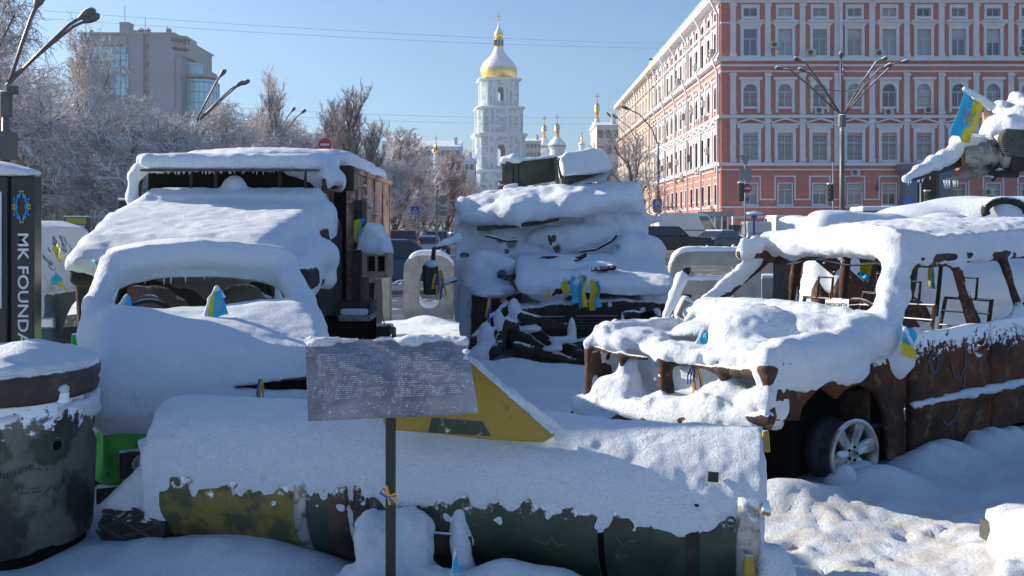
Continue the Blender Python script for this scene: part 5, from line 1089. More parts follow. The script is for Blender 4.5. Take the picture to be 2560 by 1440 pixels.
# icicles
def icicles(parent, a, c, n, l, seed, world=True):
    r = random.Random(seed); b = MB(); a, c = np.array(a, float), np.array(c, float)
    for i in range(n):
        p = a+(c-a)*r.random(); L = l*r.uniform(.3, 1); b.tube([p, p-np.array((0, 0, L*.5)), p-np.array((0, 0, L))], [.006, .004, .001], 5)
    o = b.build('icicle_row', M['ice'], parent, smooth=True, world=world); o['kind'] = 'stuff'; return o
icicles(SUV, (1.5, -.02, .11), (2.6, -.02, .12), 40, .06, 1, False); icicles(SUV, (1.65, .14, 1.49), (2.3, .14, 1.49), 14, .06, 2, False)
# the paper notice
L_ = local(SUV); t = thing('notice', 'white frosted paper notice with black lettering standing on the snowy dashboard', 'notice', L_((1.0, .55, 1.08)))
p0 = P(2057, 795, 7.35); 
A_ = P(2127, 770, 7.3)-P(2057, 768, 7.5); B_ = V3(.02, .05, 1); b = MB(); O_ = P(2092, 770, 7.38); a1 = A_/np.linalg.norm(A_); nn = np.cross(a1, B_/np.linalg.norm(B_)); 
b.prism([(-.105, -.08), (.105, -.075), (.105, .068), (-.10, .062)], O_, a1, B_/np.linalg.norm(B_), nn, 0, .003); b.build('sheet', mat('paper', (.62, .63, .58), .8, var=(40, (.75, .78, .8), .55, .08)), t)
me = text_mesh('ВИЛАЗИТИ\nНА ТЕХНІКУ\nЗАБОРОНЕНО', .034, .0006, bold=.0006); place_mesh(me, O_+nn*.0045+V3(0, 0, -.012), a1, B_); obj('lettering', me, M['graf'], t)
# === green car (u backwards, v towards image left)
GC = thing('green_car', 'bright green car buried under smooth deep snow with small flags stuck in its bonnet', 'car', (-1.87, 6.3, 0), math.atan2(.93, -.36), WR)
lo, hi = (-.5, -1.12, -.05), (3.9, 1.12, 1.85)
v = Vol(lo, hi, .022)
wid = lambda q: .10*np.clip((.45-q[0])/.45, 0, 1)**2+.05*np.clip((q[2]-.5)/.5, 0, 1)
v.prism([(0.02, .16), (-.05, .30), (-.05, .50), (.0, .70), (.12, .80), (.8, .98), (3.45, 1.0), (3.6, .6), (3.5, .18)], 1, -.78, .78, .05, .02, 'u', wid)
v.box((2.25, 0, .85), (1.28, .66, .4), .02, k=.02, op='s')
for s in (-1, 1):
    for cu in (.62, 2.95): v.cap((cu, s*.9, .27), (cu, s*.55, .27), .33, k=.02, op='s')
G0 = v
pil = Vol(lo, hi, .022)
pil.fn((1.45, -.66, 1.3), (3.5, .66, 1.5), lambda x, y, z: np.maximum(np.maximum(np.abs(z-1.40+.05*(y/.6)**2)-.025, np.abs(y)-.62), np.abs(x-2.45)-.98))
for s in (-1, 1):
    pil.cap((.80, s*.70, .97), (1.48, s*.58, 1.36), .04).cap((1.48, s*.58, 1.37), (3.4, s*.58, 1.37), .035).cap((2.2, s*.70, .98), (2.15, s*.59, 1.37), .045).cap((3.3, s*.68, .98), (3.25, s*.58, 1.37), .06)
v.build('body', M['green'], GC, world=False); pil.build('roof_frame', mat('grimy_green', (.03, .035, .02), .7, var=(6, (.05, .14, .03), .6, .08), snow=(.5, .1, 20, .8)), GC, world=False)
cv = Vol(lo, hi, .022); cv.F = np.minimum(v.F, pil.F); sn = cv.snow(.13, .016, 3, (.4, .015), (.10, .006), 61); sn.F = np.maximum(sn.F, (.50-sn.ax[2]+0*sn.F[:, :1, :1]+.05*vnoise3(sn.ax, .12, 62)).astype(np.float32))
sn.prism([(-.10, .54), (-.17, .62), (-.16, .78), (-.04, .98), (.25, 1.09), (.62, 1.19), (.86, 1.20), (1.0, 1.12), (.95, .9), (.1, .6)], 1, -.84, .84, .10, .12, 'u', lambda q: .10*np.clip((.5-q[0])/.5, 0, 1)**2+.20*np.clip((q[2]-.75)/.5, 0, 1)**2)
sn.fn((1.25, -.8, 1.3), (3.6, .8, 1.8), lambda x, y, z: np.maximum(np.abs(z-1.515+.09*(np.abs(y)/.7)**3+.04*((x-2.5)/1.1)**2)-.10, np.maximum(np.abs(y)-.68, np.abs(x-2.45)-1.02))-.02, .1)
sn.chain([(1.44, -.58, 1.46), (1.42, 0, 1.52), (1.44, .58, 1.46)], [.085, .08, .085], .06)
for s in (-1, 1): sn.chain([(.72, s*.75, 1.0), (1.05, s*.73, 1.18), (1.44, s*.63, 1.42)], [.09, .07, .085], .06)
sn.cap((1.9, -.62, 1.0), (1.9, .62, 1.0), .06)
sn.ball((1.02, .42, 1.29), (.30, .26, .15), .08, 's'); sn.ball((1.05, -.25, 1.33), (.22, .4, .10), .06, 's'); sn.box((-.17, -.28, .735), (.15, .30, .022), .015, k=.02, op='s')                                          # the slit of the grille
sn.noise(.6, .03, 63).noise(.05, .004, 64).noise(.13, .006, 65)
sn.build('snow_cover', M['snow'], GC, world=False)
b = MB(); b.bb(-.13, -.08, -.58, .05, .745, .755); b.bb(-.10, -.04, -.6, .08, .66, .745); b.build('grille', M['void'], GC, world=False)
for y in (.42, -.45):
    b = MB(); b.box((-.06, y, .30), (.035, .16, .085), Rz(rad(6))); h = b.build('fog_lamp_housing', M['blackpaint'], GC, world=False, bevel=.02); b = MB(); b.lathe([(.065, .0), (.06, .02), (.03, .035), (0, .04)], (-.095, y+.02, .30), 18, Ry(rad(-90))); o_ = b.build('fog_lamp', M['chrome'], GC, smooth=True, world=False); o_.parent = h
b = MB(); b.bb(-.04, .06, -.70, .70, .06, .16); b.build('front_lip', M['rubber'], GC, world=False)
b = MB()
for dy, s in ((.22, 1), ):
    pts = [(.02, .36), (.10, .50), (.2, .54), (.23, .47), (.12, .36), (.02, .28), (-.1, .24)]; pts2 = [(.0, .40), (-.02, .52), (-.10, .55), (-.12, .46), (-.02, .34)]
    for q in (pts, pts2): b.tube([(-.065-.01*k % .01, y+.1, z+.02) for k, (y, z) in enumerate(q)], .022, 6)
b.build('paint_scrawl', M['graf'], GC, world=False)
for y in (.33, -.36):                                                                      # seats with snow
    s = Vol((1.3, y-.4, .45), (2.1, y+.4, 1.45), .02); s.box((1.85, y, .85), (.08, .27, .32), .07, Ry(rad(12))); s.ball((1.92, y, 1.16), (.08, .17, .11)); s.box((1.55, y, .55), (.28, .26, .08), .06); s.build('seat', M['seat'], GC, world=False)
s = Vol((2.6, -.7, .5), (3.2, .7, 1.35), .025); s.box((2.95, 0, .85), (.08, .6, .35), .07, Ry(rad(10))); s.ball((3.0, .3, 1.2), (.07, .15, .1)).ball((3.0, -.3, 1.2), (.07, .15, .1)); s.build('rear_seat', M['seat'], GC, world=False)
R = frame_z((1, 0, -.35)); b = MB(); b.tube([np.array((1.13, .38, 1.02))+R@np.array((.19*math.cos(a), .19*math.sin(a), 0)) for a in np.linspace(0, 2*math.pi, 24)], .016, 6); b.build('steering_wheel', M['blackpaint'], GC, world=False)
s = Vol(P(300, 830, 7.2)-.1, P(440, 700, 7.7)+.1, .014); s.ball(P(372, 785, 7.45), (.135, .05, .15)); s.ball(P(345, 745, 7.6), (.14, .05, .10)); s.build('headrest', M['seat'], GC)
b = MB(); b.bb(1.3, 3.3, -.68, .68, .2, .24); b.bb(3.30, 3.36, -.66, .66, .3, 1.37); b.bb(2.25, 3.3, .60, .63, .9, 1.36); b.bb(1.6, 3.3, -.56, .56, 1.345, 1.36); b.build('floor_and_dark_lining', M['void'], GC, world=False)  # floor, plus black rear wall, side and headliner added to keep the cabin dark
b = MB(); b.box((.86, .83, .95), (.05, .05, .06)); b.tube([(.9, .72, .95), (.88, .8, .95)], .025, 6); b.build('wing_mirror', M['green'], GC, world=False, bevel=.03)
for cu in (.62, 2.95):
    for s in (-1, 1): b = MB(); b.lathe([(.15, -.08), (.29, -.09), (.29, .09), (.15, .09), (0, .07)], (cu, s*.66, .28), 24, Rx(rad(-90*s))); b.build('wheel', M['rubber'], GC, world=False)
icicles(GC, (1.42, -.45, 1.36), (1.42, .45, 1.36), 7, .07, 5, False)
# === armoured truck behind the green car
TR = thing('armoured_truck', 'burnt military truck with rusty box body and snow laden visor behind the green car', 'truck', (-3.1, 11.5, 0), 0, WR)
lo, hi = (-4.75, 8.6, .3), (-1.75, 16.6, 3.0); v = Vol(lo, hi, .035)
v.prism([(9.1, .75), (9.05, 1.25), (9.3, 1.52), (10.9, 1.80), (11.25, 2.02), (11.35, 2.32), (12.6, 2.46), (12.6, .75)], 0, -4.25, -1.95, .08, .05, 'u', lambda q: .15*np.clip((q[2]-1.75)/.25, 0, 1)+.03+.22*np.clip((10.6-q[1])/1.2, 0, 1))
v.box((-3.10, 14.4, 1.75), (1.08, 1.75, .78), .03, k=0)
v.box((-3.85, 9.55, 1.3), (.15, .6, .10), .06); v.box((-2.1, 9.9, 1.25), (.22, .7, .12), .06)
v.box((-3.12, 11.22, 2.27), (.95, .30, .11), .02, k=.02, op='s')                           # windscreen slot
v.box((-2.0, 12.0, 1.45), (.35, .36, .75), .02, k=.01, op='s')                              # door opening right
cab = v
sn = v.snow(.18, .02, 4, (.5, .05), (.15, .012), 71)
sn.prism([(8.95, 1.25), (8.9, 1.42), (9.3, 1.62), (10.2, 1.86), (10.9, 1.98), (11.15, 2.08), (11.3, 2.02), (11.3, 1.6)], 0, -4.30, -2.0, .12, .15, 'u', lambda q: .22*np.clip((10.9-q[1])/1.2, 0, 1)+.12*np.clip((9.5-q[1])/.6, 0, 1)**2+.10*np.clip((q[2]-1.95)/.1, 0, 1))
sn.box((-3.12, 11.22, 2.25), (.95, .36, .115), .04, k=.03, op='s')
sn.box((-3.12, 11.12, 2.08), (.97, .14, .06), .06, Rx(rad(25)), k=.06)
sn.ball((-3.12, 11.2, 2.16), (.14, .10, .15), .05)
sn.box((-3.13, 11.25, 2.46), (1.0, .30, .09), .09, k=.06); sn.ball((-3.1, 12.9, 2.60), (1.0, .9, .14), .12)
sn.box((-2.35, 12.0, 2.36), (.30, .55, .13), .12, Ry(rad(22)), k=.08)
for c, r in ((P(760, 640, 10.1), (.35, .5, .22)), (P(730, 700, 9.8), (.28, .4, .25)), (P(800, 650, 10.4), (.18, .3, .12)), (P(700, 760, 9.5), (.3, .4, .25)), (P(235, 652, 9.2), (.18, .3, .10)), (P(820, 700, 10.2), (.08, .15, .10))): sn.ball(c, r, .1)
sn.box((-2.0, 12.0, 1.45), (.35, .33, .78), .02, k=.02, op='s')
sn.noise(.08, .012, 73); sn.F = np.maximum(sn.F, (np.where(sn.ax[0] < -3.75, 1.32, .86)[:, None, None]-sn.ax[2][None, None, :]+.08*vnoise3(sn.ax, .2, 74)+.05*vnoise3(sn.ax, .07, 79)).astype(np.float32))
# the box keeps its bare rusty right wall: cut the snow from it
sn.fn((-2.05, 12.6, .3), (-1.7, 16.3, 2.44), lambda x, y, z: np.maximum(np.maximum(-2.03-x, np.abs(y-14.5)-1.85), z-2.42), .02, 's')
cab.build('cab', M['black'], TR)
b = MB(); b.bb(-2.05, -1.985, 12.72, 16.12, .95, 2.47); 
for y in (12.74, 13.5, 14.3, 15.2, 16.06): b.bb(-1.984, -1.965, y, y+.05, .96, 2.45)
b.bb(-1.984, -1.94, 12.7, 16.14, 2.40, 2.46); b.build('box_wall', M['tan_rust'], TR)
sn.build('snow_cover', M['snow'], TR)
b = MB(); b.bb(-4.10, -2.13, 10.98, 11.06, 2.345, 2.37); b.build('visor', M['steel'], TR)
for px in (478, 540, 700, 764): p = P(px, 470, 11.05); b = MB(); b.bb(p[0]-.012, p[0]+.012, 11.03, 11.06, 2.16, 2.344); b.build('visor_bracket', M['black'], TR)
b = MB(); b.bb(-4.2, -2.3, 11.5, 11.55, 2.1, 2.4); b.build('windscreen', M['void'], TR)
# left mirror hoop and mirror
s = Vol((-4.85, 11.0, 1.6), (-3.9, 11.7, 2.75), .02); q = [P(345, 545, 11.2), P(332, 500, 11.2), P(338, 440, 11.2), P(352, 422, 11.2), P(375, 414, 11.3), P(400, 420, 11.3)]
s.chain(q, [.07, .07, .07, .075, .07, .06]); s.noise(.1, .012, 75); s.build('mirror_hoop_snow', M['snow'], TR)
b = MB(); b.tube([p_+np.array((.035, .02, -.02)) for p_ in q], .05, 8); b.build('mirror_hoop', M['rust'], TR, smooth=True)
px_box('mirror', TR, 294, 324, 500, 546, 11.3, .1, M['blackpaint'], .02); px_box('mirror_snow', TR, 293, 325, 495, 499.8, 11.3, .1, M['snow'], .015)
s = Vol(P(340, 412, 11.5)-.1, P(412, 378, 11.8)+.1, .02); s.cap(P(358, 400, 11.6), P(392, 396, 11.6), .075, .07); s.noise(.1, .012, 76); s.build('light_snow_cap', M['snow'], TR); px_box('roof_light', TR, 352, 405, 398, 412, 11.62, .12, M['rust'], .01)
# right side: door jambs, steps, tool box
px_box('door_jamb', TR, 866, 884, 478, 780, 11.75, .12, M['tan_rust']); px_box('door_jamb', TR, 822, 830, 478, 700, 11.2, .1, M['rust']); px_box('door_panel', TR, 884, 906, 500, 800, 11.7, .25, M['black'])
px_box('door_sill', TR, 820, 925, 758, 790, 11.2, .5, mat('sill_dark', (.02, .018, .016), .7), 0); px_box('step_plate', TR, 846, 924, 790, 803, 11.15, .5, M['alu']); px_box('step_snow', TR, 848, 922, 770, 789.5, 11.18, .45, M['snow'], .04)
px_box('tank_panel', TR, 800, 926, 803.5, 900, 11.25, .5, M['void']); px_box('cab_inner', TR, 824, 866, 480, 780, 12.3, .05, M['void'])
t_x0, t_x1 = P(884, 0, 11.6)[0], P(965, 0, 11.6)[0]
b = MB(); z0, z1 = P(0, 690, 11.6)[2], P(0, 628, 11.6)[2]; X = lambda p_: P(p_, 0, 11.6)[0]
b.bb(X(905), X(968), 11.6, 12.2, z0-.02, P(0, 680, 11.6)[2]); b.bb(X(905), X(968), 11.6, 12.2, P(0, 640, 11.6)[2], z1)
for a_, c_ in ((905, 917), (938, 943), (962, 968)): b.bb(X(a_), X(c_), 11.601, 12.199, P(0, 680, 11.6)[2], P(0, 640, 11.6)[2])
b.build('tool_box', M['tan'], TR); b = MB(); b.bb(X(916), X(963), 11.75, 12.19, z0, z1-.02); b.build('tool_box_inside', M['void'], TR); b = MB(); b.bb(X(884), X(904.8), 11.5, 12.2, .5, z1+.02); b.build('side_post', M['black'], TR)
s = Vol(P(880, 650, 11.3)-.1, P(985, 555, 12.3)+.15, .022); s.prism([(X(886), z1-.01), (X(972), z1-.03), (X(966), z1+.12), (X(940), z1+.30), (X(915), z1+.33), (X(892), z1+.20)], 1, 11.55, 12.2, .06); s.noise(.12, .03, 77).noise(.05, .008, 78); s.build('tool_box_snow', M['snow'], TR)
px_box('rear_hitch', TR, 905, 975, 815, 842, 12.0, .35, M['blackpaint'], .02); b = MB(); b.tube([P(970, 812, 12), P(985, 822, 12), P(985, 845, 12)], .03, 6); b.tube([P(925, 745, 12), P(955, 780, 12), P(962, 815, 12)], .008, 5); b.build('hose', M['tan'], TR, smooth=True)
for px, py in ((908, 498), (930, 520), (958, 540), (905, 470)):
    yy = 13.0+(px-900)*.02; b = MB(); b.box((-1.94, yy, P(0, py, yy)[2]), (.03, .03, .012)); b.build('hinge', M['tan'], TR); b = MB(); b.box((-1.94, yy, P(0, py, yy)[2]+.03), (.03, .03, .017)); b.build('hinge_snow', M['snow'], TR, bevel=.02)
for yy in (9.9, 13.6, 15.2):
    for xx in (-4.1, -2.2): b = MB(); b.lathe([(.3, -.15), (.52, -.16), (.55, 0), (.52, .16), (.3, .15), (0, .1)], (xx, yy, .52), 24, Ry(rad(90))); b.build('wheel', M['rubber'], TR)
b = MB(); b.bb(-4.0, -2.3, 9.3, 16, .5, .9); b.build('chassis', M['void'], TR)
icicles(TR, (-4.05, 11.02, 2.345), (-2.2, 11.02, 2.345), 60, .04, 8)
# === armoured van with the crumpled nose in the middle
AV = thing('armoured_van', 'burnt armoured vehicle plastered with snow, flags on its crumpled dark nose', 'armoured vehicle', (.55, 14, 0), 0, WR)
lo, hi = (-1.15, 11.6, .0), (2.65, 17.3, 2.75); v = Vol(lo, hi, .032); k_ = 13.6/F
sil = [((px-1280)*k_, HC-(py-563)*k_) for px, py in ((1150, 880), (1143, 740), (1146, 560), (1168, 500), (1230, 480), (1540, 470), (1588, 500), (1606, 560), (1640, 700), (1668, 880))]
def avf(x, y, z):
    d2 = polysdf(sil, x, z); return np.maximum(np.maximum(d2, (13.62+np.clip(z-1.15, 0, 9)*.45-y)*.9), y-16.8)
v.fn((-.95, 13.0, .1), (2.3, 17, 2.4), avf, .05)
sn = Vol(lo, hi, .032)
sn.fn((-1.0, 12.9, .1), (2.4, 17, 2.5), lambda x, y, z: np.maximum(avf(x, y, z)-.055, .42-z+.25*np.clip(x+.6, 0, .5)), .05)
# roof slab of snow, hanging sheet, heaps
sn.prism([((px-1280)*k_*1.02, HC-(py-563)*k_*1.02) for px, py in ((1152, 560), (1165, 528), (1190, 494), (1270, 474), (1400, 462), (1530, 456), (1585, 470), (1602, 500), (1606, 535), (1560, 528), (1400, 545), (1250, 556))], 1, 13.48, 16.6, .16, .08)
sn.chain([P(1172, 545, 13.4), P(1290, 532, 13.33), P(1420, 514, 13.35), P(1580, 492, 13.45)], [.05, .12, .13, .08], .25)
sn.ball(P(1430, 596, 13.72), (.62, .16, .21), .05); sn.box(P(1530, 600, 13.95), (.42, .2, .35), .15, k=.2); sn.box(P(1590, 680, 13.5), (.35, .3, .5), .2, Ry(rad(8)), k=.15)
for px, py, D, r in ((1215, 690, 13.3, (.34, .2, .34)), (1175, 800, 13.3, (.16, .2, .5)), (1262, 665, 13.2, (.15, .15, .11)), (1235, 728, 12.95, (.28, .3, .10)), (1420, 668, 12.95, (.42, .35, .14)), (1630, 740, 13.1, (.3, .3, .25)), (1156, 512, 13.6, (.10, .12, .12)), (1575, 470, 14.0, (.14, .12, .08)), (1625, 548, 13.9, (.16, .15, .05))): sn.ball(P(px, py, D), r, .16)
HOLES = [(1250, 604, 13.5, (.10, .5, .05)), (1275, 612, 13.5, (.09, .5, .07)), (1266, 630, 13.5, (.06, .5, .06)), (1283, 600, 13.5, (.06, .4, .03)), (1384, 598, 13.5, (.04, .4, .05)), (1394, 622, 13.5, (.05, .4, .07)), (1400, 636, 13.4, (.07, .4, .03)), (1212, 578, 13.5, (.16, .4, .045)), (1270, 570, 13.5, (.22, .4, .055)), (1340, 561, 13.5, (.27, .4, .05)), (1410, 549, 13.5, (.18, .4, .035)), (1318, 664, 13.2, (.10, .5, .05)), (1350, 655, 13.2, (.2, .5, .03)), (1372, 648, 13.2, (.1, .4, .045)), (1438, 652, 13.2, (.10, .5, .05)), (1462, 643, 13.2, (.10, .5, .04)), (1255, 686, 13.1, (.07, .5, .06)), (1278, 694, 13.1, (.09, .5, .04)), (1505, 640, 13.4, (.12, .25, .015)), (1540, 618, 13.4, (.08, .25, .03)), (1160, 640, 13.5, (.05, .3, .02)), (1165, 700, 13.5, (.06, .3, .03))]
for px, py, D, r in HOLES: sn.ball(P(px, py, D), r, .02, 's'); v.ball(P(px, py, D+.15), np.array(r)*(.9, 1, .85), .02, 's')
sn.noise(.11, .010, 82)
v.noise(.4, .03, 80).noise(.1, .012, 81)
# crumpled nose: dark sheet metal at about 12.3 m
n_ = Vol((-.6, 11.6, .05), (2.4, 13.8, 1.5), .025)
n_.prism([((px-1280)*12.4/F, HC-(py-563)*12.4/F) for px, py in ((1285, 905), (1275, 800), (1300, 770), (1400, 755), (1560, 750), (1660, 752), (1685, 800), (1670, 900))], 1, 12.35, 13.7, .05, .02)
for pts, r in (((1290, 780), (1340, 795), (1410, 815)), .05), (((1280, 812), (1330, 850), (1410, 905), (1470, 912)), .05), (((1300, 790), (1380, 850), (1440, 868)), .04), (((1290, 860), (1350, 880), (1440, 905)), .06), (((1435, 880), (1500, 890), (1600, 880)), .06), (((1560, 785), (1620, 790), (1680, 800)), .05): n_.chain([P(a, c, 12.25) for a, c in pts], r, .03)
n_.chain([P(1180, 900, 12.4), P(1200, 850, 12.3), P(1235, 800, 12.4), P(1268, 760, 12.6)], [.08, .10, .08, .04]); n_.chain([P(1195, 915, 12.2), P(1240, 870, 12.2), P(1270, 800, 12.3)], [.06, .08, .05])
n_.box(P(1240, 790, 12.9), (.32, .05, .30), .02); n_.box(P(1640, 790, 12.5), (.2, .2, .1), .05)
n_.cap(P(1620, 800, 12.1), P(1620, 800, 12.6), .11, k=.02, op='s'); n_.cap(P(1668, 785, 12.1), P(1668, 785, 12.6), .08, k=.02, op='s')
n_.cap(P(1480, 672, 12.6), P(1535, 668, 12.5), .035).cap(P(1500, 712, 12.4), P(1550, 722, 12.4), .03); n_.chain([P(1360, 740, 12.3), P(1400, 725, 12.2), P(1470, 735, 12.2)], .035)
n_.noise(.13, .02, 83).noise(.05, .008, 84)
ns = n_.snow(.035, .018, 2, (.25, .015), (.08, .010), 85)
hood = [(12.22, .90), (12.18, 1.0), (12.35, 1.12), (12.8, 1.22), (13.3, 1.36), (13.6, 1.36), (13.6, 1.0), (12.4, .92)]
ns.prism(hood, 0, P(1292, 0, 12.4)[0], P(1685, 0, 12.4)[0], .09, .06)
for px, py, D, r in ((1470, 712, 12.75, (.40, .3, .12)), (1370, 728, 12.5, (.28, .25, .12)), (1505, 662, 12.6, (.18, .06, .045)), (1530, 694, 12.5, (.16, .06, .04)), (1310, 700, 12.5, (.10, .12, .10)), (1640, 735, 12.6, (.26, .3, .12)), (1285, 775, 12.3, (.08, .10, .14)), (1330, 822, 12.2, (.13, .08, .05)), (1400, 848, 12.15, (.14, .07, .04)), (1380, 872, 12.12, (.12, .06, .03)), (1430, 822, 12.18, (.05, .05, .16)), (1556, 810, 12.2, (.04, .05, .14)), (1490, 850, 12.12, (.22, .06, .035)), (1225, 735, 12.6, (.2, .12, .05)), (1215, 850, 12.2, (.10, .08, .22)), (1245, 800, 12.25, (.05, .08, .14)), (1195, 890, 12.1, (.12, .1, .12))): ns.ball(P(px, py, D), r, .07)
ns.noise(.07, .012, 86); ns.noise(.2, .015, 87)
sn.F = np.maximum(sn.F, -(v.F+.0)*0-1); v.build('hull', M['black'], AV); sn.noise(.45, .022, 88).noise(.13, .010, 89).noise(.075, .014, 90); sn.build('snow_cover', M['snow_rough'], AV); n_.build('crumpled_nose', M['black'], AV); ns.build('nose_snow', M['snow_rough'], AV)
for x0, x1, y0, y1 in ((1440, 1546, 790, 826), (1352, 1412, 792, 822), (1445, 1540, 862, 884)):
    a, c = P(x0, y1, 12.18), P(x1, y0, 12.18); b = MB(); b.bb(a[0], c[0], 12.24, 12.28, a[2], c[2])
    for i in range(12): x = a[0]+(c[0]-a[0])*(i+.5)/12; b.bb(x-.006, x+.006, 12.2, 12.239, a[2], c[2])
    for i in range(5): z = a[2]+(c[2]-a[2])*(i+.5)/5; b.bb(a[0], c[0], 12.205, 12.238, z-.005, z+.005)
    b.build('grille', M['black'], AV)
def strip(name, m, pts, D, hgt, th=.03):
    b = MB()
    for (x0, y0), (x1, y1) in zip(pts[:-1], pts[1:]):
        a, c = P(x0, y0, D), P(x1, y1, D); plate3(b, [a, c, c+np.array((0, .02, hgt)), a+np.array((0, .02, hgt))], -th)
    return b.build(name, m, AV)
def plate3(mb, c4, th):
    c4 = [np.array(c_) for c_ in c4]; n0 = np.cross(c4[1]-c4[0], c4[3]-c4[0]); n0 = n0/np.linalg.norm(n0)*th
    mb.add(c4+[p_+n0 for p_ in c4], [(0, 1, 2, 3), (7, 6, 5, 4), (0, 4, 5, 1), (1, 5, 6, 2), (2, 6, 7, 3), (3, 7, 4, 0)])
strip('visor_rail', M['olive'], ((1192, 576), (1260, 571), (1330, 563), (1398, 551)), 13.40, .055); strip('wiper', M['black'], ((1214, 588), (1240, 594), (1268, 602), (1292, 600)), 13.42, .016)
strip('fragment_and_gap', M['rust'], ((1374, 596), (1380, 612)), 13.38, .05); strip('fragment_and_gap', M['rust'], ((1386, 620), (1398, 636)), 13.34, .03); strip('fragment_and_gap', M['black'], ((1312, 664), (1340, 662), (1372, 650)), 13.05, .04); strip('fragment_and_gap', M['black'], ((1426, 656), (1448, 650), (1466, 640)), 13.0, .05); strip('fragment_and_gap', M['black'], ((1244, 692), (1268, 700), (1292, 694)), 12.95, .045); strip('fragment_and_gap', M['black'], ((1478, 676), (1510, 672), (1536, 668)), 12.42, .03); strip('fragment_and_gap', M['black'], ((1495, 716), (1530, 720), (1556, 726)), 12.22, .022)  # fragments and planks, plus black strips drawn in for the dark gaps
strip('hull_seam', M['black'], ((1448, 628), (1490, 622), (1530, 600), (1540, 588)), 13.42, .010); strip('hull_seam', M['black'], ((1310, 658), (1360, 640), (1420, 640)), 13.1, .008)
for px in (1210, 1610): b = MB(); p = P(px, 0, 13.9); b.lathe([(.3, -.18), (.46, -.19), (.5, 0), (.46, .19), (.3, .18), (0, .1)], (p[0], 13.9, .42), 24, Ry(rad(90))); b.build('wheel', M['rubber'], AV)
b = MB(); b.bb(P(1150, 0, 13.6)[0], P(1660, 0, 13.6)[0], 13.6, 16.5, .2, .5); b.build('underbody', M['void'], AV)
# turret shield
b = MB(); D0 = 14.2; q = lambda x, y, d=0: P(x, y, D0+d)
def plate3(mb, c4, th):
    c4 = [np.array(c_) for c_ in c4]; n0 = np.cross(c4[1]-c4[0], c4[3]-c4[0]); n0 = n0/np.linalg.norm(n0)*th
    mb.add(c4+[p_+n0 for p_ in c4], [(0, 1, 2, 3), (7, 6, 5, 4), (0, 4, 5, 1), (1, 5, 6, 2), (2, 6, 7, 3), (3, 7, 4, 0)])
for c4 in ([q(1298, 468), q(1394, 452), q(1392, 394), q(1298, 404)], [q(1394, 452), q(1400, 468, -.5), q(1392, 392, -.5), q(1392, 394)], [q(1258, 475, .1), q(1298, 468), q(1298, 404), q(1258, 402, .1)]): plate3(b, c4, .04)
b.build('turret_shield', M['olive'], AV)
b = MB(); b.add([q(1408, 468, -.6), q(1515, 450, -.6), q(1530, 428, .3), q(1395, 395, -.6), q(1500, 375, -.5), q(1412, 425, -.62), q(1530, 425, -.1), q(1398, 470, .6), q(1520, 450, .6), q(1500, 375, .6), q(1395, 390, .6)], [(0, 1, 6, 5), (5, 6, 4, 3), (0, 5, 3, 10, 7), (1, 8, 9, 4, 6), (3, 4, 9, 10), (0, 7, 8, 1), (7, 10, 9, 8)]); b.build('turret_box', M['olive'], AV)
s = Vol(P(1240, 480, 13.2)-.1, P(1550, 360, 15)+.15, .025); s.prism([((px-1280)*13.6/F, HC-(py-563)*13.6/F) for px, py in ((1406, 440), (1398, 398), (1412, 384), (1480, 372), (1508, 374), (1532, 420), (1520, 428), (1470, 436))], 1, 13.42, 14.8, .04, .03, 'u'); s.chain([q(1260, 400, .05), q(1285, 396), q(1300, 402), q(1392, 390)], [.05, .05, .03, .02]); s.cap(q(1262, 470, -.05), q(1290, 465, -.05), .04); s.noise(.15, .02, 91).noise(.06, .006, 92); s.build('turret_snow', M['snow'], AV)
b = MB(); plate3(b, [q(1262, 470), q(1280, 474), q(1282, 402), q(1264, 406)], .03); b.tube([q(1245, 478), q(1250, 466), q(1262, 464)], .03, 6); b.build('turret_bracket', M['olive'], AV)
# mirrors of the armoured van
b = MB(); b.tube([P(1145, 600, 13), P(1115, 612, 12.9), P(1085, 622, 12.8), P(1082, 655, 12.8)], .03, 6); b.tube([P(1140, 700, 13), P(1100, 712, 12.85)], .025, 6); b.build('mirror_arm', M['blackpaint'], AV, smooth=True)
s = Vol(P(1050, 745, 12.6)-.05, P(1150, 580, 13.2)+.1, .016); s.chain([P(1145, 594, 13), P(1115, 606, 12.9), P(1092, 614, 12.8)], [.06, .04, .025]); s.noise(.06, .008, 93); s.build('mirror_snow', M['snow'], AV); s = Vol(P(1050, 690, 12.6)-.05, P(1150, 640, 13.2)+.1, .016); s.ball(P(1080, 660, 12.78), (.09, .08, .05)); s.noise(.06, .008, 94); s.build('mirror_snow', M['snow'], AV); s = Vol(P(1095, 730, 12.6)-.05, P(1150, 680, 13.2)+.1, .016); s.cap(P(1138, 698, 13), P(1105, 708, 12.85), .03, .03); s.noise(.06, .008, 97); s.build('mirror_snow', M['snow'], AV)
b = MB(); p = P(1077, 698, 12.8); b.box(p, (.10, .06, .20), Ry(rad(-3))); b.build('mirror', M['blackpaint'], AV, bevel=.04)
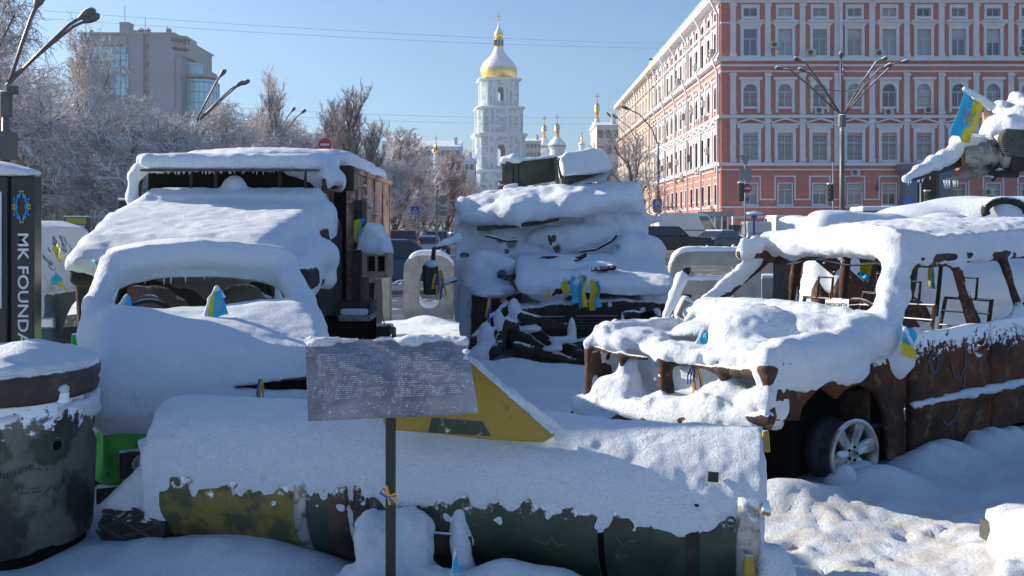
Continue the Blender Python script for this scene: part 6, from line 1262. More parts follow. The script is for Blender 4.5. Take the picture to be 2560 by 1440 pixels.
# === the wreck behind the burnt car
WK = thing('wreck', 'low rusty wreck under rounded humps of snow just behind the burnt car', 'wreck', (5.0, 12.3, 0), 0, WR)
lo, hi = (2.9, 10.9, 0), (8.2, 14.2, 2.5); v = Vol(lo, hi, .04); v.box((5.4, 12.5, .95), (1.9, 1.0, .75), .1); v.box((4.3, 11.6, 1.1), (.6, .3, .35), .05, Ry(rad(14))); v.ball((6.0, 12.3, 1.7), (1.2, .8, .25)); sn = v.snow(.2, .02, 4, (.7, .10), (.2, .02), 95)
for c, r in ((P(2300, 545, 12.2), (.55, .5, .17)), (P(2420, 530, 12.4), (.6, .5, .20)), (P(2100, 548, 12.6), (.28, .3, .07)), (P(2360, 640, 11.4), (.6, .4, .5)), (P(2440, 700, 11.3), (.7, .4, .3))): sn.ball(c, r, .12)
v.noise(.5, .04, 96); v.build('hull', M['rust'], WK); sn.build('snow_cover', M['snow'], WK)
b = MB(); plate3(b, [P(2035, 645, 11.4), P(2125, 720, 11.4), P(2160, 700, 11.3), P(2090, 640, 11.3)], .04)
b.build('riveted_plate', M['rust'], WK); b = MB()
for px, py in ((2060, 660), (2085, 682), (2110, 703), (2100, 660), (2125, 682), (2145, 695)): p = P(px, py, 11.30); b.lathe([(.02, 0), (.012, .015), (0, .018)], p, 8, Rx(rad(90)))
b.build('rivet', M['black'], WK)
b = MB(); p = P(2515, 530, 11.5); b.tube([p+np.array((.24*math.cos(a), .05*math.sin(a), .14*math.sin(a))) for a in np.linspace(-.2, 3.4, 18)], .05, 8); b.build('hatch_ring', M['black'], WK, smooth=True)
# === teal van behind the panel at the left
TV = thing('teal_van', 'teal van half hidden behind the black panel with snow on its window line', 'van', (-5.9, 11.3, 0), rad(-4), WR)
b0 = P(150, 0, 11.0)[0]
lo, hi = (-7.6, 10.2, .1), (b0+.35, 13.6, 2.1); v = Vol(lo, hi, .03)
v.prism([(-7.4, .3), (-7.4, 1.75), (-5.75, 1.75), (-5.45, 1.65), (-5.2, 1.1), (-5.02, 1.0), (-4.98, .75), (-4.98, .35)], 1, 10.9, 12.9, .08); v.prism([(-7.2, 1.12), (-7.2, 1.6), (-5.85, 1.6), (-5.6, 1.5), (-5.40, 1.12)], 1, 10.0, 12.7, .03, .01, 's'); v.cap((-5.55, 10.5, .38), (-5.55, 11.4, .38), .40, k=.01, op='s')
sn = v.snow(.10, .022, 2, (.3, .010), (.08, .006), 98); 
for c, r in (((-5.35, 10.92, 1.05), (.25, .05, .10)), ((-5.25, 10.92, .85), (.15, .04, .25)), ((-5.5, 10.95, 1.6), (.2, .1, .12))): sn.ball(c, r, .05)
sn.chain([(-5.1, 10.93, 1.1), (-5.42, 10.95, 1.62)], [.06, .07]); v.build('body', mat('teal_paint', (.045, .10, .105), .45, var=(5, (.09, .13, .13), .55, .1), snow=(.45, .15, 12, 1.3)), TV, world=True); sn.build('snow_cover', M['snow_rough'], TV, world=True)
b = MB(); b.lathe([(.2, -.1), (.36, -.1), (.36, .1), (.2, .1), (0, .05)], (-5.55, 11.02, .36), 24, Rx(rad(90))); b.build('wheel', M['rubber'], TV)
b = MB(); b.bb(-5.3, -5.0, 10.88, 10.93, .62, .74); b.build('headlight', M['chrome'], TV, bevel=.02)
# ---------------------------------------------------------------- foreground exhibits
# === the fallen cylinder (s along the axis to the right, t away from the camera)
AX = V3(3.01, -.75, 0); AL = np.linalg.norm(AX); AX = AX/AL; AT = V3(.242, .97, 0)
TK = thing('rocket_section', 'long green and yellow metal cylinder with a yellow fin lying under snow behind the board', 'rocket', (-1.83, 5.5, 0), math.atan2(-.75, 3.01))
R_ = .365; ZC = .375; Rc = frame_z((1, 0, 0))
def band(name, m, s0, s1, r=R_, n=64, parent=TK, prof=None):
    b = MB(); b.lathe(prof or [(r, s0), (r, s1)], (0, 0, ZC), n, Ry(rad(90)), cap=False); return b.build(name, m, parent, smooth=True, world=False)
band('yellow_section', M['tank_yellow'], .10, .86, prof=[(.30, .02), (.355, .10), (R_, .16), (R_, .86)])
band('metal_band', M['band_metal'], .86, .93, prof=[(R_+.001, .86), (R_+.012, .865), (R_+.012, .925), (R_+.001, .93)])
band('green_section', M['tank_green'], .93, 1.04); band('brown_band', M['band_brown'], 1.04, 1.26, prof=[(R_, 1.04), (R_+.006, 1.045), (R_+.006, 1.14), (R_-.012, 1.15), (R_-.012, 1.17), (R_+.006, 1.18), (R_+.006, 1.255), (R_, 1.26)])
band('green_section', M['tank_green'], 1.26, 2.38); band('seam_band', M['void'], 2.38, 2.41, R_-.006); band('green_section', M['tank_green'], 2.41, 2.78); band('dark_band', M['black'], 2.78, 2.84, R_+.004); band('green_section', M['tank_green'], 2.84, 3.0)
band('end_ring', M['band_metal'], 3.0, 3.12, prof=[(R_+.002, 3.0), (R_+.02, 3.01), (R_+.02, 3.10), (R_-.05, 3.12), (R_-.06, 3.02)])
for s_ in (.48, 1.62, 2.62): band('weld_seam', M['tank_green'] if s_ > 1 else M['tank_yellow'], s_, s_+.012, prof=[(R_+.001, s_), (R_+.005, s_+.004), (R_+.005, s_+.009), (R_+.001, s_+.013)])
rq = random.Random(21)
for i in range(3):                                                       # chalk scribbles on the paint
    s0, a0 = rq.uniform(1.5, 2.7), rq.uniform(-.35, -.05); b = MB(); b.tube([(s0+.03*k_, -(R_+.001)*math.cos(a0+.05*math.sin(k_*2.3+i)), ZC+(R_+.001)*math.sin(a0+.05*math.sin(k_*2.3+i))) for k_ in range(rq.randint(3, 6))], (.0010), 4); b.build('chalk_scribble', M['sign_back'], TK, world=False)
b = MB(); b.lathe([(R_-.02, 0), (0, 0)], (3.02, 0, ZC), 40, Ry(rad(90)), cap=False); b.build('end_plate', M['void'], TK, world=False)
for a, r0, r1, s in ((75, .30, .42, 3.10), (20, .34, .43, 3.10), (-25, .33, .46, 3.08)):                       # torn yellow lugs on the end
    q = rad(a+90); b = MB(); c = np.array((s+.03, -math.sin(q-rad(90))*0-math.cos(rad(a))*(.38), ZC+math.sin(rad(a))*.38)); b.box(c, (.022, .012, .05), Rx(rad(-90+a)) @ Rz(rad(14)), .7); b.build('end_lug', M['yellow'], TK, world=False, bevel=.008)
b = MB(); b.tube([(3.06, -.40, .30), (3.06, -.41, .16), (3.07, -.36, .06)], [.022, .035, .03], 8); b.build('end_bracket', M['yellow'], TK, world=False)
b = MB(); b.box((2.90, -.335, .62), (.024, .012, .022), Rx(rad(-42))); b.build('latch', M['blackpaint'], TK, world=False, bevel=.004)
b = MB(); b.tube([(2.98+.022*math.sin(a), -.389, .43+.03*math.cos(a)) for a in np.linspace(0, 6.28, 12)], .006, 5); b.build('ring_eye', M['steel'], TK, world=False)
b = MB(); b.box((1.62, -.355, .23), (.16, .008, .06), Rx(rad(22))); b.build('access_panel', M['band_brown'], TK, world=False)
# torn left end: ribbed honeycomb cone, shards
b = MB(); b.lathe([(.20, .12), (.195, -.06), (.17, -.28), (.14, -.30)], (0, -.14, .14), 20, Ry(rad(90))); b.build('torn_end', M['black'], TK, smooth=False, world=False)
b = MB()
for i in range(9):
    a = rad(-160+i*26); p = [np.array((s, -.14+r*math.sin(a+tw), .14-r*math.cos(a+tw)*1)) for s, r, tw in ((.10, .206, 0), (-.06, .200, .3), (-.28, .175, .7))]; b.tube(p, .009, 4)
    p = [np.array((s, -.14+r*math.sin(a-tw), .14-r*math.cos(a-tw)*1)) for s, r, tw in ((.10, .206, 0), (-.06, .200, .3), (-.28, .175, .7))]; b.tube(p, .009, 4)
b.build('lattice_rib', mat('charred_rib', (.05, .045, .045), .6), TK, world=False)
b = MB(); r5 = random.Random(9)
for i in range(16):
    a = rad(r5.uniform(0, 360)); c = np.array((-.28+r5.uniform(-.03, .05), -.14+.16*math.cos(a), .14+.16*math.sin(a))); e = c+np.array((-r5.uniform(.03, .12), r5.uniform(-.05, .05), r5.uniform(-.05, .05))); b.tube([c, e], [.022, .006], 4)
for i in range(10):
    a = rad(40+i*13); c = np.array((.02, -.30*math.cos(a), ZC+.30*math.sin(a))); e = c+np.array((-r5.uniform(.04, .10), r5.uniform(-.04, .04), r5.uniform(-.03, .05))); b.tube([c, e], [.03, .008], 4)
b.build('torn_edge', M['steel'], TK, world=False)
lo, hi = (-.42, -.58, .0), (3.3, .58, 1.05); s = Vol(lo, hi, .0115); nA = vnoise3(s.ax, .11, 201); nB = vnoise3(s.ax, .45, 202); nC = vnoise3(s.ax, .045, 203); nD = vnoise3(s.ax, .026, 204)
X_, Y_, Z_ = s.ax[0][:, None, None], s.ax[1][None, :, None], s.ax[2][None, None, :]
rho = np.sqrt(Y_**2+(Z_-ZC)**2); nz = (Z_-ZC)/(rho+1e-6)
base_ = np.interp(X_.ravel(), [-.1, .3, 1.2, 1.8, 2.6, 3.1], [.02, .06, .02, .0, -.04, .02])[:, None, None]
cov = nz-base_+.20*nA+.12*nB+.24*nC+.22*nD
th = .062*sstep((nz-base_+.05*nB)/.95)+.02*sstep(cov/.12)-.013
th = th*np.interp(X_.ravel(), [-.2, 2.05, 2.45, 3.2], [1, 1, .62, .6])[:, None, None]
dd_ = rho-(R_+th+.004*nC+.003*nD+.002*nA)
dd_ = np.maximum(dd_, np.maximum(-.02-X_+.05*nB, X_-3.12-.02*nA)*.9)
s.F = np.minimum(s.F, dd_.astype(np.float32))
s.prism([(-.10, .62), (-.06, .50), (-.34, .245), (-.20, .225), (.08, .17), (.16, .30), (.14, .62)], 1, -.30, .12, .05, .06)
s.noise(.05, .004, 205)
s.cap((1.72, -.355, .37), (1.74, -.375, .12), .028, .036, .03); s.ball((1.75, -.385, .13), (.05, .035, .05)); s.ball((1.72, -.37, .25), (.04, .02, .05)); s.ball((3.17, -.34, .12), (.10, .10, .22), .05)
s.noise(.07, .004, 206); s.blur(1); s.build('snow_cover', M['snow_rough'], TK, world=False)
# fin: a thick swept plate rising from the cylinder behind the board
FD = 4.74
fin = [((px-1280)/F*FD, HC-(py-563)/F*FD) for px, py in ((945, 1040), (1010, 905), (1100, 868), (1178, 903), (1388, 1082), (1360, 1100), (1225, 1100), (1100, 1090), (960, 1085))]
L_ = local(TK); O_ = V3(0, 5.2, 0); A_ = np.array((1, -.20, 0)); b = MB(); b.prism(fin, V3(0, FD, 0), A_, (0, 0, 1), (.20, 1, 0), -.03, .03); b.build('fin', M['yellow'], TK, bevel=.012)
b = MB(); a, c = P(1072, 1086, FD), P(1222, 1048, FD); b.prism([(a[0], a[2]), (c[0]+.02, a[2]-.005), (c[0]-.02, c[2]-.01), (a[0]+.02, c[2])], V3(0, FD, 0), A_, (0, 0, 1), (.20, 1, 0), -.036, -.031); b.build('fin_panel', M['tank_green'], TK)
s = Vol(P(1150, 1110, 4.8)-.1, P(1420, 860, 5.2)+.12, .013); f3 = lambda px, py: np.array((((px-1280)/F*FD), FD-.20*(px-1280)/F*FD, HC-(py-563)/F*FD))
s.chain([f3(1165, 896), f3(1240, 958), f3(1320, 1022), f3(1400, 1084)], [.022, .028, .03, .04], .02); s.noise(.06, .008, 210); s.build('fin_snow', M['snow_rough'], TK)
# === the upright burnt drum at the left
DR = thing('metal_drum', 'upright burnt camouflage metal drum with scratched writing beside the green car', 'drum', (-2.80, 5.30, 0)); C0 = V3(-2.80, 5.30, 0); DRR = .53
b = MB(); rr_ = np.random.default_rng(4); prof = [(.50, .10), (.52, .14), (DRR, .3), (DRR, .55), (DRR-.012, .62), (DRR+.006, .68), (DRR+.004, .80), (DRR-.01, .85)]
nseg = 96
for r_, z_ in prof:
    for k in range(nseg):
        a = 2*math.pi*k/nseg; dr = .014*math.sin(5*a+z_*9)*math.sin(z_*14)+.008*math.sin(11*a-z_*20); b.v.append((C0[0]+(r_+dr)*math.cos(a), C0[1]+(r_+dr)*math.sin(a), z_))
for i in range(len(prof)-1):
    for k in range(nseg): b.f.append((i*nseg+k, i*nseg+(k+1) % nseg, (i+1)*nseg+(k+1) % nseg, (i+1)*nseg+k)); b.m.append(0)
b.build('shell', M['camo'], DR, smooth=True)
b = MB(); b.lathe([(DRR-.03, .85), (DRR+.02, .86), (DRR+.032, .90), (DRR+.02, .915), (DRR+.035, .95), (DRR+.038, 1.0), (DRR-.02, 1.02), (0, 1.0)], C0, 72); b.build('rim', mat('scorched_rim', (.03, .022, .02), .6, var=(9, (.08, .05, .04), .55, .1), bump=[(40, .4, .01)], snow=(.6, .1, 20, .5)), DR, smooth=True)
b = MB(); b.lathe([(.50, -.05), (.49, .11)], C0, 48, cap=False); b.build('base', M['void'], DR)
def on_drum(px, py, r=DRR):
    D = math.sqrt(max(r*r-0, 0)); o = V3(0, 0, HC); d = np.array(((px-1280)/F, 1, -(py-563)/F)); q = o[:2]-C0[:2]; A2 = d[0]**2+1; B2 = 2*(q[0]*d[0]+q[1]*d[1]); C2 = q@q-r*r
    disc_ = B2*B2-4*A2*C2
    t_ = (-B2-math.sqrt(max(disc_, 0)))/(2*A2); p = o+d*t_; n = np.array((p[0]-C0[0], p[1]-C0[1], 0)); return p, n/np.linalg.norm(n)
for px, py, r in ((146, 1062, .045), (141, 1112, .038), (150, 1034, .014)):
    p, n = on_drum(px, py); b = MB(); b.lathe([(r*.72, -.01), (r*.85, .014), (r, .012), (r*1.15, -.01)], p, 22, frame_z(n), cap=False); b.build('port_ring', M['camo'], DR, smooth=True); b = MB(); b.lathe([(r*.86, .003), (0, .003)], p, 20, frame_z(n), cap=False); b.build('port_hole', M['void'], DR)
p, n = on_drum(150, 990); b = MB(); b.tube([p+V3(0, 0, -.03)+n*.02, p+V3(0, 0, .02)+n*.02], .03, 12); b.build('valve', M['camo'], DR); s = Vol(p-.09, p+.1, .01); s.ball(p+n*.02+V3(0, 0, .035), (.032, .032, .03)); s.build('valve_snow', M['snow_rough'], DR)
def drum_text(body, px, py, size, m=M['graf']):
    me = text_mesh(body, size, 0); p, n = on_drum(px, py); a0 = math.atan2(n[1], n[0])
    co = np.zeros(len(me.vertices)*3, np.float32); me.vertices.foreach_get('co', co); co = co.reshape(-1, 3); a = a0+co[:, 0]/DRR; rr2 = DRR+.018
    out = np.stack((C0[0]+rr2*np.cos(a), C0[1]+rr2*np.sin(a), p[2]+co[:, 1]+.012*np.sin(co[:, 0]*30)), 1); me.vertices.foreach_set('co', out.astype(np.float32).ravel()); me.update(); obj('lettering', me, m, DR)
drum_text('Ukraine.23', 48, 1175, .062)
b = MB()
for st in ([(40, 1215), (48, 1245)], [(60, 1212), (50, 1236), (72, 1232)], [(78, 1222), (100, 1220)], [(80, 1232), (104, 1228)], [(112, 1234), (128, 1214), (148, 1236)], [(168, 1172), (172, 1186)], [(180, 1172), (182, 1184), (192, 1176)], [(172, 1192), (178, 1202)]):
    b.tube([on_drum(x_, y_, DRR+.016)[0] for x_, y_ in st], .0022, 4)
b.build('scratched_scrawl', M['graf'], DR)
s = Vol(C0+V3(-.66, -.66, .9), C0+V3(.66, .66, 1.32), .016); X_, Y_, Z_ = s.ax[0][:, None, None]-C0[0], s.ax[1][None, :, None]-C0[1], s.ax[2][None, None, :]; rr_ = np.sqrt(X_**2+Y_**2)
top_ = 1.05+.03*sstep((DRR+.02-rr_)/.12)+.07*np.exp(-(((X_-.28)/.16)**2+((Y_+.1)/.2)**2))+.05*np.exp(-(((X_+.1)/.2)**2+((Y_+.1)/.3)**2))
s.F = np.minimum(s.F, np.maximum(np.maximum(Z_-top_, 1.0-Z_), rr_-DRR-.045).astype(np.float32)); s.blur(4); s.noise(.05, .008, 220).noise(.2, .01, 221); s.build('snow_cover', M['snow_rough'], DR)
s = Vol(C0+V3(-.68, -.68, .68), C0+V3(.68, .68, .9), .013); X_, Y_, Z_ = s.ax[0][:, None, None]-C0[0], s.ax[1][None, :, None]-C0[1], s.ax[2][None, None, :]; rr_ = np.sqrt(X_**2+Y_**2); n1_ = vnoise3(s.ax, .06, 222); n2_ = vnoise3(s.ax, .2, 223)
s.F = np.minimum(s.F, (np.maximum(rr_-DRR-.022, np.abs(Z_-.785)-.05)-.018*n1_+.03*n2_+.012).astype(np.float32)); s.blur(1); s.build('stuck_snow', M['snow_rough'], DR)
# === the information board on its post
IB = thing('information_board', 'frost covered information board on a black post before the yellow finned cylinder', 'information board', (P(976, 0, 4.42)[0], 4.42, 0))
q = [P(770, 1050, 4.30), P(1196, 1030, 4.30), P(1166, 844, 4.62), P(763, 851, 4.62)]; b = MB(); plate3(b, q, -.012); 
n0 = np.cross(q[1]-q[0], q[3]-q[0]); n0 /= np.linalg.norm(n0); b.build('board', M['board'], IB)
bl_ = lambda u_, v_: (q[0]*(1-u_)+q[1]*u_)*(1-v_)+(q[3]*(1-u_)+q[2]*u_)*v_+n0*.0016
b = MB(); r6 = random.Random(5)
def dash(u0, u1, v, h=.010): b.quad(bl_(u0, v-h), bl_(u1, v-h), bl_(u1, v+h), bl_(u0, v+h))
for u0, u1 in ((.07, .47), (.52, .93)):
    v_ = .80
    for i in range(24):
        u_ = u0+(.0 if i % 6 else .01); end = u1-(r6.uniform(.05, .3) if i % 6 == 5 else r6.uniform(0, .02))
        while u_ < end: w_ = r6.uniform(.008, .035); dash(u_, min(u_+w_, end), v_, .0064); u_ += w_+.006
        v_ -= .0245
b.build('text_line', M['frost'], IB, recalc=False)['kind'] = 'stuff'
A_ = q[1]-q[0]; B_ = q[3]-q[0]
for body, u_, v_, sz in (('Виставка знищеної військової техніки та озброєння', .28, .885, .0145), ('російської федерації', .30, .85, .0145), ('Exhibition of destroyed military equipment', .72, .885, .0145), ('of the russian federation', .72, .85, .0145)):
    me = text_mesh(body, sz, .0004); place_mesh(me, bl_(u_, v_), A_, B_); obj('lettering', me, M['frost'], IB)
b = MB(); xs_, ys_ = P(976, 0, 4.42)[0], 4.42; b.bb(xs_-.021, xs_+.021, ys_-.012, ys_+.03, 0, .93); b.build('post', M['blackpaint'], IB, bevel=.004)
s = Vol(np.min(q, 0)-.06, np.max(q, 0)+.08, .008); 
pts = [bl_(u_, .985+.012*math.sin(u_*40))+V3(0, 0, .002) for u_ in np.linspace(.0, 1, 26)]
r7 = random.Random(8); s.chain(pts, [max(.003, .006+.007*math.sin(u_*9+1)+.005*r7.random()) for u_ in np.linspace(0, 1, 26)], .01)
for u_, v_, r in ((.05, .95, .025), (.14, .95, .022), (.62, .96, .03), (.67, .94, .028), (.72, .97, .02), (.97, .93, .022), (.985, .80, .012), (.98, .7, .012)): s.ball(bl_(u_, v_), (r*1.6, r, r*.8), .02)
s.noise(.03, .008, 230); s.build('snow_edge', M['snow_rough'], IB)
# ribbon bow on the post
def ribbon(name, label, strips, world_group=None):
    t = thing(name, label, 'ribbon', strips[0][0][0], 0, 'blue and yellow ribbons')
    for pts, w_, m in strips:
        pts = [np.array(p_, float) for p_ in pts]; b = MB(); vs = []
        for i, p_ in enumerate(pts):
            d = pts[min(i+1, len(pts)-1)]-pts[max(0, i-1)]; sd_ = np.cross(d, (0, 1, .15)); sd_ = sd_/(np.linalg.norm(sd_)+1e-9)*w_; vs += [p_-sd_, p_+sd_]
        b.add(vs, [(2*i, 2*i+1, 2*i+3, 2*i+2) for i in range(len(pts)-1)]); o = b.build('strip', m, t); sm = o.modifiers.new('thickness', 'SOLIDIFY'); sm.thickness = .002
    return t
B1, Y1 = mat('ribbon_blue', (.03, .08, .35), .5), mat('ribbon_yellow', (.65, .36, .02), .5)
pp = lambda x, y, D: P(x, y, D)
st = []
for pts, m in ((((972, 1242), (958, 1222), (950, 1232), (970, 1244)), B1), (((972, 1240), (966, 1215), (958, 1220), (970, 1242)), Y1), (((974, 1242), (990, 1234), (992, 1244), (976, 1246)), Y1), (((974, 1244), (988, 1240), (986, 1252)), B1), (((972, 1244), (974, 1262)), Y1), (((974, 1244), (984, 1260)), B1), (((976, 1244), (992, 1256)), Y1)): st.append(([pp(x, y, 4.39) for x, y in pts], .006, m))
ribbon('ribbon_bow', 'small blue and yellow ribbon bow tied round the black post', st)
def bundle(label, px0, px1, py0, py1, D, n, seed):
    r = random.Random(seed); st = []
    for i in range(n):
        x = r.uniform(px0, px1); e = py0+(py1-py0)*r.uniform(.5, 1); st.append(([pp(x+(px0+px1-2*x)*.3, py0, D+.02*i), pp(x, (py0+e)/2, D-.01), pp(x+r.uniform(-5, 5), e, D)], r.uniform(.005, .009)*D/7, B1 if i % 2 else Y1))
    ribbon('ribbon_bundle', label, st)
bundle('frozen ribbons hanging at the left end of the burnt car front bar', 1655, 1682, 896, 948, 7.0, 4, 1); bundle('long bundle of ribbons on the middle upright of the burnt car front', 1718, 1758, 915, 1002, 6.75, 8, 2); bundle('short ribbons under the bar right of the middle of the burnt car front', 1800, 1840, 920, 958, 6.6, 4, 3); bundle('thin ribbons over the right front opening of the burnt car', 1905, 1930, 928, 975, 6.3, 5, 4)
bundle('bunch of ribbons hanging from the armoured van mirror', 1084, 1112, 676, 752, 12.7, 9, 5); bundle('grey ribbon knot stuck in the green car grille slit', 644, 662, 948, 1000, 6.08, 4, 6); bundle('ribbons tied to the crumpled left fender of the armoured van', 1218, 1232, 745, 812, 12.2, 4, 7)
# === black display panel at the left
MK = thing('display_panel', 'tall black display panel with white lettering and a blue emblem beside the teal van', 'display', (-3.6, 7.0, 0))
pz = lambda y: HC+(563-y)/F*7.0
xa, xb = P(24, 0, 7)[0], P(85, 0, 7)[0]; zt = pz(440)
b = MB(); b.bb(xa, xb, 7.0, 7.12, -.05, zt); b.build('side_column', M['blackpanel'], MK, bevel=.01)
b = MB(); b.bb(-6.6, xa-.002, 6.97, 7.15, -.05, zt-.002); b.build('panel', M['blackpanel'], MK, bevel=.01); b = MB(); b.bb(-7.2, -4.1, 6.98, 7.14, zt, 3.25); b.build('shade_panel', M['blackpanel'], MK)  # panel widened out of view, upper panel added, both to shade the foreground
b = MB(); b.bb(-6.3, P(3, 0, 6.96)[0], 6.955, 6.968, pz(770), pz(480)); b.build('screen', M['white'], MK)
me = text_mesh('MK FOUNDATION', .105, .002, bold=.0012); me.transform(Matrix.Scale(1.28, 4, (1, 0, 0))); xm = (xa+xb)/2
bb_ = [v_.co.x for v_ in me.vertices]; wlen = max(bb_)-min(bb_); zc = pz(584)-wlen/2
place_mesh(me, (P(57, 0, 7)[0], 6.997, zc), (0, 0, -1), (1, 0, 0)); obj('lettering', me, M['white'], MK)
b1_, b2_ = MB(), MB(); ec = P(55, 517, 7); ec[1] = 6.995
def estroke(mb, pts, w_=.006):
    for a, c in zip(pts[:-1], pts[1:]):
        a, c = np.array(a), np.array(c); n_2 = np.array((-(c-a)[1], (c-a)[0])); n_2 = n_2/np.linalg.norm(n_2)*w_; mb.prism([tuple(a-n_2), tuple(c-n_2), tuple(c+n_2), tuple(a+n_2)], ec, (1, 0, 0), (0, 0, 1), (0, -1, 0), 0, .004)
for sx in (-1, 1):
    for sz in (-1, 1):
        g = lambda x, z: (sx*x*.0028, sz*z*.0028)
        estroke(b1_, [g(4, 26), g(10, 20), g(12, 12), g(18, 16)]); estroke(b1_, [g(4, 34), g(5, 26)]); estroke(b1_, [g(12, 12), g(14, 4), g(9, 0)]); estroke(b1_, [g(9, 30), g(10, 20)]); estroke(b1_, [g(18, 22), g(16, 10), g(15, 6)])
        estroke(b2_, [g(0, 36), g(5, 40)]); estroke(b2_, [g(0, 36), g(0, 30)]); estroke(b2_, [g(19, 0), g(22, 6)]); estroke(b2_, [g(19, 0), g(16, 5)])
b1_.build('emblem', M['emblem_b'], MK); b2_.build('emblem_tip', M['emblem_y'], MK)['kind'] = 'stuff'
s = Vol((-6.7, 6.85, zt-.05), (xb+.08, 7.28, zt+.22), .02); s.fn((-6.62, 6.93, zt), (xb+.012, 7.18, zt+.14), lambda x, y, z: np.maximum(np.maximum(z-zt-.105+.05*sstep((x-xb+.28)/.28)+.35*((y-7.06)/.3)**2*.3, zt-z), np.maximum(np.maximum(x-xb-.005, -6.6-x), np.abs(y-7.06)-.125)), 0); s.blur(2); s.noise(.1, .006, 240).noise(.6, .015, 241); s.build('snow_cover', M['snow'], MK)
# === engine with propeller on a stand at the right
EN = thing('engine', 'salvaged aircraft engine with a snowy propeller held up above the burnt car roof', 'engine', (4.05, 7.0, 0)); D = 7.0; e = lambda x, y, d=0: P(x, y, D+d)
b = MB(); ax_ = e(2600, 375)-e(2390, 390); Re = frame_z(ax_); c_ = e(2440, 388); b.lathe([(.10, -.12), (.105, -.02), (.12, 0), (.125, .10), (.16, .12), (.17, .5), (.1, .55)], c_, 24, Re); b.build('crankcase', M['alu'], EN, smooth=False)
b = MB(); c_ = e(2395, 395); b.lathe([(.085, 0), (.095, .01), (.095, .13), (.08, .14)], c_, 22, Re); b.build('hub', mat('rusty_hub', (.13, .10, .07), .6, var=(15, (.06, .045, .03), .5, .1), snow=(.5, .15, 25, .8)), EN)
b = MB(); b.lathe([(.088, -.012), (.088, .0)], c_, 22, Re); b.build('hub_face', mat('orange_rust', (.30, .11, .035), .7, var=(25, (.15, .06, .03), .5, .1)), EN)
b = MB()
for k in range(6): a = rad(60*k); b.lathe([(.013, -.03), (.013, -.012)], c_+Re@np.array((.06*math.cos(a), .06*math.sin(a), 0)), 6, Re)
b.build('bolt', M['black'], EN)
b = MB(); h0 = e(2440, 385); 
def blade(mb, p0, p1, w0, w1, n3):
    p0, p1 = np.array(p0), np.array(p1); d = (p1-p0); dn = d/np.linalg.norm(d); wv = np.cross(dn, n3); wv /= np.linalg.norm(wv); rows = []
    for s_, w_, tw in ((0, w0*.5, .5), (.25, w0, .4), (.6, (w0+w1)/2*1.1, .25), (.9, w1, .15), (1, w1*.4, .1)):
        c2 = p0+d*s_; cw = wv*math.cos(tw)+np.array(n3)*math.sin(tw); rows.append([c2-cw*w_, c2+np.array(n3)*.018*(1-s_), c2+cw*w_, c2-np.array(n3)*.006])
    vs = [p for r_ in rows for p in r_]; mb.add(vs, [(4*i+j, 4*i+(j+1) % 4, 4*i+4+(j+1) % 4, 4*i+4+j) for i in range(len(rows)-1) for j in range(4)])
blade(b, e(2420, 388, .05), e(2262, 450, -.35), .07, .045, V3(.1, -.3, .95)); blade(b, e(2440, 400, .1), e(2640, 330, .5), .07, .045, V3(.1, -.3, .95)); o_ = b.build('propeller', mat('propeller_dark', (.03, .03, .032), .5), EN, bevel=.003)
b = MB(); plate3(b, [e(2365, 448, .1), e(2500, 405, .1), e(2520, 425, .25), e(2420, 452, .25)], .006); b.build('cowling_strip', M['alu'], EN)
s = Vol(e(2240, 470, -.5)-.05, e(2700, 220, .6)+.1, .016); s.chain([e(2266, 446, -.34), e(2330, 412, -.16), e(2400, 374, 0)], [.028, .055, .07], .03); s.ball(e(2430, 352), (.13, .1, .05)); s.ball(e(2520, 320, .0), (.17, .16, .11), .08); s.ball(e(2500, 265, .05), (.055, .06, .05)); s.ball(e(2538, 245, .05), (.045, .05, .035)); s.ball(e(2575, 300), (.14, .16, .15), .08); s.noise(.07, .016, 250).noise(.03, .006, 251); s.build('snow_cover', M['snow_rough'], EN)
b = MB(); c_ = e(2518, 362, -.12)
for i in range(13): b.box(c_+V3(.05, 0, -.085+i*.0145), (.115-.0008*(i-6)**2, .13, .0045), Rz(rad(-12)) @ Ry(rad(6)))
b.build('cooling_fin', M['steel'], EN); b = MB(); b.box(c_+V3(.05, .0, 0), (.09, .11, .09), Ry(rad(6))); b.build('cylinder', M['steel'], EN, bevel=.01)
b = MB(); b.box(e(2510, 425, -.05), (.075, .07, .045), Ry(rad(8))); b.tube([e(2470, 410, -.1), e(2490, 440, -.1), e(2480, 450, -.1)], .018, 8); b.box(e(2540, 410, -.1), (.06, .06, .05)); b.lathe([(.03, -.04), (.035, 0), (.02, .03)], e(2500, 432, -.13), 12, Rx(rad(90))); b.build('carburettor', M['black'], EN)
b = MB(); b.lathe([(.115, .0), (.128, .01), (.128, .045), (.115, .055)], e(2455, 384), 24, Re); b.build('clamp_band', M['alu'], EN); b = MB(); b.tube([e(2470, 330, .05), e(2466, 280, .05)], .03, 6); b.build('mount_lug', M['tan_rust'], EN); b = MB(); b.box(e(2540, 262, .08), (.03, .03, .05)); b.build('mount_lug', M['tan_rust'], EN)
b = MB(); b.tube([e(2600, 372), e(2740, 360)], .04, 10); b.tube([V3(4.1, 7, HC+.57), V3(4.1, 7, -.05)], .045, 10); b.bb(3.85, 4.35, 6.8, 7.2, -.05, .05); b.build('stand', M['steel'], EN)
icicles(EN, e(2265, 452, -.3), e(2330, 440, -.25), 8, .04, 11); icicles(EN, e(2360, 450, .1), e(2410, 450, .15), 9, .07, 12)
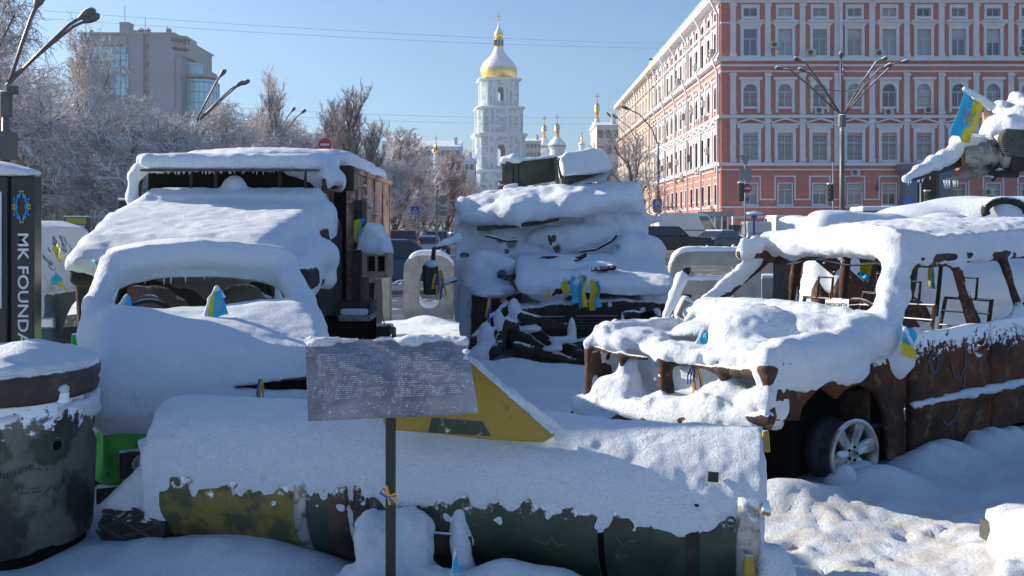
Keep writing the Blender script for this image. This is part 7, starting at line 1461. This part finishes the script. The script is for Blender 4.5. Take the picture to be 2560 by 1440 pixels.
# === dark beam at the lower right, snow heap round the board foot
BM = thing('steel_beam', 'dark square beam end poking out of a clumpy snow heap beside the trodden path', 'beam', (2.6, 5.1, 0))
b = MB(); a, c = P(2470, 1318, 5.30), P(2640, 1420, 4.75); d = (c-a); R = frame_z(d); b.box((a+c)/2, (.05, .05, np.linalg.norm(d)/2), R); b.build('beam', mat('wet_grey_wood', (.09, .095, .075), .5, var=(9, (.05, .05, .045), .5, .1)), BM, bevel=.004)
s = Vol(P(2440, 1480, 4.6)-.25, P(2700, 1270, 5.3)+.15, .016); s.ball(P(2520, 1305, 5.25), (.12, .12, .06)).ball(P(2550, 1300, 5.15), (.14, .12, .07)).ball(P(2560, 1365, 5.0), (.15, .18, .14)).ball(P(2620, 1400, 4.9), (.25, .25, .25)).ball(P(2575, 1430, 4.75), (.16, .15, .08)); s.noise(.09, .025, 260).noise(.04, .008, 261); s.build('snow_cover', M['snow_rough'], BM)
icicles(BM, P(2487, 1345, 5.2), P(2492, 1345, 5.2), 3, .06, 13)
s = Vol((-.95, 4.35, -.06), (.45, 5.05, .48), .014); s.box((-.565, 4.74, .17), (.165, .13, .19), .06, Rz(.15)); s.ball((-.56, 4.72, .30), (.16, .13, .09)); s.ball((-.55, 4.62, .06), (.26, .2, .12), .08)
for i in range(26):
    r8 = random.Random(300+i); x = r8.uniform(-.9, .0); s.ball((x, r8.uniform(4.5, 4.66), .03+r8.uniform(0, .03)), (r8.uniform(.04, .09),)*3, .03)
for c, r in (((-.10, 4.62, .07), (.18, .12, .08)), ((-.28, 4.58, .06), (.16, .12, .08)), ((.0, 4.6, .05), (.12, .1, .07)), ((-.8, 4.58, .05), (.1, .1, .06))): s.ball(c, r, .05)
s.noise(.09, .028, 262).noise(.04, .016, 263); sh_ = s.build('snow_heap', M['snow_rough'], None); tag(sh_, 'blocky heap of loose snow piled behind the foot of the information board', 'snow heap')
b = MB(); b.bb(-.92, -.60, 4.50, 4.56, -.02, .035); b.bb(-.55, -.1, 4.5, 4.56, -.02, .033); tag(b.build('ground_board', M['black'], None), 'charred board in the snow beside the foot of the information board', 'board')
# ---------------------------------------------------------------- flags
def flag(label, A, Bc, C, Dd, split='v', rip=.02, seed=0, colors=None, emblem=False, stick=None, snow=None, n=14, ratio=.5):
    """cloth with corners A,B (upper) and D,C (lower); split 'v': halves across u, 'h': halves down v"""
    A, Bc, C, Dd = [np.array(q_, float) for q_ in (A, Bc, C, Dd)]; t = thing('flag', label, 'flag', (A+Bc+C+Dd)/4, 0, 'small blue and yellow flags'); r = random.Random(seed); f1, f2, p1, p2 = r.uniform(4, 8), r.uniform(4, 9), r.uniform(0, 6), r.uniform(0, 6)
    nn_ = np.cross(Bc-A, Dd-A); nn_ /= np.linalg.norm(nn_)+1e-9
    def S(u_, v_): return (A*(1-u_)+Bc*u_)*(1-v_)+(Dd*(1-u_)+C*u_)*v_+nn_*rip*(math.sin(f1*u_+3*v_+p1)*.6+math.sin(f2*v_+p2)*.4+.3*math.sin(11*u_*v_+p2))
    for nm, lo_, hi_, m in (('blue_half', 0, ratio, (colors or (M['flag_blue'], M['flag_yellow']))[0]), ('yellow_half', ratio, 1, (colors or (M['flag_blue'], M['flag_yellow']))[1])):
        b = MB(); vs = []
        for i in range(n+1):
            for j in range(n+1):
                a_, c2 = lo_+(hi_-lo_)*i/n, j/n; vs.append(S(a_, c2) if split == 'v' else S(c2, a_))
        b.add(vs, [(i*(n+1)+j, (i+1)*(n+1)+j, (i+1)*(n+1)+j+1, i*(n+1)+j+1) for i in range(n) for j in range(n)]); o = b.build(nm, m, t, smooth=True, recalc=False); sm = o.modifiers.new('thickness', 'SOLIDIFY'); sm.thickness = .002; sm.offset = 0
    if emblem:
        sg = -1 if nn_[1] > 0 else 1
        T_ = lambda x, y, k_=.006: S(emblem[0]+x*emblem[2], emblem[1]-y*emblem[3])+nn_*sg*k_
        sz_ = np.linalg.norm(Bc-A)
        sh = [(-.8, 1), (.8, 1), (.85, -.2), (.45, -.75), (0, -1), (-.45, -.75), (-.85, -.2)]
        b = MB(); b.add([T_(x, y) for x, y in sh]+[T_(0, 0)], [(i, (i+1) % 7, 7) for i in range(7)]); b.build('shield', M['flag_blue'], t, recalc=False)
        b = MB(); b.tube([T_(x, y, .008) for x, y in sh+sh[:1]], sz_*.010, 4); b.build('shield_edge', M['flag_pale'], t)
        b = MB()
        for pl in ([(0, .75), (.10, .2), (0, -.1), (-.10, .2), (0, .75)], [(-.55, .65), (-.5, -.3), (-.1, -.42), (0, -.75), (.1, -.42), (.5, -.3), (.55, .65)], [(-.55, .65), (-.30, .35), (-.28, -.05), (0, -.1), (.28, -.05), (.30, .35), (.55, .65)], [(-.5, -.12), (-.2, -.14), (0, -.42), (.2, -.14), (.5, -.12)], [(0, -.1), (0, -.75)]): b.tube([T_(x, y, .010) for x, y in pl], sz_*.013, 4)
        b.build('trident', M['flag_yellow'], t)
    if stick: b = MB(); b.tube([np.array(q_) for q_ in stick], .006 if D_of(stick) < 9 else .010, 6); b.build('stick', M['white'], t)
    if snow is not None:
        pts, rs = snow; lo_ = np.min(pts, 0)-max(rs)*2-.04; hi_ = np.max(pts, 0)+max(rs)*2+.04; s = Vol(lo_, hi_, max(.006, min(rs)*.4)); s.chain(pts, list(rs), .02); s.noise(.04, .006, seed+400); s.build('clinging_snow', M['snow_rough'], t)
    return t
def D_of(st_): return float(np.array(st_[0])[1])
f = lambda x, y, D: P(x, y, D)
flag('small flag stuck in the middle of the green car bonnet with a snow hood', f(534, 724, 6.80), f(550, 720, 6.80), f(572, 786, 6.74), f(512, 800, 6.70), 'h' if 0 else 'v', .012, 1, (M['flag_yellow'], M['flag_blue']), (.62, .62, .26, .24), None, ([f(512, 798, 6.72), f(524, 748, 6.79), f(542, 720, 6.82), f(560, 742, 6.82)], (.016, .013, .016, .010)), ratio=.30)
flag('small flag stuck at the left of the green car bonnet', f(312, 740, 6.84), f(322, 738, 6.84), f(340, 792, 6.80), f(300, 798, 6.78), 'v', .010, 2, (M['flag_yellow'], M['flag_blue']), None, [f(300, 796, 6.96), f(318, 735, 7.02)], ([f(298, 796, 6.8), f(308, 754, 6.86), f(316, 736, 6.86)], (.013, .011, .008)), ratio=.3)
flag('folded flag at the upper left corner of the green car roof', f(229, 648, 7.9), f(256, 652, 7.85), f(254, 682, 7.85), f(244, 672, 7.9), 'h', .012, 3)
flag('blue flag hanging down the left side pillar of the green car', f(219, 728, 7.4), f(228, 738, 7.4), f(219, 800, 7.35), f(207, 812, 7.4), 'h', .012, 4, ratio=.8)
flag('faded yellow and white flag on the teal van pillar', f(132, 622, 10.6), f(148, 608, 10.6), f(162, 648, 10.5), f(146, 655, 10.5), 'v', .02, 5, (M['flag_yellow'], M['flag_pale']))
flag('flag hanging from the window line of the teal van', f(141, 676, 10.6), f(131, 710, 10.6), f(148, 716, 10.5), f(168, 727, 10.5), 'h', .03, 6, ratio=.45)
flag('crossed flag at the door edge of the armoured truck', f(885, 552, 11.4), f(910, 543, 11.3), f(902, 590, 11.3), f(886, 606, 11.4), 'v', .03, 7, (M['flag_yellow'], M['flag_blue']))
for i, (x, c) in enumerate(((1412, 1), (1432, 0), (1455, 0), (1480, 1))):
    g_ = ((1410, 702, 10, 1404, 1428, 732), (1430, 694, 8, 1424, 1441, 764), (1452, 690, 12, 1440, 1468, 768), (1482, 704, 14, 1474, 1508, 776))[i]
    flag(('leftmost yellow flag of the bunch on the crumpled grille', 'narrow blue flag second in the bunch on the crumpled grille', 'flag in the middle of the bunch on the crumpled grille', 'rightmost flag of the bunch on the crumpled grille')[i], f(g_[0], g_[1], 12.1), f(g_[0]+g_[2], g_[1]-4, 12.05), f(g_[4], g_[5]-8*(i % 2), 11.95), f(g_[3], g_[5], 12.0), 'v', .05, 10+i, ((M['flag_yellow'], M['flag_yellow']), (M['flag_blue'], M['flag_blue']), (M['flag_blue'], M['flag_yellow']), (M['flag_yellow'], M['flag_blue']))[i], None, [f(g_[0]+2, g_[1]-4, 12.1), f(g_[0]+8, g_[5]-10, 12.05)], ([f(g_[0]-4, g_[1]+4, 12.1), f(g_[0]+4, g_[1]-6, 12.08), f(g_[0]+g_[2]+3, g_[1]-2, 12.05)], (.025, .032, .02)))
flag('yellow flag end drooping over the dark grille slot of the crumpled nose', f(1360, 742, 12.1), f(1376, 722, 12.1), f(1374, 742, 12.1), f(1362, 748, 12.1), 'v', .01, 16, (M['flag_yellow'], M['flag_yellow']))
flag('blue flag tip poking from the bonnet snow of the burnt car', f(1756, 826, 7.0), f(1764, 822, 7.0), f(1786, 862, 6.95), f(1744, 862, 6.95), 'v', .01, 17, (M['flag_blue'], M['flag_blue']), None, None, ([f(1740, 862, 6.94), f(1752, 836, 7.0), f(1760, 822, 7.0)], (.012, .010, .012)))
flag('yellow flag wrapped in snow on the near part of the burnt car bonnet', f(1945, 838, 6.85), f(1962, 834, 6.85), f(1964, 868, 6.8), f(1944, 870, 6.8), 'v', .01, 18, (M['flag_pale'], M['flag_yellow']), None, None, ([f(1944, 862, 6.8), f(1948, 830, 6.85), f(1951, 806, 6.85)], (.03, .02, .01)))
flag('flag frozen to the near windscreen pillar foot of the burnt car', f(2254, 812, 6.72), f(2280, 822, 6.78), f(2288, 902, 6.8), f(2248, 884, 6.72), 'h', .03, 19, None, None, None, ([f(2262, 822, 6.7), f(2284, 868, 6.74)], (.014, .012)), ratio=.55)
flag('flag hanging inside the burnt car behind the windscreen opening', f(2148, 656, 9.2), f(2184, 655, 9.2), f(2172, 706, 9.2), f(2150, 690, 9.2), 'h', .03, 20, (M['flag_yellow'], M['flag_blue']), ratio=.65)
flag('blue flag with emblem hanging by the near pillar inside the burnt car', f(2200, 668, 9.0), f(2228, 664, 9.0), f(2222, 735, 9.0), f(2186, 735, 9.0), 'v', .03, 21, None, (.5, .5, .25, .2), ratio=.7)
flag('narrow flag seen through the side window of the burnt car', f(2321, 664, 9.4), f(2336, 662, 9.4), f(2336, 722, 9.4), f(2322, 720, 9.4), 'v', .02, 22, (M['flag_yellow'], M['flag_blue']))
flag('large flag with a trident shield on the salvaged aircraft engine', f(2413, 228, 6.8), f(2462, 268, 6.8), f(2422, 360, 6.75), f(2378, 334, 6.7), 'v', .02, 23, None, (.52, .52, .26, .24), [f(2412, 218, 6.82), f(2478, 262, 6.9)], ([f(2412, 222, 6.82), f(2440, 240, 6.84), f(2478, 266, 6.9)], (.014, .022, .03)), n=20)
flag('tiny blue flag in the snow in front of the cylinder', f(1136, 1384, 4.5), f(1139, 1382, 4.5), f(1150, 1432, 4.48), f(1130, 1434, 4.48), 'v', .004, 24, (M['flag_blue'], M['flag_blue']), None, [f(1130, 1440, 4.5), f(1138, 1374, 4.5)], ([f(1137, 1376, 4.5), f(1139, 1374, 4.5)], (.011, .011)))
flag('blue flag scrap in the front opening of the burnt car', f(1635, 905, 7.1), f(1664, 906, 7.05), f(1662, 935, 7.05), f(1645, 930, 7.1), 'v', .01, 25, (M['flag_blue'], M['flag_blue']))
flag('flag furled on the facade left of the grey doorway', f(2150, 455, 94.2), f(2156, 452, 94), f(2156, 480, 94), f(2152, 482, 94), 'v', .05, 26); flag('dark red and blue flag on the facade right next to the furled one', f(2186, 470, 94), f(2196, 448, 93.5), f(2197, 478, 93.5), f(2190, 478, 94), 'v', .05, 27, (mat('flag_dark_red', (.15, .03, .05), .7), mat('flag_dark_blue', (.03, .05, .15), .7)))

# ---------------------------------------------------------------- winter haze
hz_ = MB(); hz_.bb(-180, 180, -30, 520, -3, 100); me = hz_.mesh('haze'); hm = bpy.data.materials.new('haze'); hm.use_nodes = True; T = hm.node_tree; T.nodes.clear(); ou = T.nodes.new('ShaderNodeOutputMaterial'); pv_ = T.nodes.new('ShaderNodeVolumePrincipled'); pv_.inputs['Color'].default_value = (.80, .88, 1, 1); pv_.inputs['Density'].default_value = .0005; pv_.inputs['Anisotropy'].default_value = .3; T.links.new(pv_.outputs[0], ou.inputs['Volume'])
tag(obj('haze', me, hm), kind='stuff')
